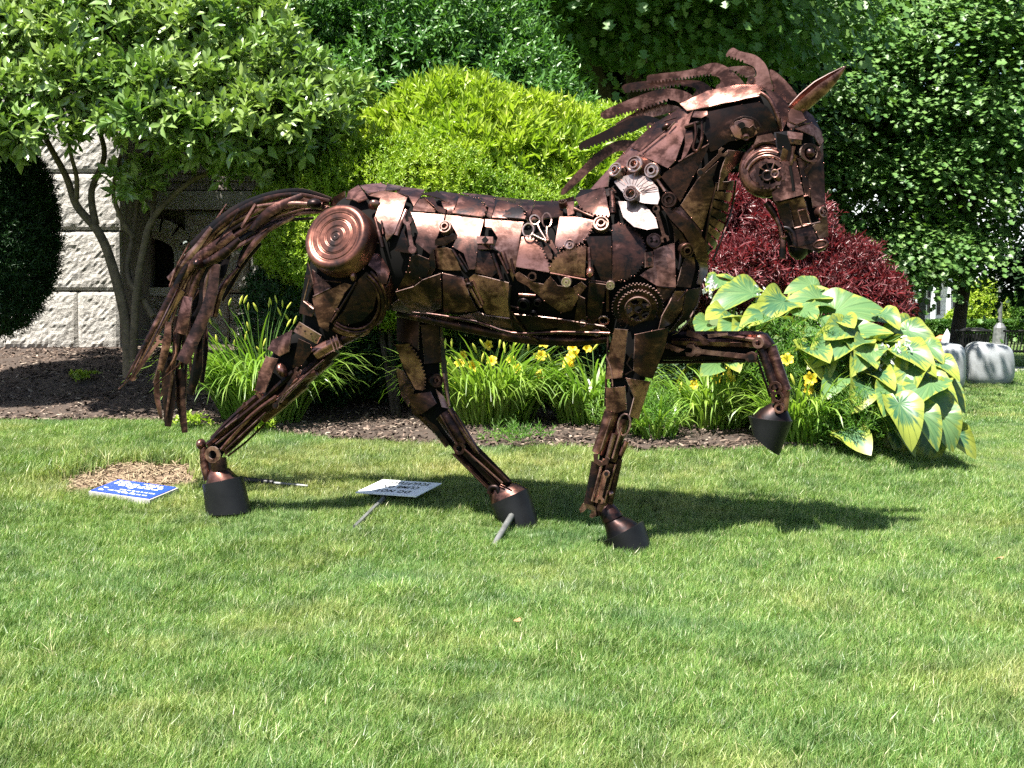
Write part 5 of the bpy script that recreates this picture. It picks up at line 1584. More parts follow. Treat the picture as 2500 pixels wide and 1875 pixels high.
v, f = loft(st(7, [(255, 1385, 365, 1335, .075, -.2), (270, 1440, 425, 1355, .09, -.2), (275, 1508, 488, 1395, .11, -.2)]), 24, 2.1, 0, 2)
mesh_obj("pastern_cone", v, f, M_DK, horse, smooth=True)
hoof(7, [((252, 1500), (508, 1370), .133), ((362, 1668), (584, 1612), .146)], -.2)
# far foreleg, lifted
for a, b, r, w_, mt in (((600, 160), (1280, 160), 12, .2, M_DK), ((640, 300), (1200, 300), 9, .16, M_DK), ((700, 200), (1260, 215), 10, .12, M_BR), ((620, 250), (900, 250), 14, .18, M_DK), ((980, 150), (1240, 190), 6, .10, M_LT), ((600, 335), (1180, 325), 4, .15, M_DK)):
    pxtube([K1(7, *a), K1(7, *b)], r, w=w_, mat=mt, name="leg_bar", n=6)
spanner(K1(7, 820, 255), K1(7, 1215, 300), 14, w=.08, mat=M_LT, thk=.016)
spanner(K1(7, 1230, 300), K1(7, 860, 262), 12, w=.10, mat=M_LT, thk=.016, ring=False)
flat_piece(K(7, [(800, 120), (880, 150), (930, 185), (940, 215), (900, 220), (870, 180), (790, 160)]), .09, .01, M_BR, "leg_plate")
flat_piece(K(7, [(640, 200), (780, 250), (740, 270), (650, 240)]), .08, .01, M_BR, "leg_plate")
flat_piece(K(7, [(930, 150), (1060, 140), (1065, 155), (935, 175)]), .09, .01, M_LT, "leg_plate")
v, f = loft(st(7, [(1262, 130, 1230, 230, .06, .2), (1320, 145, 1250, 250, .07, .2), (1372, 210, 1275, 270, .065, .2)]), 20, 2.2, 0, 2)
mesh_obj("knee_cap", v, f, M_DK, horse, smooth=True)
ring_profile(*K1(7, 1262, 205), lambda k, a: 14, 7, .02, w=.10, mat=M_LT, name="eye_end", off=0, n=16)
for a, b, r, w_, mt in (((1275, 250), (1370, 510), 9, .13, M_LT), ((1340, 230), (1440, 520), 15, .18, M_BR), ((1300, 260), (1385, 500), 8, .16, M_DK), ((1250, 290), (1340, 560), 3, .22, M_DK), ((1440, 520), (1425, 645), 12, .17, M_BR), ((1350, 470), (1360, 600), 5, .14, M_BR), ((1390, 560), (1385, 640), 9, .17, M_DK)):
    pxtube([K1(7, *a), K1(7, *b)], r, w=w_, mat=mt, name="leg_bar", n=8)
for q, r in (((1372, 500), 16), ((1392, 560), 13), ((1400, 632), 13)):
    ring_profile(*K1(7, *q), lambda k, a, r=r: r, r * .6, .016, w=.12, mat=M_BR, name="eye_end", off=0, n=16)
v, f = loft(st(7, [(1450, 640, 1340, 600, .05, .2), (1470, 690, 1270, 640, .085, .2), (1484, 722, 1205, 700, .105, .2)]), 24, 2.1, 0, 2)
mesh_obj("pastern_cone", v, f, M_DK, horse, smooth=True)
hoof(7, [((1488, 716), (1196, 684), .115), ((1400, 940), (1226, 800), .10)], .2)
# ---------------- neck
PL(3, [(890, 512), (1080, 422), (1280, 380), (1430, 378), (1462, 438), (1350, 470), (1100, 530), (940, 560)], M_BR, on='neck', off=.02, thk=.01)
PL(3, [(1075, 555), (1280, 510), (1440, 485), (1500, 520), (1550, 600), (1580, 690), (1420, 720), (1330, 742), (1230, 760), (1140, 820), (1100, 832), (1060, 680)], M_DK, on='neck', off=.02, tilt=.004)
pxtube(K(3, [(1452, 448), (1510, 490), (1555, 590), (1580, 692)]), [5, 5.5, 5.5, 5], on='neck', off=.04, mat=M_BR, name="bent_tube", n=8)
PL(3, [(1470, 395), (1560, 432), (1640, 512), (1642, 600), (1600, 692), (1592, 610), (1540, 500)], M_DK, off=.016)
PL(3, [(985, 555), (862, 900), (810, 952), (602, 850), (790, 700), (880, 620)], M_BR, on='neck', off=.02)
PL(3, [(715, 640), (890, 535), (975, 560), (890, 622), (790, 702), (622, 832), (540, 802)], M_BR, on='neck', off=.012)
PL(3, [(265, 1108), (400, 958), (555, 792), (632, 842), (580, 880), (520, 940), (400, 1010), (390, 1082)], M_BR, on='neck', off=.014)
PL(3, [(1097, 778), (1075, 832), (890, 1182), (870, 1150), (760, 1010), (780, 980), (900, 900)], M_BR, on='neck', off=.022)
PL(3, [(1150, 900), (1110, 1020), (1132, 1100), (1100, 1172), (1040, 1382), (890, 1202), (1010, 1020)], M_BR, on='neck', off=.014)
PL(3, [(400, 1010), (640, 840), (760, 1010), (700, 1050), (520, 1000)], M_DK, on='neck', off=.004)
PL(3, [(200, 1105), (400, 1090), (450, 1120), (350, 1165), (150, 1180)], M_DK, off=.012)
PL(3, [(1040, 1390), (890, 1210), (830, 1230), (900, 1330), (1030, 1480)], M_DK, off=.006)
PL(3, [(1200, 808), (1335, 822), (1272, 900), (1180, 1000), (1130, 1092), (1150, 960)], M_LT, on='neck', off=.04, bulge=.02, name="curved_horn")
spanner(K1(3, 1180, 832), K1(3, 1030, 975), 10, on='neck', off=.05, mat=M_LT)
for k in range(8):
    f0, f1 = k / 8 + .012, (k + 1) / 8 - .012
    def lr(a, b, f): return (a[0] + (b[0] - a[0]) * f, a[1] + (b[1] - a[1]) * f)
    i0, i1 = lr((1135, 1040), (1045, 1500), f0), lr((1135, 1040), (1045, 1500), f1)
    o0, o1 = lr((1262, 1020), (1120, 1590), f0 ** .9), lr((1262, 1020), (1120, 1590), f1 ** .9)
    PL(3, [i0, o0, o1, i1], M_BR if k % 2 else M_DK, on='neck', off=.014, name="throat_plate", conform=True)
pxtube(K(3, [(1262, 1030), (1240, 1200), (1195, 1400), (1118, 1590)]), 2.6, on='neck', off=.012, mat=M_BR, name="throat_rod", n=6)
pxtube(K(3, [(1135, 1050), (1090, 1250), (1045, 1490)]), 2.6, on='neck', off=.02, mat=M_DK, name="throat_rod", n=6)
# gauge and brackets on the neck
PL(3, [(1238, 662), (1270, 620), (1340, 593), (1420, 610), (1462, 650), (1440, 690), (1400, 722), (1330, 742), (1270, 722)], M_BR, on='neck', off=.035, thk=.012, name="gauge_plate", weld=False)
pxtube(K(3, [(1238, 662), (1270, 620), (1340, 593), (1420, 610), (1462, 650)]), 2.6, on='neck', off=.05, mat=M_LT, name="gauge_rim", n=6)
PL(3, [(1310, 660), (1345, 640), (1372, 650), (1400, 630), (1420, 660), (1400, 710), (1320, 735)], M_DK, on='neck', off=.05, thk=.02, name="caliper", weld=False)
lathe(*K1(3, 1345, 708), [(8.5, 0), (8.5, .02), (6, .024), (4, .02), (.2, .02)], on='neck', mat=M_LT, name="bolt", off=.05, n=10)
lathe(*K1(3, 1322, 645), [(8, 0), (8, .003), (.2, .003)], on='neck', mat=M_CORE, name="hole", off=.052, n=12)
for q in ((1248, 710), (1262, 640), (1440, 655)):
    lathe(*K1(3, *q), [(3, 0), (3, .008), (.2, .008)], on='neck', mat=M_LT, name="bolt", off=.05, n=8)
PL(3, [(1000, 565), (1090, 565), (1090, 590), (1050, 612), (985, 605)], M_LT, on='neck', off=.045, bulge=.015, name="pipe_cap", weld=False)
PL(3, [(925, 690), (980, 690), (985, 760), (940, 860), (900, 900), (930, 780)], M_BR, on='neck', off=.03, name="bracket", weld=False)
pxtube(K(3, [(1000, 640), (1005, 720), (985, 810), (1015, 825), (1045, 740), (1050, 630)]), 3.6, on='neck', off=.04, mat=M_BR, name="bracket", n=6)
pxtube(K(3, [(930, 670), (1060, 625)]), 5, on='neck', off=.03, mat=M_BR, name="bracket", n=6)
for a, b in (((800, 640), (880, 610)), ((820, 690), (870, 640)), ((1100, 530), (1440, 462)), ((640, 835), (800, 700)), ((885, 905), (1090, 780))):
    pxtube(K(3, [a, b]), 2.2, on='neck', off=.035, mat=M_LT, name="weld_seam", n=5)
dome(*K1(3, 805, 670), 14, 8, .03, on='neck', mat=M_BR, name="knob", off=.015, ang=.5)
# ---------------- head
chN = -EW + EZ * .05
prof = [(66, -.06), (66, -.015), (64, .0), (60, .010), (54, .017), (47, .021), (41, .022), (39, .012)]
lathe(*K1(3, 1484, 958), prof + [(.4, .012)], w=-.255, mat=M_DK, name="cheek_dish", off=.0, n=44, nv=chN)
def HP(pts, *a, **kw):
    kw.setdefault('on', 'head')
    return plate(K(3, pts), *a, **kw)
gx_, gy_ = K1(3, 1515, 985)
ring_profile(gx_, gy_, lambda k, a: 38 if k % 4 in (0, 1) else 34, 26, .018, w=-.30, mat=M_DK, name="gear_ring", off=0, n=56, nv=chN)
lathe(gx_, gy_, [(30, 0), (30, .002), (.3, .002)], w=-.30, mat=M_CORE, name="gear_well", off=.002, n=24, nv=chN)
for k in range(9):
    an = k * .7 + .2
    pxtube([(gx_ + 13 * math.cos(an), gy_ + 13 * math.sin(an)), (gx_ + 31 * math.cos(an), gy_ + 31 * math.sin(an))], 1.8, w=-.315, mat=M_BR, name="gear_spoke", n=5)
for q, r in (((1500, 1002), 14), ((1553, 988), 11)):
    lathe(*K1(3, *q), [(r, -.01), (r, .025), (r * .85, .028), (r * .62, .026), (r * .6, .0), (.2, .0)], w=-.315, mat=M_LT, name="bolt_eye", off=0, n=20, nv=chN)
dome(*K1(3, 1575, 1010), 9, 12, .03, w=-.31, mat=M_BR, name="knob", nv=chN)
for k in range(6):
    lathe(*K1(3, 1455 + k * 24, 1092 - (k - 2) ** 2 * 1.2), [(3, 0), (3, .012), (.2, .014)], w=-.305, mat=M_LT, name="bolt", off=0, n=8, nv=chN)
def aband(rx, ry, a0, a1, r, mat, w_):
    pxtube([K1(3, 1500 + rx * math.cos(math.radians(a)), 1010 + ry * math.sin(math.radians(a))) for a in range(a0, a1 + 1, 12)], r, w=w_, mat=mat, name="cheek_band", n=8, sub=2)
aband(150, 150, -160, -50, 4.5, M_LT, -.30); aband(175, 185, -160, -56, 6, M_BR, -.28); aband(160, 170, -150, -60, 3, M_DK, -.30); aband(190, 245, -150, -60, 7, M_BR, -.25); aband(130, 205, -130, -70, 3, M_LT, -.28)
HP([(1430, 725), (1530, 705), (1560, 740), (1545, 760), (1450, 770), (1400, 800)], M_LT, off=.03, name="brow_plate", w=-.25)
HP([(1545, 700), (1640, 690), (1650, 800), (1600, 870), (1560, 800)], M_DK, off=.02)
HP([(1630, 700), (1735, 715), (1730, 760), (1630, 750)], M_LT, off=.05, thk=.03, name="bracket", weld=False)
HP([(1640, 750), (1725, 760), (1725, 790), (1640, 780)], M_LT, off=.045, thk=.03, name="bracket", weld=False)
lathe(*K1(3, 1665, 765), [(4, 0), (4, .003), (.2, .003)], on='head', mat=M_CORE, name="slot", off=.047, n=4)
lathe(*K1(3, 1708, 770), [(4, 0), (4, .003), (.2, .003)], on='head', mat=M_CORE, name="slot", off=.047, n=4)
pxtube(K(3, [(1672, 800), (1668, 850), (1660, 890), (1655, 925)]), [5, 3.5, 5, 3.5], on='head', off=.045, mat=M_LT, name="rod", n=8)
HP([(1605, 800), (1650, 830), (1715, 860), (1700, 930), (1640, 950), (1580, 900)], M_DK, off=.022)
plate(K(3, [(1590, 900), (1700, 900), (1752, 1130), (1600, 1172), (1545, 1180), (1530, 1120), (1590, 1070), (1605, 980)]), M_BR, .02, .012, w=-.285, name='cheek_plate')
plate(K(3, [(1560, 700), (1640, 720), (1690, 880), (1610, 905), (1575, 840)]), M_DK, .02, .012, w=-.28, name='cheek_plate')
HP([(1700, 880), (1740, 860), (1775, 1010), (1790, 1150), (1755, 1130)], M_DK, off=.022)
pxtube(K(3, [(1655, 930), (1672, 1030), (1680, 1105)]), 3.6, w=-.315, mat=M_CORE, name="slot", n=6)
HP([(1560, 1180), (1752, 1140), (1805, 1322), (1690, 1362), (1605, 1310)], M_BR, off=.026, tilt=.003)
HP([(1575, 1200), (1660, 1180), (1695, 1350), (1650, 1360), (1600, 1300)], M_DK, off=.036)
pxtube(K(3, [(1712, 1242), (1762, 1228), (1790, 1335), (1742, 1345), (1712, 1242)]), 2.6, on='head', off=.045, mat=M_LT, name="frame_piece", n=5, sub=1)
HP([(1760, 880), (1835, 810), (1872, 780), (1882, 1000), (1890, 1200), (1805, 1222), (1775, 1050)], M_BR, off=.02, tilt=.003)
HP([(1730, 960), (1760, 900), (1770, 1040), (1745, 1030)], M_DK, off=.012)
HP([(1805, 1352), (1905, 1262), (1913, 1422), (1852, 1442)], M_LT, off=.018)
HP([(1640, 1385), (1800, 1338), (1850, 1442), (1800, 1470), (1690, 1500)], M_BR, off=.022)
lathe(*K1(3, 1770, 1433), [(6, 0), (6, .004), (4, .004), (4, -.006), (.2, -.006)], on='head', mat=M_DK, name="hole", off=.026, n=12)
pxtube(K(3, [(1640, 1378), (1720, 1360), (1850, 1325)]), 2.4, on='head', off=.032, mat=M_LT, name="weld_seam", n=5)
pxtube(K(3, [(1580, 1172), (1700, 1150), (1770, 1135)]), 1.8, on='head', off=.036, mat=M_DK, name="weld_seam", n=5)
washer(*K1(3, 1850, 1255), 40 / 2.86, .16, .025, on='head', mat=M_LT, name="washer", off=.025)
# eye
ex, ey = K1(3, 1772, 842)
ring_profile(ex, ey, lambda k, a: 25 * (1 + .12 * math.cos(a * 2 + .6)), 18, .02, on='head', mat=M_DK, name="eye_socket", off=.03, n=26)
lathe(ex, ey, [(19, 0), (19, .002), (.3, .002)], on='head', mat=M_CORE, name="eye_well", off=.022, n=20)
dome(ex, ey, 15, 15, .055, on='head', mat=M_BR, name="eyeball", off=.01, n=24, m_=8)
HP([(1672, 680), (1782, 640), (1852, 700), (1868, 770), (1842, 800), (1800, 735), (1730, 705)], M_LT, off=.035, name="brow_plate")
HP([(1842, 800), (1868, 775), (1845, 880), (1790, 930), (1740, 1010), (1735, 960), (1790, 900)], M_BR, off=.03, name="cheek_plate")
HP([(1735, 545), (1800, 592), (1852, 690), (1862, 722), (1782, 640), (1690, 660), (1700, 600)], M_LT, off=.02, name="forehead_plate")
HP([(1640, 590), (1700, 600), (1690, 665), (1660, 690), (1630, 660)], M_BR, off=.03)
# nostril, chin, bit
nx_, ny_ = K1(3, 1868, 1478)
pts = [K1(3, 1868 + 48 * math.cos(a), 1478 + 28 * math.sin(a) - 8 * math.cos(a)) for a in np.linspace(0, 2 * math.pi, 15)]
pxtube(pts, 3.4, w=-.23, mat=M_BR, name="nostril_ring", n=7, sub=1)
lathe(nx_, ny_, [(14, 0), (10, -.03), (.3, -.04)], w=-.21, mat=M_CORE, name="nostril_cup", off=0, n=18)
v, f = loft(st(3, [(1642, 1500, 1800, 1480, .08, -.11), (1645, 1530, 1795, 1515, .085, -.11), (1665, 1565, 1770, 1555, .065, -.11), (1700, 1585, 1740, 1582, .03, -.11)]), 20, 2.1, 0, 2)
mesh_obj("chin_bowl", v, f, M_DK, horse, smooth=True)
flat_piece(K(3, [(1650, 1490), (1750, 1470), (1905, 1440), (1900, 1510), (1850, 1535), (1780, 1510)]), -.19, .04, M_DK, "lip_plate")
pxtube(K(3, [(1610, 1425), (1605, 1500), (1600, 1578)]), [7, 8, 7], w=-.23, mat=M_BR, name="bit_pipe", n=12)
lathe(*K1(3, 1612, 1428), [(8, 0), (8, .006), (5.5, .006), (5, -.02), (.2, -.02)], w=-.24, mat=M_LT, name="pipe_mouth", off=0, n=14, nv=EZ - EW * .4)
pxtube(K(3, [(1612, 1360), (1650, 1370), (1682, 1410), (1690, 1490)]), [5, 6, 6, 6], w=-.24, mat=M_BR, name="bit_hook", n=10)
pxtube(K(3, [(1560, 1290), (1575, 1330), (1590, 1360), (1600, 1430)]), 6, w=-.22, mat=M_BR, name="bit_pipe", n=8)
pxtube(K(3, [(1490, 1185), (1530, 1240), (1562, 1300)]), [9, 9, 6], w=-.2, mat=M_DK, name="jaw_bar", n=8)
# ears: rolled sheet, open to the front
def ear(wb, wt, mat):
    base = [K1(3, 1640, 500), K1(3, 1700, 600)]; tip = K1(3, 2046, 232)
    ax = [(1672, 548), (1760, 470), (1860, 385), (1950, 315), (2046, 232)]
    wd = [62, 80, 78, 54, 3]
    V, Fc = [], []; n = 11
    ths = [S(*K1(3, *ax[0]), wb), S(*K1(3, *ax[-1]), wt)]
    C = [S(*K1(3, *q), wb + (wt - wb) * i / 4) for i, q in enumerate(ax)]
    Wd = [q / 2.86 * mpp(C[0]) for q in wd]
    C, Wd = smooth_path(C, Wd, 4)
    top, bot, tris = [], [], []
    for i, c in enumerate(C):
        d = (C[min(i + 1, len(C) - 1)] - C[max(i - 1, 0)]).normalized()
        s = d.cross(EW).normalized(); nv = -EW
        for k in range(n):
            an = math.radians(-130 + 260 * k / (n - 1) + 150)
            o = s * math.cos(an) * Wd[i] * .85 + EW * math.sin(an) * Wd[i] * .8
            top.append(c + o); bot.append(c + o * .9)
    for i in range(len(C) - 1):
        for k in range(n - 1):
            tris.append((i * n + k, i * n + k + 1, (i + 1) * n + k + 1, (i + 1) * n + k))
    o = solid("ear", top, bot, tris, boundary(tris), mat)
    for q in o.data.polygons: q.use_smooth = True
ear(-.22, -.24, M_BR); ear(.0, .02, M_DK)
PL(3, [(1630, 590), (1650, 560), (1720, 575), (1752, 640), (1690, 668), (1640, 650)], M_LT, on='all', off=.05, name="ear_base")
# ---------------- mane of old saws
def saw(pts, w_, tooth_edges, mat=M_BR, lean=0.0, curve=0.0, ts=9, td=6):
    q0 = [Vector(p) for p in K(3, pts)]; q, te = [], []
    n = len(q0)
    for i in range(n):
        p0, p1, p2, p3 = q0[i - 1], q0[i], q0[(i + 1) % n], q0[(i + 2) % n]
        sub = 2 if tooth_edges and i in tooth_edges else 4
        for k in range(sub):
            t = k / sub
            if tooth_edges and i in tooth_edges: te.append(len(q))
            q.append(tuple(0.5 * ((2 * p1) + (p2 - p0) * t + (2 * p0 - 5 * p1 + 4 * p2 - p3) * t * t + (3 * p1 - p0 - 3 * p2 + p3) * t ** 3)))
    if te: q = toothed(q, te, ts, -td)
    flat_piece(q, w_, .007, mat, "mane_saw", lean=lean, curve=curve)
saw([(497, 362), (700, 332), (960, 330), (1060, 350), (1130, 425), (985, 445), (1000, 392), (900, 372), (760, 392), (530, 418), (500, 410)], -.02, [7, 8], M_BR)
saw([(662, 300), (700, 290), (950, 260), (1100, 213), (1190, 225), (1290, 300), (1345, 375), (1300, 402), (1190, 412), (1140, 400), (1172, 332), (1110, 300), (900, 328), (680, 352), (656, 325)], -.06, [11, 12], M_BR)
saw([(345, 552), (500, 480), (720, 400), (860, 393), (960, 428), (990, 470), (900, 492), (820, 470), (680, 522), (430, 592), (348, 597)], -.04, [7, 8], M_BR)
saw([(430, 640), (640, 520), (760, 498), (890, 522), (800, 562), (690, 590), (540, 612)], .04, None, M_LT)
saw([(193, 772), (330, 700), (560, 590), (680, 583), (765, 622), (720, 642), (640, 652), (540, 702), (330, 782), (200, 822)], -.06, [7, 8], M_DK)
saw([(65, 1092), (220, 920), (360, 800), (480, 748), (585, 766), (530, 822), (440, 832), (300, 932), (90, 1122)], -.03, None, M_DK)
saw([(1208, 165), (1250, 106), (1310, 130), (1420, 160), (1490, 230), (1520, 330), (1532, 402), (1420, 392), (1348, 350), (1420, 300), (1402, 240), (1330, 208), (1280, 190)], -.10, [11, 12], M_BR)
saw([(1220, 242), (1380, 235), (1412, 300), (1340, 312), (1300, 300), (1260, 268)], .02, [3, 4], M_LT)
saw([(1515, 258), (1590, 300), (1680, 400), (1705, 455), (1640, 492), (1560, 440), (1530, 350)], -.05, None, M_BR)
for q in ((1165, 385), (1385, 330), (680, 655)):
    ring_profile(*K1(3, *q), lambda k, a: 9, 3, .012, w=-.12, mat=M_LT, name="pivot_ring", off=0, n=16)
# ---------------- tail
def T(pts, wd, w_, mat=M_BR, **kw): return strip(K(4, pts), [q * 1.1 / 2.634 for q in (wd if isinstance(wd, list) else [wd] * len(pts))], w_, mat, **kw)
T([(1395, 155), (1200, 102), (1000, 125), (800, 200), (640, 310), (490, 445)], [30, 42, 46, 48, 46, 40], [0, 0, -.02, -.03, -.05, -.05], M_DK, twist=.5)
pxtube(K(4, [(1340, 190), (1200, 180), (1060, 180), (920, 195)]), [9, 8, 7, 5], w=-.06, mat=M_LT, name="tail_pipe", n=10)
dome(*K1(4, 1285, 178), 19, 13, .05, w=-.08, mat=M_LT, name="knob")
T([(1205, 125), (1000, 225), (880, 345)], [30, 60, 34], [-.05, -.1, -.1], M_BR)
T([(620, 332), (530, 455), (350, 668)], [26, 40, 44], [-.1, -.1, -.08], M_LT)
T([(760, 370), (540, 525), (360, 715)], [46, 62, 40], [-.08, -.1, -.06], M_BR)
T([(800, 405), (690, 500), (520, 590)], [30, 60, 34], [-.13, -.14, -.12], M_DK, curl=.6)
dome(*K1(4, 545, 565), 12, 15, .06, w=-.15, mat=M_BR, name="knob")
T([(1160, 150), (960, 300), (740, 440), (600, 560)], [40, 70, 60, 40], [.05, .04, .03, .02], M_DK)
T([(1380, 165), (1100, 200), (850, 330), (640, 470), (480, 600)], [30, 60, 70, 60, 40], [.08, .08, .08, .07, .05], M_DK)
T([(420, 722), (310, 900), (210, 1090), (110, 1295)], [76, 74, 56, 16], [-.06, -.05, -.03, 0], M_BR)
T([(470, 775), (445, 890), (420, 1012)], [56, 74, 78], [-.10, -.12, -.12], M_BR)
T([(645, 565), (610, 790), (525, 1000), (430, 1195)], [66, 76, 78, 76], [-.12, -.14, -.16, -.2], M_LT, twist=-.3)
T([(795, 590), (680, 730), (635, 905)], [14, 46, 40], [-.06, -.08, -.08], M_BR, curl=.5)
T([(345, 938), (330, 1080), (290, 1250)], [34, 56, 36], [-.12, -.12, -.1], M_BR)
spanner(K1(4, 295, 1050), K1(4, 115, 1295), 9, w=-.10, mat=M_BR, ring=False)
T([(325, 1140), (345, 1380), (340, 1610)], [80, 92, 40], [-.02, -.02, -.02], M_DK)
T([(545, 1038), (525, 1240), (480, 1400)], [40, 70, 46], [-.1, -.1, -.08], M_DK)
T([(415, 1240), (425, 1450), (450, 1650)], [66, 60, 36], [.03, .03, .03], M_DK)
T([(275, 1250), (270, 1400), (300, 1560)], [30, 40, 20], [.05, .05, .05], M_DK)
T([(560, 950), (575, 1100), (560, 1330)], [40, 50, 24], [.04, .05, .05], M_DK)
T([(545, 730), (510, 900), (480, 1100)], [46, 62, 40], [.02, .02, .02], M_DK)
T([(400, 900), (395, 1080), (380, 1240)], [40, 50, 30], [.05, .06, .06], M_DK)
T([(1280, 270), (1030, 300), (860, 430), (790, 570)], [14, 26, 40, 20], [.0, .0, .02, .02], M_BR, curl=.5)
T([(1040, 305), (900, 430), (800, 575)], [16, 40, 14], [-.05, -.06, -.06], M_DK)
T([(940, 430), (820, 560), (740, 700), (690, 800)], [20, 44, 40, 20], [.09, .1, .1, .1], M_DK)
T([(720, 470), (680, 620), (640, 700)], [60, 70, 30], [.0, -.02, -.03], M_DK)
TR = random.Random(9)
ends = [(60, 1330), (110, 1290), (160, 1240), (250, 1330), (300, 1420), (330, 1560), (360, 1600), (420, 1480), (450, 1630), (500, 1400), (560, 1330), (230, 1180), (400, 1250), (600, 1050)]
for i, (ex_, ey_) in enumerate(ends):
    f_ = i / (len(ends) - 1); k_ = TR.uniform(-20, 20)
    mid = [(1380, 165 + f_ * 60), (1150, 120 + f_ * 120 + k_), (900, 175 + f_ * 200 + k_), (660, 320 + f_ * 220), (470 + f_ * 110, 560 + f_ * 120 + k_), (330 + f_ * 230 + k_, 820 + f_ * 80)]
    if i % 3: mid = mid[TR.randrange(1, 4):]
    wd_ = [TR.uniform(22, 40) for _ in mid] + [8]
    wl = TR.uniform(-.14, .1)
    T(mid + [(ex_, ey_)], wd_, [wl * (.3 + .7 * q / len(mid)) for q in range(len(mid) + 1)], TR.choice([M_BR, M_DK, M_DK, M_LT]), twist=TR.uniform(-.8, .8), curl=.3, sub=5)
for pts, r, w_ in (([(800, 222), (730, 330), (650, 440)], 2.0, -.1), ([(482, 430), (400, 580), (352, 715)], 2.4, -.1), ([(1220, 210), (1000, 280), (860, 350)], 2.4, -.08), ([(910, 180), (820, 330)], 6, -.06), ([(720, 180), (560, 400), (400, 560)], 2, .03),
                   ([(500, 640), (470, 760)], 2, -.12), ([(640, 600), (500, 800), (380, 1010)], 1.8, -.02), ([(380, 1030), (395, 1140), (330, 1260)], 3, -.08), ([(600, 830), (590, 960), (570, 1100)], 2, -.05), ([(265, 1340), (420, 1210)], 1.8, -.08), ([(110, 1295), (25, 1370)], 1.6, -.02)):
    pxtube(K(4, pts), r, w=w_, mat=M_BR, name="tail_rod", n=6)
# small weld beads where plates meet
ico_v = [(0, 0, 1), (.89, 0, .45), (.28, .85, .45), (-.72, .53, .45), (-.72, -.53, .45), (.28, -.85, .45), (.72, .53, -.45), (-.28, .85, -.45), (-.89, 0, -.45), (-.28, -.85, -.45), (.72, -.53, -.45), (0, 0, -1)]
ico_f = [(0, 1, 2), (0, 2, 3), (0, 3, 4), (0, 4, 5), (0, 5, 1), (1, 6, 2), (2, 7, 3), (3, 8, 4), (4, 9, 5), (5, 10, 1), (6, 7, 2), (7, 8, 3), (8, 9, 4), (9, 10, 5), (10, 6, 1), (11, 7, 6), (11, 8, 7), (11, 9, 8), (11, 10, 9), (11, 6, 10)]
IV, IF = np.array(ico_v), np.array(ico_f)
wp = np.array([tuple(p) for p, r in WELD]); wr = np.array([r for p, r in WELD])
VV = (wp[:, None, :] + IV[None] * wr[:, None, None]).reshape(-1, 3)
FF = (IF[None] + (np.arange(len(wp)) * 12)[:, None, None]).reshape(-1, 3)
wb = fast_mesh("weld_beads", VV, FF, M_BR, horse)
wb["kind"] = "stuff"
# ================================================================== hostas
m = NT("hosta_leaf")
e = m.attr("edge"); p_ = m.obj()
oi = m.n("ShaderNodeObjectInfo")
cx3 = m.n("ShaderNodeCombineXYZ"); m.l(m.math('MULTIPLY', m.attr("vein"), 4.2), cx3.inputs[0]); m.l(m.math('MULTIPLY', e, 1.1), cx3.inputs[1]); m.l(m.math('MULTIPLY', oi.outputs["Random"], 50.0), cx3.inputs[2])
nz = m.noise(1.6, 4, 0.65, coord=cx3.outputs[0])
lim = m.math('ADD', m.math('MULTIPLY', oi.outputs["Random"], 0.42), 0.62)
f = m.math('GREATER_THAN', m.math('ADD', e, m.math('MULTIPLY', m.math('SUBTRACT', nz.outputs[0], 0.5), 0.55)), lim)
soft = m.math('SUBTRACT', m.math('ADD', e, m.math('MULTIPLY', m.math('SUBTRACT', nz.outputs[0], 0.5), 1.3)), lim)
soft = m.math('MULTIPLY', soft, 6.0); soft = m.math('ADD', soft, 0.5, True)
gr = m.mix(oi.outputs["Random"], (0.035, 0.115, 0.055), (0.10, 0.20, 0.07))
ye = m.mix(nz.outputs[0], (0.20, 0.27, 0.04), (0.34, 0.37, 0.06))
vl = m.ramp(m.math('ABSOLUTE', m.math('SINE', m.math('MULTIPLY', m.attr("vein"), 15.0))), [(0.0, (0.55, 0.6, 0.5)), (0.35, (1, 1, 1))])
gr2 = m.mix(m.ramp(nz.outputs[0], [(0.4, (0, 0, 0)), (0.7, (0.7, 0.7, 0.7))]).outputs[0], gr, (0.17, 0.27, 0.09))
col = m.mix(1.0, m.mix(soft, gr2, ye), vl.outputs[0], 'MULTIPLY')
m.l(col, m.b.inputs["Base Color"]); m.set(Roughness=0.42)
tr = m.n("ShaderNodeBsdfTranslucent"); m.l(m.mix(1.0, col, (1, 1.05, .5), 'MULTIPLY'), tr.inputs[0])
mx = m.n("ShaderNodeMixShader"); mx.inputs[0].default_value = 0.25
m.l(m.b.outputs[0], mx.inputs[1]); m.l(tr.outputs[0], mx.inputs[2]); m.l(mx.outputs[0], m.out.inputs[0])
MAT_HOSTA = m.m
MAT_STEM = leaf_mat("plant_stem", (0.07, 0.15, 0.03), (0.10, 0.20, 0.04), (0.14, 0.24, 0.05), 0.15)

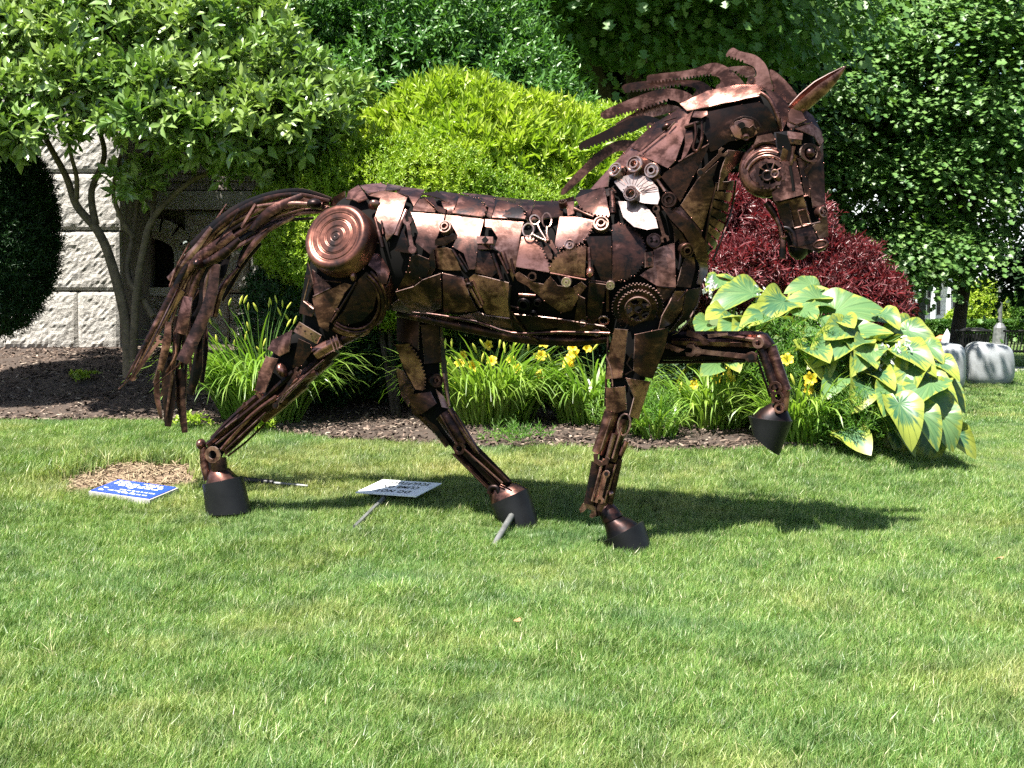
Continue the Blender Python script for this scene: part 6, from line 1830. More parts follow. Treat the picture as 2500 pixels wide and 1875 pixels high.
def hosta_mesh(seed):
    """heart-shaped, cupped leaf with sunken veins, unit length along +y from the stalk, upper side +z"""
    r_ = random.Random(seed)
    cup, droop, wave, wid = r_.uniform(.12, .34), r_.uniform(.2, .6), r_.uniform(.02, .06), r_.uniform(.85, 1.12)
    nth, nt = 40, 9
    V, Fc, E, A_ = [(0, 0, 0)], [], [0.0], [0.0]
    for i in range(nth + 1):
        th = (i / nth - .5) * 2 * math.pi * .955
        a = abs(th)
        # heart outline: pointed tip ahead, round shoulders, two lobes behind the stalk
        r0 = .50 + .50 * max(0, 1 - a / 1.0) ** 1.7 + .06 * math.cos(a * 1.2) - .16 * max(0, (a - 2.2) / .9)
        for k in range(1, nt + 1):
            t = k / nt
            x = math.sin(th) * r0 * t * wid; y = math.cos(th) * r0 * t
            z = cup * (x / .5) ** 2 * .8 - droop * max(0, y) ** 2 * .75 + .14 * y
            z += .016 * math.sin(a * 15) * math.sin(math.pi * min(1, t * .95)) * (1 if a < 2.6 else .3)
            z += wave * math.sin(th * 4.5 + seed) * t ** 3 - .015 * math.exp(-(th * 6) ** 2) * t
            V.append((x, y, z)); E.append(t); A_.append(a)
    for i in range(nth):
        b0, b1 = 1 + i * nt, 1 + (i + 1) * nt
        Fc.append((0, b1, b0))
        for k in range(nt - 1):
            Fc.append((b0 + k, b1 + k, b1 + k + 1, b0 + k + 1))
    me = bpy.data.meshes.new("leaf")
    me.from_pydata(V, [], Fc)
    a = me.attributes.new("edge", 'FLOAT', 'POINT'); a.data.foreach_set("value", np.array(E, np.float32))
    a = me.attributes.new("vein", 'FLOAT', 'POINT'); a.data.foreach_set("value", np.array(A_, np.float32))
    me.materials.append(MAT_HOSTA)
    me.polygons.foreach_set("use_smooth", [True] * len(me.polygons))
    return me
HM = [hosta_mesh(i) for i in range(9)]
C9 = (1700, 600, 3.16)
def h9(x, y): return (1700 + x / 3.16, 600 + y / 3.16)
def hosta_leaf(root, base, tip, up, k):
    """leaf from base to tip (world), upper side facing `up`"""
    L = (tip - base).length * .88; base = base + (tip - base) * .12
    y = (tip - base).normalized()
    x = y.cross(up).normalized(); z = x.cross(y)
    o = bpy.data.objects.new("leaf", HM[k % len(HM)])
    COL.objects.link(o); o.parent = root
    M = Matrix((x, y, z)).transposed().to_4x4() @ Matrix.Scale(L, 4)
    M.translation = base - Vector(root.location)
    o.matrix_local = M
    return o
hr = on_ground(2020, 1085)
HY = 11.6
hosta = thing("hosta_plant", "big mound of yellow-edged hosta leaves at the right end of the bed", "plant", (at(2010, 1060, HY).x, HY, float(ground(at(2010, 1060, HY).x, HY))))
hosta2 = thing("hosta_plant", "yellow-green hosta clump close behind the horse's chest", "plant", (at(1780, 1000, 12.0).x, 12.0, float(ground(at(1780, 1000, 12.0).x, 12.0))))
# visible leaves: base, tip (in the view), depth, how far the tip comes forward, tilt of the upper side towards the viewer
HL = [((1000, 520), (1545, 470), 11.5, .05, .45, 0), ((1080, 680), (1500, 660), 11.3, .25, .6, 0), ((1230, 700), (900, 840), 11.1, .3, .7, 0), ((900, 740), (1010, 960), 11.1, .35, .5, 0), ((1230, 760), (1390, 930), 11.0, .3, .8, 0),
      ((1690, 640), (1470, 600), 11.6, .2, .5, 0), ((1600, 640), (1870, 760), 11.4, .2, .6, 0), ((1560, 790), (1840, 930), 11.0, .3, .7, 0), ((1690, 900), (1580, 1150), 10.9, .2, .6, 0), ((1840, 1020), (1600, 1260), 10.8, .25, .5, 0),
      ((1550, 1180), (1690, 1510), 10.5, .25, .9, 0), ((1680, 1240), (1890, 1520), 10.6, .2, .9, 0), ((1430, 1290), (1730, 1540), 10.7, .2, .3, 0), ((1750, 1080), (1990, 1310), 10.8, .2, .6, 0), ((1840, 880), (2030, 985), 11.1, .2, .4, 0),
      ((1700, 1000), (2020, 1130), 11.0, .25, .6, 0), ((1830, 1250), (2010, 1540), 10.7, .15, .6, 0), ((1150, 1420), (1330, 1560), 10.7, .3, .9, 0), ((1350, 980), (1520, 1040), 10.9, .3, .7, 0), ((1250, 850), (1230, 960), 10.9, .2, .8, 0),
      ((1000, 430), (690, 400), 11.6, .1, .5, 1), ((760, 420), (1090, 340), 11.7, .05, .4, 1), ((930, 300), (690, 350), 11.8, .1, .5, 1), ((800, 480), (920, 560), 11.4, .3, .7, 1), ((700, 420), (480, 520), 11.5, .3, .6, 1), ((650, 560), (390, 520), 11.4, .3, .6, 1),
      ((480, 360), (120, 430), 11.7, .2, .4, 1), ((300, 300), (180, 200), 11.9, 0, .3, 1), ((330, 320), (400, 260), 11.9, .1, .5, 1), ((180, 250), (90, 340), 11.9, .2, .5, 1), ((300, 540), (120, 480), 11.5, .3, .6, 1), ((140, 620), (10, 590), 11.4, .3, .7, 1), ((330, 600), (200, 640), 11.3, .3, .7, 1), ((420, 640), (330, 660), 11.3, .3, .7, 1),
      ((560, 450), (560, 360), 11.7, .0, .6, 1), ((950, 560), (1060, 640), 11.3, .3, .7, 1), ((880, 800), (1010, 820), 11.0, .3, .8, 1), ((160, 900), (70, 960), 11.2, .2, .9, 1), ((250, 880), (330, 940), 11.2, .2, .9, 1), ((1290, 740), (1180, 800), 11.2, .25, .6, 0), ((1350, 760), (1270, 900), 11.0, .3, .8, 0),
      ((1300, 1060), (1240, 1230), 10.8, .25, .8, 0), ((1100, 1000), (1010, 1130), 10.9, .25, .8, 0), ((1500, 1080), (1450, 1300), 10.7, .25, .8, 0), ((1180, 620), (1010, 700), 11.2, .3, .7, 0), ((1000, 640), (880, 620), 11.3, .3, .7, 1), ((620, 640), (700, 560), 11.4, .1, .7, 1), ((1420, 520), (1560, 590), 11.4, .2, .6, 0),
      ((1480, 820), (1600, 980), 11.0, .2, .7, 0), ((1890, 1180), (2020, 1280), 10.9, .15, .6, 0), ((1400, 1100), (1390, 1230), 10.9, .2, .7, 0), ((1100, 560), (1210, 610), 11.3, .3, .6, 0), ((1760, 760), (1900, 860), 11.2, .2, .6, 0)]
rl = random.Random(3)
for i, (b, t, d, fw, tl, which) in enumerate(HL):
    root = hosta if which == 0 else hosta2
    B = at(*h9(*b), d); T_ = at(*h9(*t), d - fw)
    if (T_ - B).length > .42: pass
    up = Vector((rl.uniform(-.25, .25), -tl, 1.0 - tl * .5)).normalized()
    hosta_leaf(root, B, T_, up, rl.randrange(9))
    c = Vector(root.location)
    P, R = smooth_path([Vector((c.x + rl.uniform(-.1, .1), c.y + .2, c.z - .02)), (Vector((c.x, c.y + .25, c.z)) + B) / 2 + Vector((0, .12, .15)), B], [.012, .010, .007], 4)
    mesh_obj("leaf_stalk", *tubes_mesh([(P, R)], 5), MAT_STEM, root, smooth=True)
# leaves further inside and round the sides of the mounds
for root, (cx, rx, ry, zt), n in ((hosta, (at(2070, 900, HY + .3).x, .92, .7, .98), 95), (hosta2, (at(1850, 900, 12.2).x, .66, .55, 1.1), 55)):
    c = Vector(root.location)
    for k in range(n):
        az = rl.uniform(0, 2 * math.pi); el = rl.uniform(.05, 1.25)
        d = Vector((math.cos(az) * math.cos(el), math.sin(az) * math.cos(el), math.sin(el)))
        B = Vector((cx + d.x * rx * .74, c.y + .45 + d.y * ry * .6, c.z + d.z * zt * .78 + .08))
        L = rl.uniform(.24, .42)
        out = Vector((d.x, d.y, 0)).normalized()
        T_ = B + (out * .85 + Vector((0, 0, rl.uniform(-.6, .15)))).normalized() * L
        hosta_leaf(root, B, T_, (Vector((0, 0, 1)) + out * .5).normalized(), rl.randrange(9))
for k in range(34):            # leaves in the shade low on the front of the mound
    x, y = rl.uniform(1080, 1960), rl.uniform(900, 1430)
    B = at(*h9(x, y), 11.15 + rl.uniform(-.1, .15)); L = rl.uniform(.24, .38)
    T_ = B + Vector((rl.uniform(-.6, .6), rl.uniform(-.5, -.1), rl.uniform(-1.0, -.35))).normalized() * L
    T_.z = max(T_.z, float(ground(T_.x, T_.y)) + .03)
    hosta_leaf(hosta, B, T_, Vector((rl.uniform(-.3, .3), -.8, .6)).normalized(), rl.randrange(9))
MAT_WHITEPET = leaf_mat("white_petal", (.6, .62, .58), (.7, .7, .68), (.75, .75, .72), .3, .5, .4, (1, 1, 1))
for (x, y, root) in ((1450, 850, hosta), (1570, 790, hosta), (110, 320, hosta2), (500, 400, hosta2)):
    n = 26
    p0 = at(*h9(x, y), 10.95 if root is hosta else 11.7)
    rng = np.random.default_rng(int(x))
    P = np.array(p0) + rng.normal(size=(n, 3)) * np.array([.035, .03, .06])
    V, Fc = leaves(P, rng.normal(size=(n, 3)) * .6 + np.array([0, -.3, -.8]), rng.normal(size=(n, 3)), np.full(n, .06), np.full(n, .022), OVAL_V, OVAL_F)
    fast_mesh("flower_cluster", V, Fc, MAT_WHITEPET, root, np.repeat(rng.uniform(0, 1, n), 7))

# ================================================================== daylilies
L_LILY = leaf_mat("daylily_leaf", (0.09, 0.20, 0.03), (0.17, 0.31, 0.045), (0.32, 0.43, 0.09), 0.35, 0.33, 0.55)
m = NT("yellow_petal"); nz = m.noise(20, 2, coord=m.obj())
m.l(m.ramp(nz.outputs[0], [(0.3, (0.72, 0.50, 0.02)), (0.7, (0.85, 0.70, 0.07))]).outputs[0], m.b.inputs["Base Color"]); m.set(Roughness=.5)
tr = m.n("ShaderNodeBsdfTranslucent"); tr.inputs[0].default_value = (.9, .72, .06, 1)
mx = m.n("ShaderNodeMixShader"); mx.inputs[0].default_value = .35
m.l(m.b.outputs[0], mx.inputs[1]); m.l(tr.outputs[0], mx.inputs[2]); m.l(mx.outputs[0], m.out.inputs[0])
MAT_PETAL = m.m
MAT_BUD = plain("yellow_bud", (0.50, 0.52, 0.08), .5, var=.2)
def flower_mesh(seed):
    r_ = random.Random(seed); V, Fc = [], []
    for k in range(6):
        a = k * math.pi / 3 + r_.uniform(-.1, .1); w_ = .030 if k % 2 else .021; b = len(V)
        for j, (rad, h) in enumerate(((.004, 0), (.014, .026), (.034, .050), (.058, .058), (.074, .046))):
            ww = w_ * (.25, .7, 1.0, .85, .08)[j]
            for s in (-1, 0, 1):
                V.append((rad * math.cos(a) - s * ww * math.sin(a), rad * math.sin(a) + s * ww * math.cos(a), h + (.006 if s else 0) + r_.uniform(-.003, .003)))
        for j in range(4):
            for s in range(2):
                q = b + j * 3 + s; Fc.append((q, q + 1, q + 4, q + 3))
    me = bpy.data.meshes.new("flower"); me.from_pydata(V, [], Fc); me.materials.append(MAT_PETAL)
    me.polygons.foreach_set("use_smooth", [True] * len(me.polygons))
    return me
FM = [flower_mesh(i) for i in range(4)]
bud_v, bud_f = tubes_mesh([([(0, 0, 0), (0, 0, .02), (0, 0, .045), (0, 0, .065), (0, 0, .078)], [.004, .008, .010, .007, .002])], 7)
BUD = bpy.data.meshes.new("bud"); BUD.from_pydata([tuple(v) for v in bud_v], [], bud_f); BUD.materials.append(MAT_BUD)
BUD.polygons.foreach_set("use_smooth", [True] * len(BUD.polygons))
def put(me, name, root, loc, direc, sc, spin):
    o = bpy.data.objects.new(name, me); COL.objects.link(o); o.parent = root
    q = direc.to_track_quat('Z', 'Y').to_matrix().to_4x4() @ Matrix.Rotation(spin, 4, 'Z') @ Matrix.Scale(sc, 4)
    q.translation = loc - Vector(root.location)
    o.matrix_local = q
    return o
def daylily(label, px, py, depth, rad, n, lmin, lmax, seed, flowers=(), buds=(), wid=.025, upr=1.0):
    rng = np.random.default_rng(seed)
    c = at(px, py, depth); c.z = float(bed_z(c.x, c.y)); 
    t = thing("daylily_clump", label, "plant", c, "daylilies in the mulch bed")
    ns = 8
    a = rng.uniform(0, 2 * math.pi, n); q = rad * np.sqrt(rng.uniform(0, 1, n))
    base = np.stack([c.x + q * np.cos(a), c.y + q * .7 * np.sin(a), np.full(n, c.z - .01)], -1)
    az = a + rng.normal(0, .6, n); L = rng.uniform(lmin, lmax, n)
    lean = rng.uniform(.12, .55, n); dr = rng.uniform(.8, 2.4, n) / upr
    W_ = wid * rng.uniform(.7, 1.25, n); tw = rng.normal(0, .5, n)
    V = np.zeros((n, ns + 1, 2, 3)); pos = base.copy(); ang = math.pi / 2 - lean
    side = np.stack([-np.sin(az + tw), np.cos(az + tw), np.zeros(n)], -1)
    for j in range(ns + 1):
        f_ = j / ns
        ww = W_ * (1 - f_ ** 3) * (.55 + .9 * min(f_ * 2.2, .5)) + .0006
        V[:, j, 0] = pos - side * ww[:, None] / 2; V[:, j, 1] = pos + side * ww[:, None] / 2
        step = L / ns
        pos = pos + np.stack([np.cos(az) * np.cos(ang) * step, np.sin(az) * np.cos(ang) * step, np.sin(ang) * step], -1)
        ang = ang - dr * (0.4 + 1.9 * f_) / ns
    V[..., 2] = np.maximum(V[..., 2], c.z - .02)
    I = np.arange(n * (ns + 1) * 2).reshape(n, ns + 1, 2)
    Q = np.stack([I[:, :-1, 0], I[:, :-1, 1], I[:, 1:, 1], I[:, 1:, 0]], -1).reshape(-1, 4)
    fast_mesh("leaf_blades", V.reshape(-1, 3), Q, L_LILY, t, np.repeat(rng.uniform(0, 1, n), (ns + 1) * 2), smooth=True)
    st_ = []
    for i, (fx, fy) in enumerate(flowers):
        p = at(fx, fy, depth - rng.uniform(-.15, .3))
        d = Vector((rng.uniform(-.5, .5), -1 + rng.uniform(-.2, .5), rng.uniform(.0, .7))).normalized()
        put(FM[i % 4], "flower", t, p, d, rng.uniform(.55, .95), rng.uniform(0, 6))
        st_.append(([Vector((c.x + rng.uniform(-.15, .15), c.y, c.z)), (p + c) / 2 + Vector((0, 0, .15)), p], [.005, .004, .003]))
    for i, (fx, fy) in enumerate(buds):
        p = at(fx, fy, depth - rng.uniform(-.15, .3))
        d = Vector((rng.uniform(-.6, .8), rng.uniform(-.6, .1), 1)).normalized()
        put(BUD, "bud", t, p, d, rng.uniform(.8, 1.3), 0)
        st_.append(([Vector((c.x + rng.uniform(-.15, .15), c.y, c.z)), (p + c) / 2 + Vector((0, 0, .15)), p], [.005, .004, .003]))
    for P, R in st_:
        P, R = smooth_path(P, R, 4)
        mesh_obj("flower_stalk", *tubes_mesh([(P, R)], 5), MAT_STEM, t, smooth=True)
    return t
def b5(l): return [(440 + x / 2.9625, 720 + y / 2.9625) for x, y in l]
def bB(l): return [(1050 + x / 4.916, 780 + y / 4.916) for x, y in l]
daylily("daylily clump full of unopened buds between tail and hind leg", 640, 1025, 12.1, .34, 620, .75, 1.25, 41, [],
        b5([(300, 150), (225, 210), (430, 70), (490, 110), (500, 260), (470, 330), (390, 370), (270, 360), (660, 70), (640, 90), (740, 90), (770, 100), (730, 150), (770, 230), (600, 370), (560, 120), (580, 420), (790, 190), (820, 210), (460, 60), (350, 75), (700, 60), (330, 370)]))
daylily("daylily clump with many open yellow blooms under the horse's belly", 1195, 1045, 12.0, .36, 520, .65, 1.05, 42,
        bB([(360, 560), (400, 440), (960, 500), (1060, 600), (1320, 450), (1700, 500), (1720, 350), (180, 690), (500, 580), (740, 520), (1350, 680), (720, 310), (1320, 310), (1290, 440), (1680, 560)]),
        bB([(180, 350), (260, 340), (1010, 320), (830, 340), (210, 545), (290, 790), (850, 760), (1000, 410), (1180, 380), (1450, 500), (560, 400), (650, 330), (1540, 300), (1500, 270), (620, 510), (1250, 640), (900, 400)]))
daylily("grassy daylily clump with two blooms directly behind the near foreleg", 1450, 1050, 11.9, .30, 360, .55, .9, 43, bB([(1870, 360), (1760, 420)]), bB([(1950, 370), (1590, 330)]))
daylily("arching daylily clump with yellow blooms beneath the raised knee", 1745, 1070, 11.7, .32, 360, .45, .8, 44,
        [(1694, 939), (1742, 924), (1787, 930), (1769, 913)], [(1660, 960), (1720, 980), (1800, 960)])
daylily("daylily clump spilling strap leaves onto the lawn behind the raised hoof", 1960, 1080, 11.0, .26, 300, .45, .8, 45, [(1922, 883), (1967, 952), (1982, 924)], [(2010, 930), (1940, 940), (1900, 900), (1860, 860)])
daylily("small low tuft of strap leaves at the foot of the hosta mound", 1600, 1085, 11.1, .16, 90, .25, .5, 46)

# fine feathery plants
L_FEA = leaf_mat("feathery_leaf", (0.09, 0.22, 0.05), (0.16, 0.32, 0.07), (0.26, 0.40, 0.10), 0.4, .5)
for (px, py, d, rx, ry, n, lab, sd) in ((1940, 880, 11.15, 125, 90, 420, "feathery light green plant in front of the hosta mound", 51), (2080, 1020, 10.75, 110, 70, 260, "low feathery plant spilling over the lawn edge below the hostas", 52), (1260, 1075, 10.95, 80, 24, 60, "thin grey-green weed sprawling on the mulch under the horse", 53), (1560, 1000, 11.2, 110, 60, 380, "bushy fine-leaved plant between foreleg and raised hoof", 54)):
    rng = np.random.default_rng(sd)
    b = blob_px(px, py, d, rx, ry, .3)
    gz = float(bed_z(b[0], b[1]))
    t = thing("feathery_plant", lab, "plant", (b[0], b[1], gz))
    p, nn = hull_points(rng, [b], n, .8, .25, 5, gz)
    V, Fc, R = shoots(rng, p, nn * .5 + rng.normal(size=(n, 3)) * .4 + np.array([0, 0, .7]), 9, .10, .05, .0045, DIA_V, DIA_F, (.4, 1.0), .2)
    fast_mesh("foliage", V, Fc, L_FEA, t, R)
    mesh_obj("stems", *tubes_mesh([([Vector((b[0], b[1], gz - .02)), Vector((b[0] + rng.uniform(-.3, .3), b[1], b[2] + .1))], [.006, .003]) for _ in range(7)], 5), MAT_STEM, t)

# small weeds at the lawn edge
for (px, py, sd, lab) in ((470, 1052, 61, "bright green weed at the bed edge beneath the horse's tail"), (640, 1064, 62, "little green weed at the bed edge beside the near hind leg"), (200, 940, 63, "small seedling on the mulch in front of the granite wall")):
    g = on_ground(px, py); g.z = float(bed_z(g.x, g.y)); rng = np.random.default_rng(sd)
    t = thing("weed", lab, "weed", g)
    p = np.array(g) + rng.normal(size=(34, 3)) * np.array([.06, .05, .02]) + np.array([0, 0, .03])
    V, Fc, R = shoots(rng, p, rng.normal(size=(34, 3)) * .5 + np.array([0, 0, 1.]), 5, .05, .045, .022, OVAL_V, OVAL_F)
    fast_mesh("foliage", V, Fc, L_AZ, t, R)

# ================================================================== things on the lawn
# toppled white sign: DO NOT CLIMB ON SCULPTURES, upside down to the viewer
MAT_SIGNW = plain("white_sign_board", (0.74, 0.77, 0.80), .45, var=.04)
MAT_INK = plain("black_marker", (0.012, 0.012, 0.014), .6)
MAT_GALV = plain("grey_post", (0.16, 0.165, 0.16), .5, .4, var=.35, scale=12)
cen = on_ground(974, 1221) + Vector((0, 0, .085))
ph_ = math.radians(-25); tl_ = math.radians(7)
ux = Vector((math.cos(ph_), math.sin(ph_), 0)); uy = Vector((-math.sin(ph_) * math.cos(tl_), math.cos(ph_) * math.cos(tl_), math.sin(tl_))); uz = ux.cross(uy).normalized()
W_, Hh = .47, .37
sign = thing("yard_sign", "toppled white sign reading DO NOT CLIMB ON SCULPTURES lying upside down on the grass", "sign", (cen.x, cen.y, float(ground(cen.x, cen.y))))
V = [cen + ux * (sx_ * W_ / 2) + uy * (sy_ * Hh / 2) + uz * dz for dz in (0, -.006) for sx_, sy_ in ((-1, -1), (1, -1), (1, 1), (-1, 1))]
mesh_obj("board", V, [(0, 1, 2, 3), (7, 6, 5, 4), (0, 4, 5, 1), (1, 5, 6, 2), (2, 6, 7, 3), (3, 7, 4, 0)], MAT_SIGNW, sign)
def text_part(txt, wide, high, mat4, mat, parent, name="lettering"):
    """lettering cut from a text outline and fitted to a width and height"""
    cu = bpy.data.curves.new(name, 'FONT'); cu.body = txt; cu.size = 1.0; cu.align_x = 'CENTER'; cu.align_y = 'CENTER'; cu.offset = .012; cu.resolution_u = 3; cu.space_character = 1.15
    to = bpy.data.objects.new(name, cu); COL.objects.link(to)
    dg = bpy.context.evaluated_depsgraph_get()
    me = bpy.data.meshes.new_from_object(to.evaluated_get(dg))
    bpy.data.objects.remove(to, do_unlink=True)
    co = np.array([v.co[:] for v in me.vertices]); lo, hi = co.min(0), co.max(0)
    for v in me.vertices:
        v.co = Vector(((v.co.x - (lo[0] + hi[0]) / 2) * wide / (hi[0] - lo[0]), (v.co.y - (lo[1] + hi[1]) / 2) * high / (hi[1] - lo[1]), 0))
    me.materials.clear(); me.materials.append(mat)
    o = bpy.data.objects.new(name, me); COL.objects.link(o); o.parent = parent
    mm = mat4.copy(); mm.translation = mm.translation - Vector(parent.location)
    o.matrix_local = mm
    return o
for i, (txt, f_, wd_) in enumerate((("DO NOT", -.27, .26), ("CLIMB ON", .03, .28), ("SCULPTURES", .31, .33))):
    M = Matrix((-ux, -uy, uz)).transposed().to_4x4()
    M.translation = cen + uy * (f_ * Hh) + uz * .003 + ux * .01
    text_part(txt, wd_, .062, M, MAT_INK, sign)
pa = cen - uy * (Hh * .25) - uz * .03 - ux * .04; pb = on_ground(866, 1300) + Vector((0, 0, .03))
dirp = (pb - pa)
mesh_obj("post", *tubes_mesh([([pa, pb], [.018, .018])], 6), MAT_GALV, sign)
# dark rod lying behind the near hind hoof
ra, rb_ = on_ground(585, 1186), on_ground(752, 1199)
rod = thing("steel_post", "dark steel post lying in the grass behind the near hind hoof", "post", ra)
mesh_obj("bar", *tubes_mesh([([ra + Vector((0, 0, .04)), ra.lerp(rb_, .5) + Vector((0, 0, .035))], [.026, .024])], 8), M_HOOF, rod, smooth=True)
mesh_obj("tip", *tubes_mesh([([ra.lerp(rb_, .5) + Vector((0, 0, .035)), rb_ + Vector((0, 0, .03))], [.012, .011])], 8), MAT_GALV, rod, smooth=True)
sa, sb = on_ground(1252, 1290), on_ground(1204, 1340)
stk = thing("anchor_stake", "grey steel stake slanting into the grass under the far hind hoof", "stake", sb)
mesh_obj("shaft", *tubes_mesh([([sa + Vector((0, 0, .09)), sb + Vector((0, 0, .015))], [.022, .018])], 8), MAT_GALV, stk, smooth=True)
mesh_obj("head", *tubes_mesh([([sa + Vector((0, 0, .09)), sa + Vector((.02, .03, .13))], [.03, .03])], 8), M_HOOF, stk)
sc_ = on_ground(533, 1262)
stk = thing("anchor_stake", "short black stake below the near hind hoof", "stake", sc_)
mesh_obj("shaft", *tubes_mesh([([sc_ + Vector((.01, 0, .09)), sc_ + Vector((-.01, -.03, .0))], [.018, .014])], 8), M_HOOF, stk, smooth=True)
mesh_obj("head", *tubes_mesh([([sc_ + Vector((.01, 0, .09)), sc_ + Vector((.012, 0, .105))], [.028, .028])], 8), M_HOOF, stk)
# blue plaque on a low block
MAT_BLUE = plain("blue_enamel", (0.018, 0.055, 0.42), .3, var=.15)
MAT_CONC = plain("concrete", (0.36, 0.35, 0.33), .9, var=.2, scale=30)
MAT_WHITE = plain("white_paint", (0.72, 0.74, 0.78), .5, var=.05)
q = [on_ground(225, 1215), on_ground(367, 1236), on_ground(438, 1216), on_ground(278, 1197)]
qc = sum(q, Vector((0, 0, 0))) / 4
plq = thing("plaque", "low concrete block with a tilted bright blue lettered plaque on the grass", "plaque", (qc.x, qc.y, float(ground(qc.x, qc.y))))
px_ = (q[1] - q[0]).normalized(); py_ = Vector((-px_.y, px_.x, 0))
Wd, Dp = (q[1] - q[0]).length * 1.05, .30
def PQ(a, b, z): return Vector((qc.x, qc.y, float(ground(qc.x, qc.y)))) + px_ * a + py_ * b + Vector((0, 0, z))
zf, zb = .03, .075
V = [PQ(-Wd/2, -Dp/2, -.02), PQ(Wd/2, -Dp/2, -.02), PQ(Wd/2, Dp/2, -.02), PQ(-Wd/2, Dp/2, -.02), PQ(-Wd/2, -Dp/2, zf), PQ(Wd/2, -Dp/2, zf), PQ(Wd/2, Dp/2, zb), PQ(-Wd/2, Dp/2, zb)]
BX = [(3, 2, 1, 0), (4, 5, 6, 7), (0, 1, 5, 4), (1, 2, 6, 5), (2, 3, 7, 6), (3, 0, 4, 7)]
mesh_obj("base_block", V, BX, MAT_CONC, plq)
e_ = .012
V = [PQ(s * (Wd/2 - e_), t * (Dp/2 - e_), (zf + zb) / 2 + t * (zb - zf) / 2 * .93 + h) for h in (.001, .007) for s, t in ((-1, -1), (1, -1), (1, 1), (-1, 1))]
face = mesh_obj("blue_face", V, BX, MAT_BLUE, plq)
rl = random.Random(5)
for k, t in enumerate((-.70, -.58, -.34, .0, .18, .36, .54, .72)):
    s = -.85
    while s < .75:
        l = rl.uniform(.06, .22)
        if not (k in (3,) and rl.random() < .6) and rl.random() < .8:
            V = [PQ((s if c in (0, 3) else s + l) * (Wd/2 - e_), (t + (.045 if d_ else -.045)) * (Dp/2), (zf + zb) / 2 + (t + (.045 if d_ else -.045)) * (zb - zf) / 2 + .0085) for c, d_ in ((0, 0), (1, 0), (2, 1), (3, 1))]
            mesh_obj("text_line", V, [(0, 1, 2, 3)], MAT_WHITE, face)
        s += l + .05
# fallen leaves
MAT_DEADLEAF = plain("dry_leaf", (0.40, 0.21, 0.10), .8, var=.4, scale=30)
for (px, py, lab) in ((2441, 1386, "dry brown maple leaf lying on the open lawn"), (2062, 1113, "brown leaf at the bed edge under the hostas"), (1263, 1541, "pale dry leaf flat on the lawn in the foreground"), (2478, 988, "tan leaf on the grass in front of the grey boulders")):
    g = on_ground(px, py); rng = np.random.default_rng(px)
    V = [g + Vector((x * .055, y * .055, .045 + rng.uniform(-.008, .012))) for x, y, z in MAPLE_V]
    o = mesh_obj("fallen_leaf", V, MAPLE_F, MAT_DEADLEAF, origin=g)
    tag(o, lab, "leaf")

# ================================================================== the park beyond
def pebble(name, label, px, py, depth, w_, h_, d_, seed, dent):
    c = at(px, py, depth); c.z = float(ground(c.x, c.y))
    V, Fc = [], []; nu, nv = 36, 22
    for j in range(nv + 1):
        v = j / nv
        for i in range(nu):
            a = 2 * math.pi * i / nu
            th = v * math.pi
            ca, sa = math.cos(a), math.sin(a)
            sr = math.sin(th) ** .55
            x = math.copysign(abs(ca) ** .75, ca) * sr; y = math.copysign(abs(sa) ** .75, sa) * sr; z = -math.copysign(abs(math.cos(th)) ** .55, math.cos(th))
            n_ = math.sin(x * 2.1 + seed) * math.sin(z * 2.7 + seed * 2) * .07 + math.sin(y * 2.5 + seed * 3 + z) * .05
            x *= 1 + n_ - .10 * max(0, z) * (1 if x * dent > 0 else .2); z *= 1 + n_ * .6
            z -= .10 * math.exp(-((x - .35 * dent) / .4) ** 2) * max(0, z)
            V.append(c + Vector((x * w_ / 2, y * d_ / 2, (z * .5 + .46) * h_)))
    for j in range(nv):
        for i in range(nu):
            i2 = (i + 1) % nu
            Fc.append((j * nu + i, j * nu + i2, (j + 1) * nu + i2, (j + 1) * nu + i))
    o = mesh_obj(name, V, Fc, MAT_SILVER, smooth=True, origin=c)
    return tag(o, label, "boulder")
m = NT("silvery_stone")
nz = m.noise(3.2, 5, .6, coord=m.obj(), dist=.8)
m.l(m.ramp(nz.outputs[0], [(0.3, (0.22, 0.23, 0.235)), (0.5, (0.28, 0.295, 0.305)), (0.75, (0.36, 0.38, 0.40))]).outputs[0], m.b.inputs["Base Color"])
m.set(Roughness=.4); m.bump(m.noise(30, 4, coord=m.obj()).outputs[0], .2, .01); MAT_SILVER = m.m
pebble("smooth_boulder", "smooth silvery boulder standing free on the grass before the trash can", 2412, 948, 24.6, .86, .82, .7, 1.3, 1)
pebble("smooth_boulder", "smooth grey boulder half hidden by the hosta leaves", 2310, 962, 23.0, .62, .82, .6, 4.2, 1)
# trash can of vertical slats
MAT_BLACK = plain("black_steel", (0.012, 0.012, 0.013), .45, .2, var=.3)
c = at(2375, 913, 28.2); c.z = float(ground(c.x, c.y))
can = thing("trash_can", "black slatted steel trash can beside the maple trunk", "trash can", c)
for k in range(28):
    a = 2 * math.pi * k / 28
    P = [c + Vector((math.cos(a) * r, math.sin(a) * r, h)) for r, h in ((.24, .04), (.27, .5), (.29, .72), (.33, .86))]
    mesh_obj("slat", *tubes_mesh([(P, [.016] * 4)], 4), MAT_BLACK, can)
def hoop(r, h, t, z0=c):
    return tubes_mesh([([z0 + Vector((math.cos(a) * r, math.sin(a) * r, h)) for a in np.linspace(0, 2 * math.pi, 25)], [t] * 25)], 6)
mesh_obj("rim", *hoop(.335, .87, .022), MAT_BLACK, can, smooth=True)
mesh_obj("base_ring", *hoop(.25, .06, .02), MAT_BLACK, can, smooth=True)
v, f = tubes_mesh([([c + Vector((0, 0, .05)), c + Vector((0, 0, .80))], [.23, .25])], 20); mesh_obj("liner", v, f, MAT_BLACK, can, smooth=True)
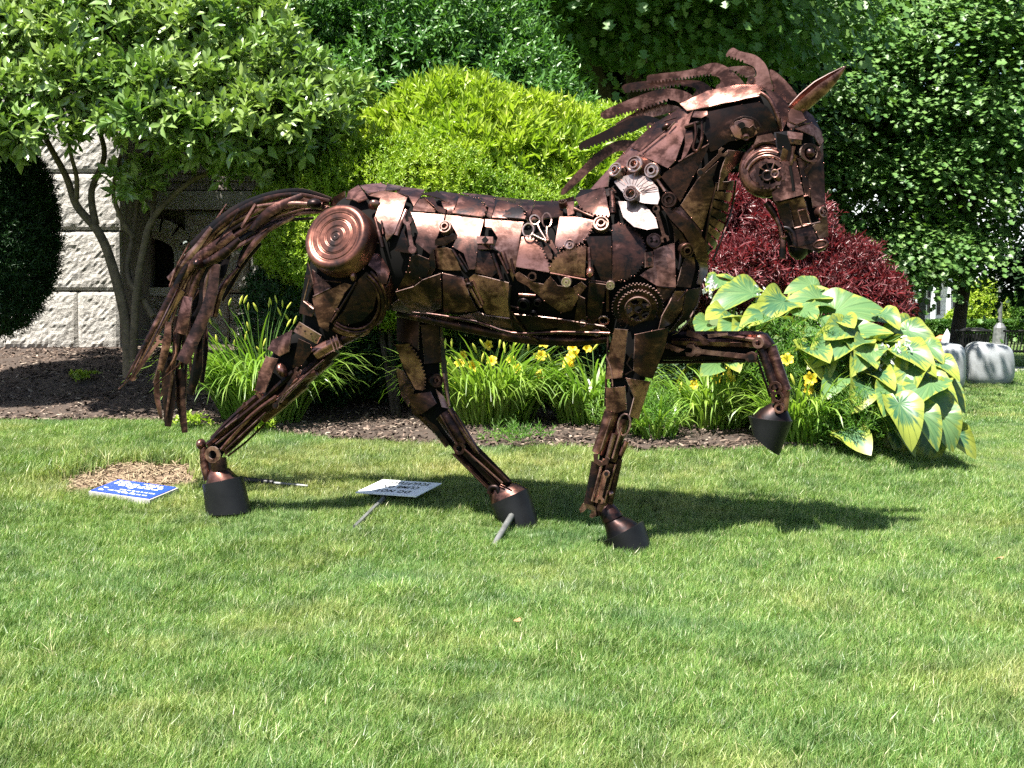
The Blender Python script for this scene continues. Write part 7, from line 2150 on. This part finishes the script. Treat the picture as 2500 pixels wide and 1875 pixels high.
v, f = tubes_mesh([([c + Vector((0, 0, .89)), c + Vector((0, 0, .93))], [.27, .15])], 20); mesh_obj("lid", v, f, MAT_BLACK, can)
# bench
c = at(2530, 913, 29.0); c.z = float(ground(c.x, c.y))
bench = thing("park_bench", "black slatted park bench at the edge of the frame", "bench", c)
for k in range(22):
    x = -.75 + k * .071
    P = [c + Vector((x, .02, .40)), c + Vector((x, .10, .44)), c + Vector((x, .40, .45)), c + Vector((x, .48, .60)), c + Vector((x, .55, .86))]
    P = [Vector((p.x, c.y - (p.y - c.y) + .3, p.z)) for p in P]
    mesh_obj("slat", *tubes_mesh([(P, [.016] * 5)], 4), MAT_BLACK, bench)
for z, y in ((.87, -.25), (.43, .29)):
    mesh_obj("rail", *tubes_mesh([([c + Vector((-.8, y, z)), c + Vector((.85, y, z))], [.024, .024])], 6), MAT_BLACK, bench)
for x in (-.76, .8):
    for y in (.25, -.18):
        mesh_obj("leg", *tubes_mesh([([c + Vector((x, y, 0)), c + Vector((x, y, .44))], [.026, .024])], 6), MAT_BLACK, bench)
V, Fc = box_vf(c + Vector((0.2, .25, .035)), 3.0, 1.6, .07); o = mesh_obj("bench_pad", V, Fc, MAT_CONC, origin=c); tag(o, "pale concrete pad under the park bench", "paving")
# lamp post
c = at(2440, 843, 46.0); c.z = float(ground(c.x, c.y))
lamp = thing("lamp_post", "slender grey lamp post in front of the far hedge", "lamp post", c)
mesh_obj("shaft", *tubes_mesh([([c, c + Vector((0, 0, .8)), c + Vector((0, 0, 5.2))], [.09, .075, .055])], 10), MAT_GALV, lamp, smooth=True)
mesh_obj("base", *tubes_mesh([([c, c + Vector((0, 0, .12)), c + Vector((0, 0, .6)), c + Vector((0, 0, .75))], [.26, .24, .2, .1])], 10), MAT_GALV, lamp)
mesh_obj("lantern", *tubes_mesh([([c + Vector((0, 0, 5.2)), c + Vector((0, 0, 5.5)), c + Vector((0, 0, 5.75))], [.12, .2, .05])], 8), MAT_WHITE, lamp)
# notice board with grey post
c = at(2240, 850, 34.0); c.z = float(ground(c.x, c.y))
nb = thing("notice_board", "dark notice board on a grey post behind the red maple", "sign", c)
mesh_obj("board", *box_vf(at(2222, 770, 34), .42, .05, .62), MAT_BLACK, nb)
mesh_obj("post", *box_vf((at(2248, 800, 34).x, 34, c.z + .85), .16, .12, 1.75), MAT_GALV, nb)
# hedges and far bushes
def box_hedge(name, label, x0, x1, Y, h, dp, n, seed):
    rng = np.random.default_rng(seed)
    gx_ = (x0 + x1) / 2; gz = float(ground(gx_, Y))
    t = thing(name, label, "hedge", (gx_, Y, gz))
    p = np.stack([rng.uniform(x0, x1, n), Y + rng.uniform(-dp / 2, dp / 2, n), gz + h * rng.uniform(0, 1, n) ** .6], -1)
    sel = rng.uniform(0, 1, n)
    p[sel < .5, 1] = Y - dp / 2 + rng.normal(0, .03, (sel < .5).sum()); p[sel > .7, 2] = gz + h + rng.normal(0, .025, (sel > .7).sum())
    ax = rng.normal(size=(n, 3)) * .6 + np.array([0, -.5, .5])
    V, Fc, R = shoots(rng, p, ax, 5, .06, .09, .05, DIA_V, DIA_F)
    fast_mesh("foliage", V, Fc, L_HEDGE, t, R)
    mesh_obj("stems", *tubes_mesh([([Vector((x, Y, gz)), Vector((x, Y, gz + h * .7))], [.03, .015]) for x in np.linspace(x0 + .2, x1 - .2, 9)], 5), MAT_BARKDK, t)
box_hedge("box_hedge", "low clipped hedge running in front of the white house", 13.2, 21.5, 48.0, .75, .7, 9000, 71)
def far_bush(label, px, py, d, rx, ry, seed, mat, n=1500):
    t = shrub("garden_bush", label, seed, [blob_px(px, py, d, rx, ry, .8)], n, 6, .2, .12, .06, mat, lumps=.12, inner=.25)
far_bush("rounded yellow-green bush right of the maple trunk", 2405, 760, 52, 45, 72, 72, L_AZ)
far_bush("pale green bush behind the lamp post", 2480, 775, 53, 40, 50, 73, L_HEDGE)
far_bush("olive garden bush low against the white house", 2340, 800, 54, 25, 35, 74, L_AZ, 700)
# toys by the hedge
c = at(2300, 826, 44); c.z = float(ground(c.x, c.y))
MAT_RED = plain("red_plastic", (0.55, 0.06, 0.03), .4)
t = thing("garden_ornament", "orange and red flower tub in front of the low hedge", "ornament", c)
mesh_obj("tub", *tubes_mesh([([c, c + Vector((0, 0, .18))], [.18, .22])], 12), MAT_RED, t)
v, f = tubes_mesh([([c + Vector((0, 0, .18)), c + Vector((0, 0, .30)), c + Vector((0, 0, .42))], [.24, .27, .08])], 10); mesh_obj("blossom", v, f, plain("orange_blossom", (.7, .22, .08), .7, var=.4, scale=20), t)
c = at(2312, 828, 43); c.z = float(ground(c.x, c.y))
t = thing("garden_statue", "small white pointed ornament beside the maple trunk", "ornament", c)
mesh_obj("cone", *tubes_mesh([([c, c + Vector((0, 0, .15)), c + Vector((0, 0, .4)), c + Vector((0, 0, .62))], [.2, .19, .12, .01])], 10), MAT_WHITE, t)
mesh_obj("plinth", *box_vf(c + Vector((0, 0, -.01)), .5, .5, .06), MAT_WHITE, t)
# white clapboard house
MAT_CLAP = plain("white_clapboard", (0.72, 0.74, 0.78), .6, var=.04)
MAT_ROOFG = plain("grey_roof", (0.30, 0.31, 0.33), .8, var=.2)
hY = 68.0
def hx(px): return at(px, 700, hY).x
def hz(py): return at(2300, py, hY).z
house = thing("white_house", "white clapboard house with a columned porch behind the maple", "house", (hx(2350), hY, float(ground(hx(2350), hY))))
def hbox(name, x0, x1, y0, y1, d0, d1, mat, parent=house):
    V, Fc = box_vf(((hx(x0) + hx(x1)) / 2, hY + (d0 + d1) / 2, (hz(y0) + hz(y1)) / 2), abs(hx(x1) - hx(x0)), d1 - d0, abs(hz(y0) - hz(y1)))
    return mesh_obj(name, V, Fc, mat, parent)
hbox("wall", 2060, 2440, 470, 835, .0, 6, MAT_CLAP)
for k in range(34):
    y = 472 + k * 10.6
    hbox("clapboard", 2058, 2442, y, y + 9.6, -.05 - .004 * (k % 2), 0.01, MAT_CLAP)
hbox("roof", 2140, 2330, 655, 672, -3.2, 0, MAT_ROOFG); hbox("porch_beam", 2150, 2322, 672, 690, -3.0, -2.7, MAT_CLAP)
for x in (2196, 2232, 2268, 2306): hbox("porch_column", x, x + 7, 690, 832, -3.0, -2.7, MAT_CLAP)
for x in np.arange(2200, 2310, 7.5): hbox("baluster", float(x), float(x) + 1.2, 782, 822, -2.95, -2.88, MAT_GALV)
hbox("hand_rail", 2196, 2312, 778, 783, -2.98, -2.86, MAT_GALV)
for x in (2205, 2260, 2322):
    w_ = hbox("window", x, x + 26, 690, 768, -.12, -.04, MAT_CLAP)
    for y in (694, 731): hbox("pane", x + 3, x + 23, y, y + 33, -.14, -.11, MAT_DARKGLASS, w_)
    for dx in (-9, 27): hbox("shutter", x + dx, x + dx + 8, 690, 768, -.11, -.05, MAT_BLACK)
# neighbouring white house on the right
h2 = thing("garage", "pale grey-roofed white garage behind the yellow-green bush", "house", (hx(2450), hY - 4, 0))
hbox("wall", 2385, 2700, 645, 835, -6, -1, MAT_CLAP, h2)
for k in range(16): hbox("clapboard", 2384, 2701, 648 + k * 11, 658 + k * 11, -6.06 - .004 * (k % 2), -5.99, MAT_CLAP, h2)
hbox("upper_wall", 2420, 2700, 560, 645, -4, -1, MAT_CLAP, h2)
for k in range(8): hbox("clapboard", 2419, 2701, 562 + k * 10.4, 571 + k * 10.4, -4.06 - .004 * (k % 2), -3.99, MAT_CLAP, h2)
V = [Vector((hx(2376), hY - 6.4, hz(688))), Vector((hx(2710), hY - 6.4, hz(688))), Vector((hx(2710), hY - 3.9, hz(652))), Vector((hx(2420), hY - 3.9, hz(652)))]
mesh_obj("roof", V + [p + Vector((0, 0, -.15)) for p in V], [(0, 1, 2, 3), (7, 6, 5, 4), (0, 4, 5, 1), (1, 5, 6, 2), (2, 6, 7, 3), (3, 7, 4, 0)], MAT_ROOFG, h2)
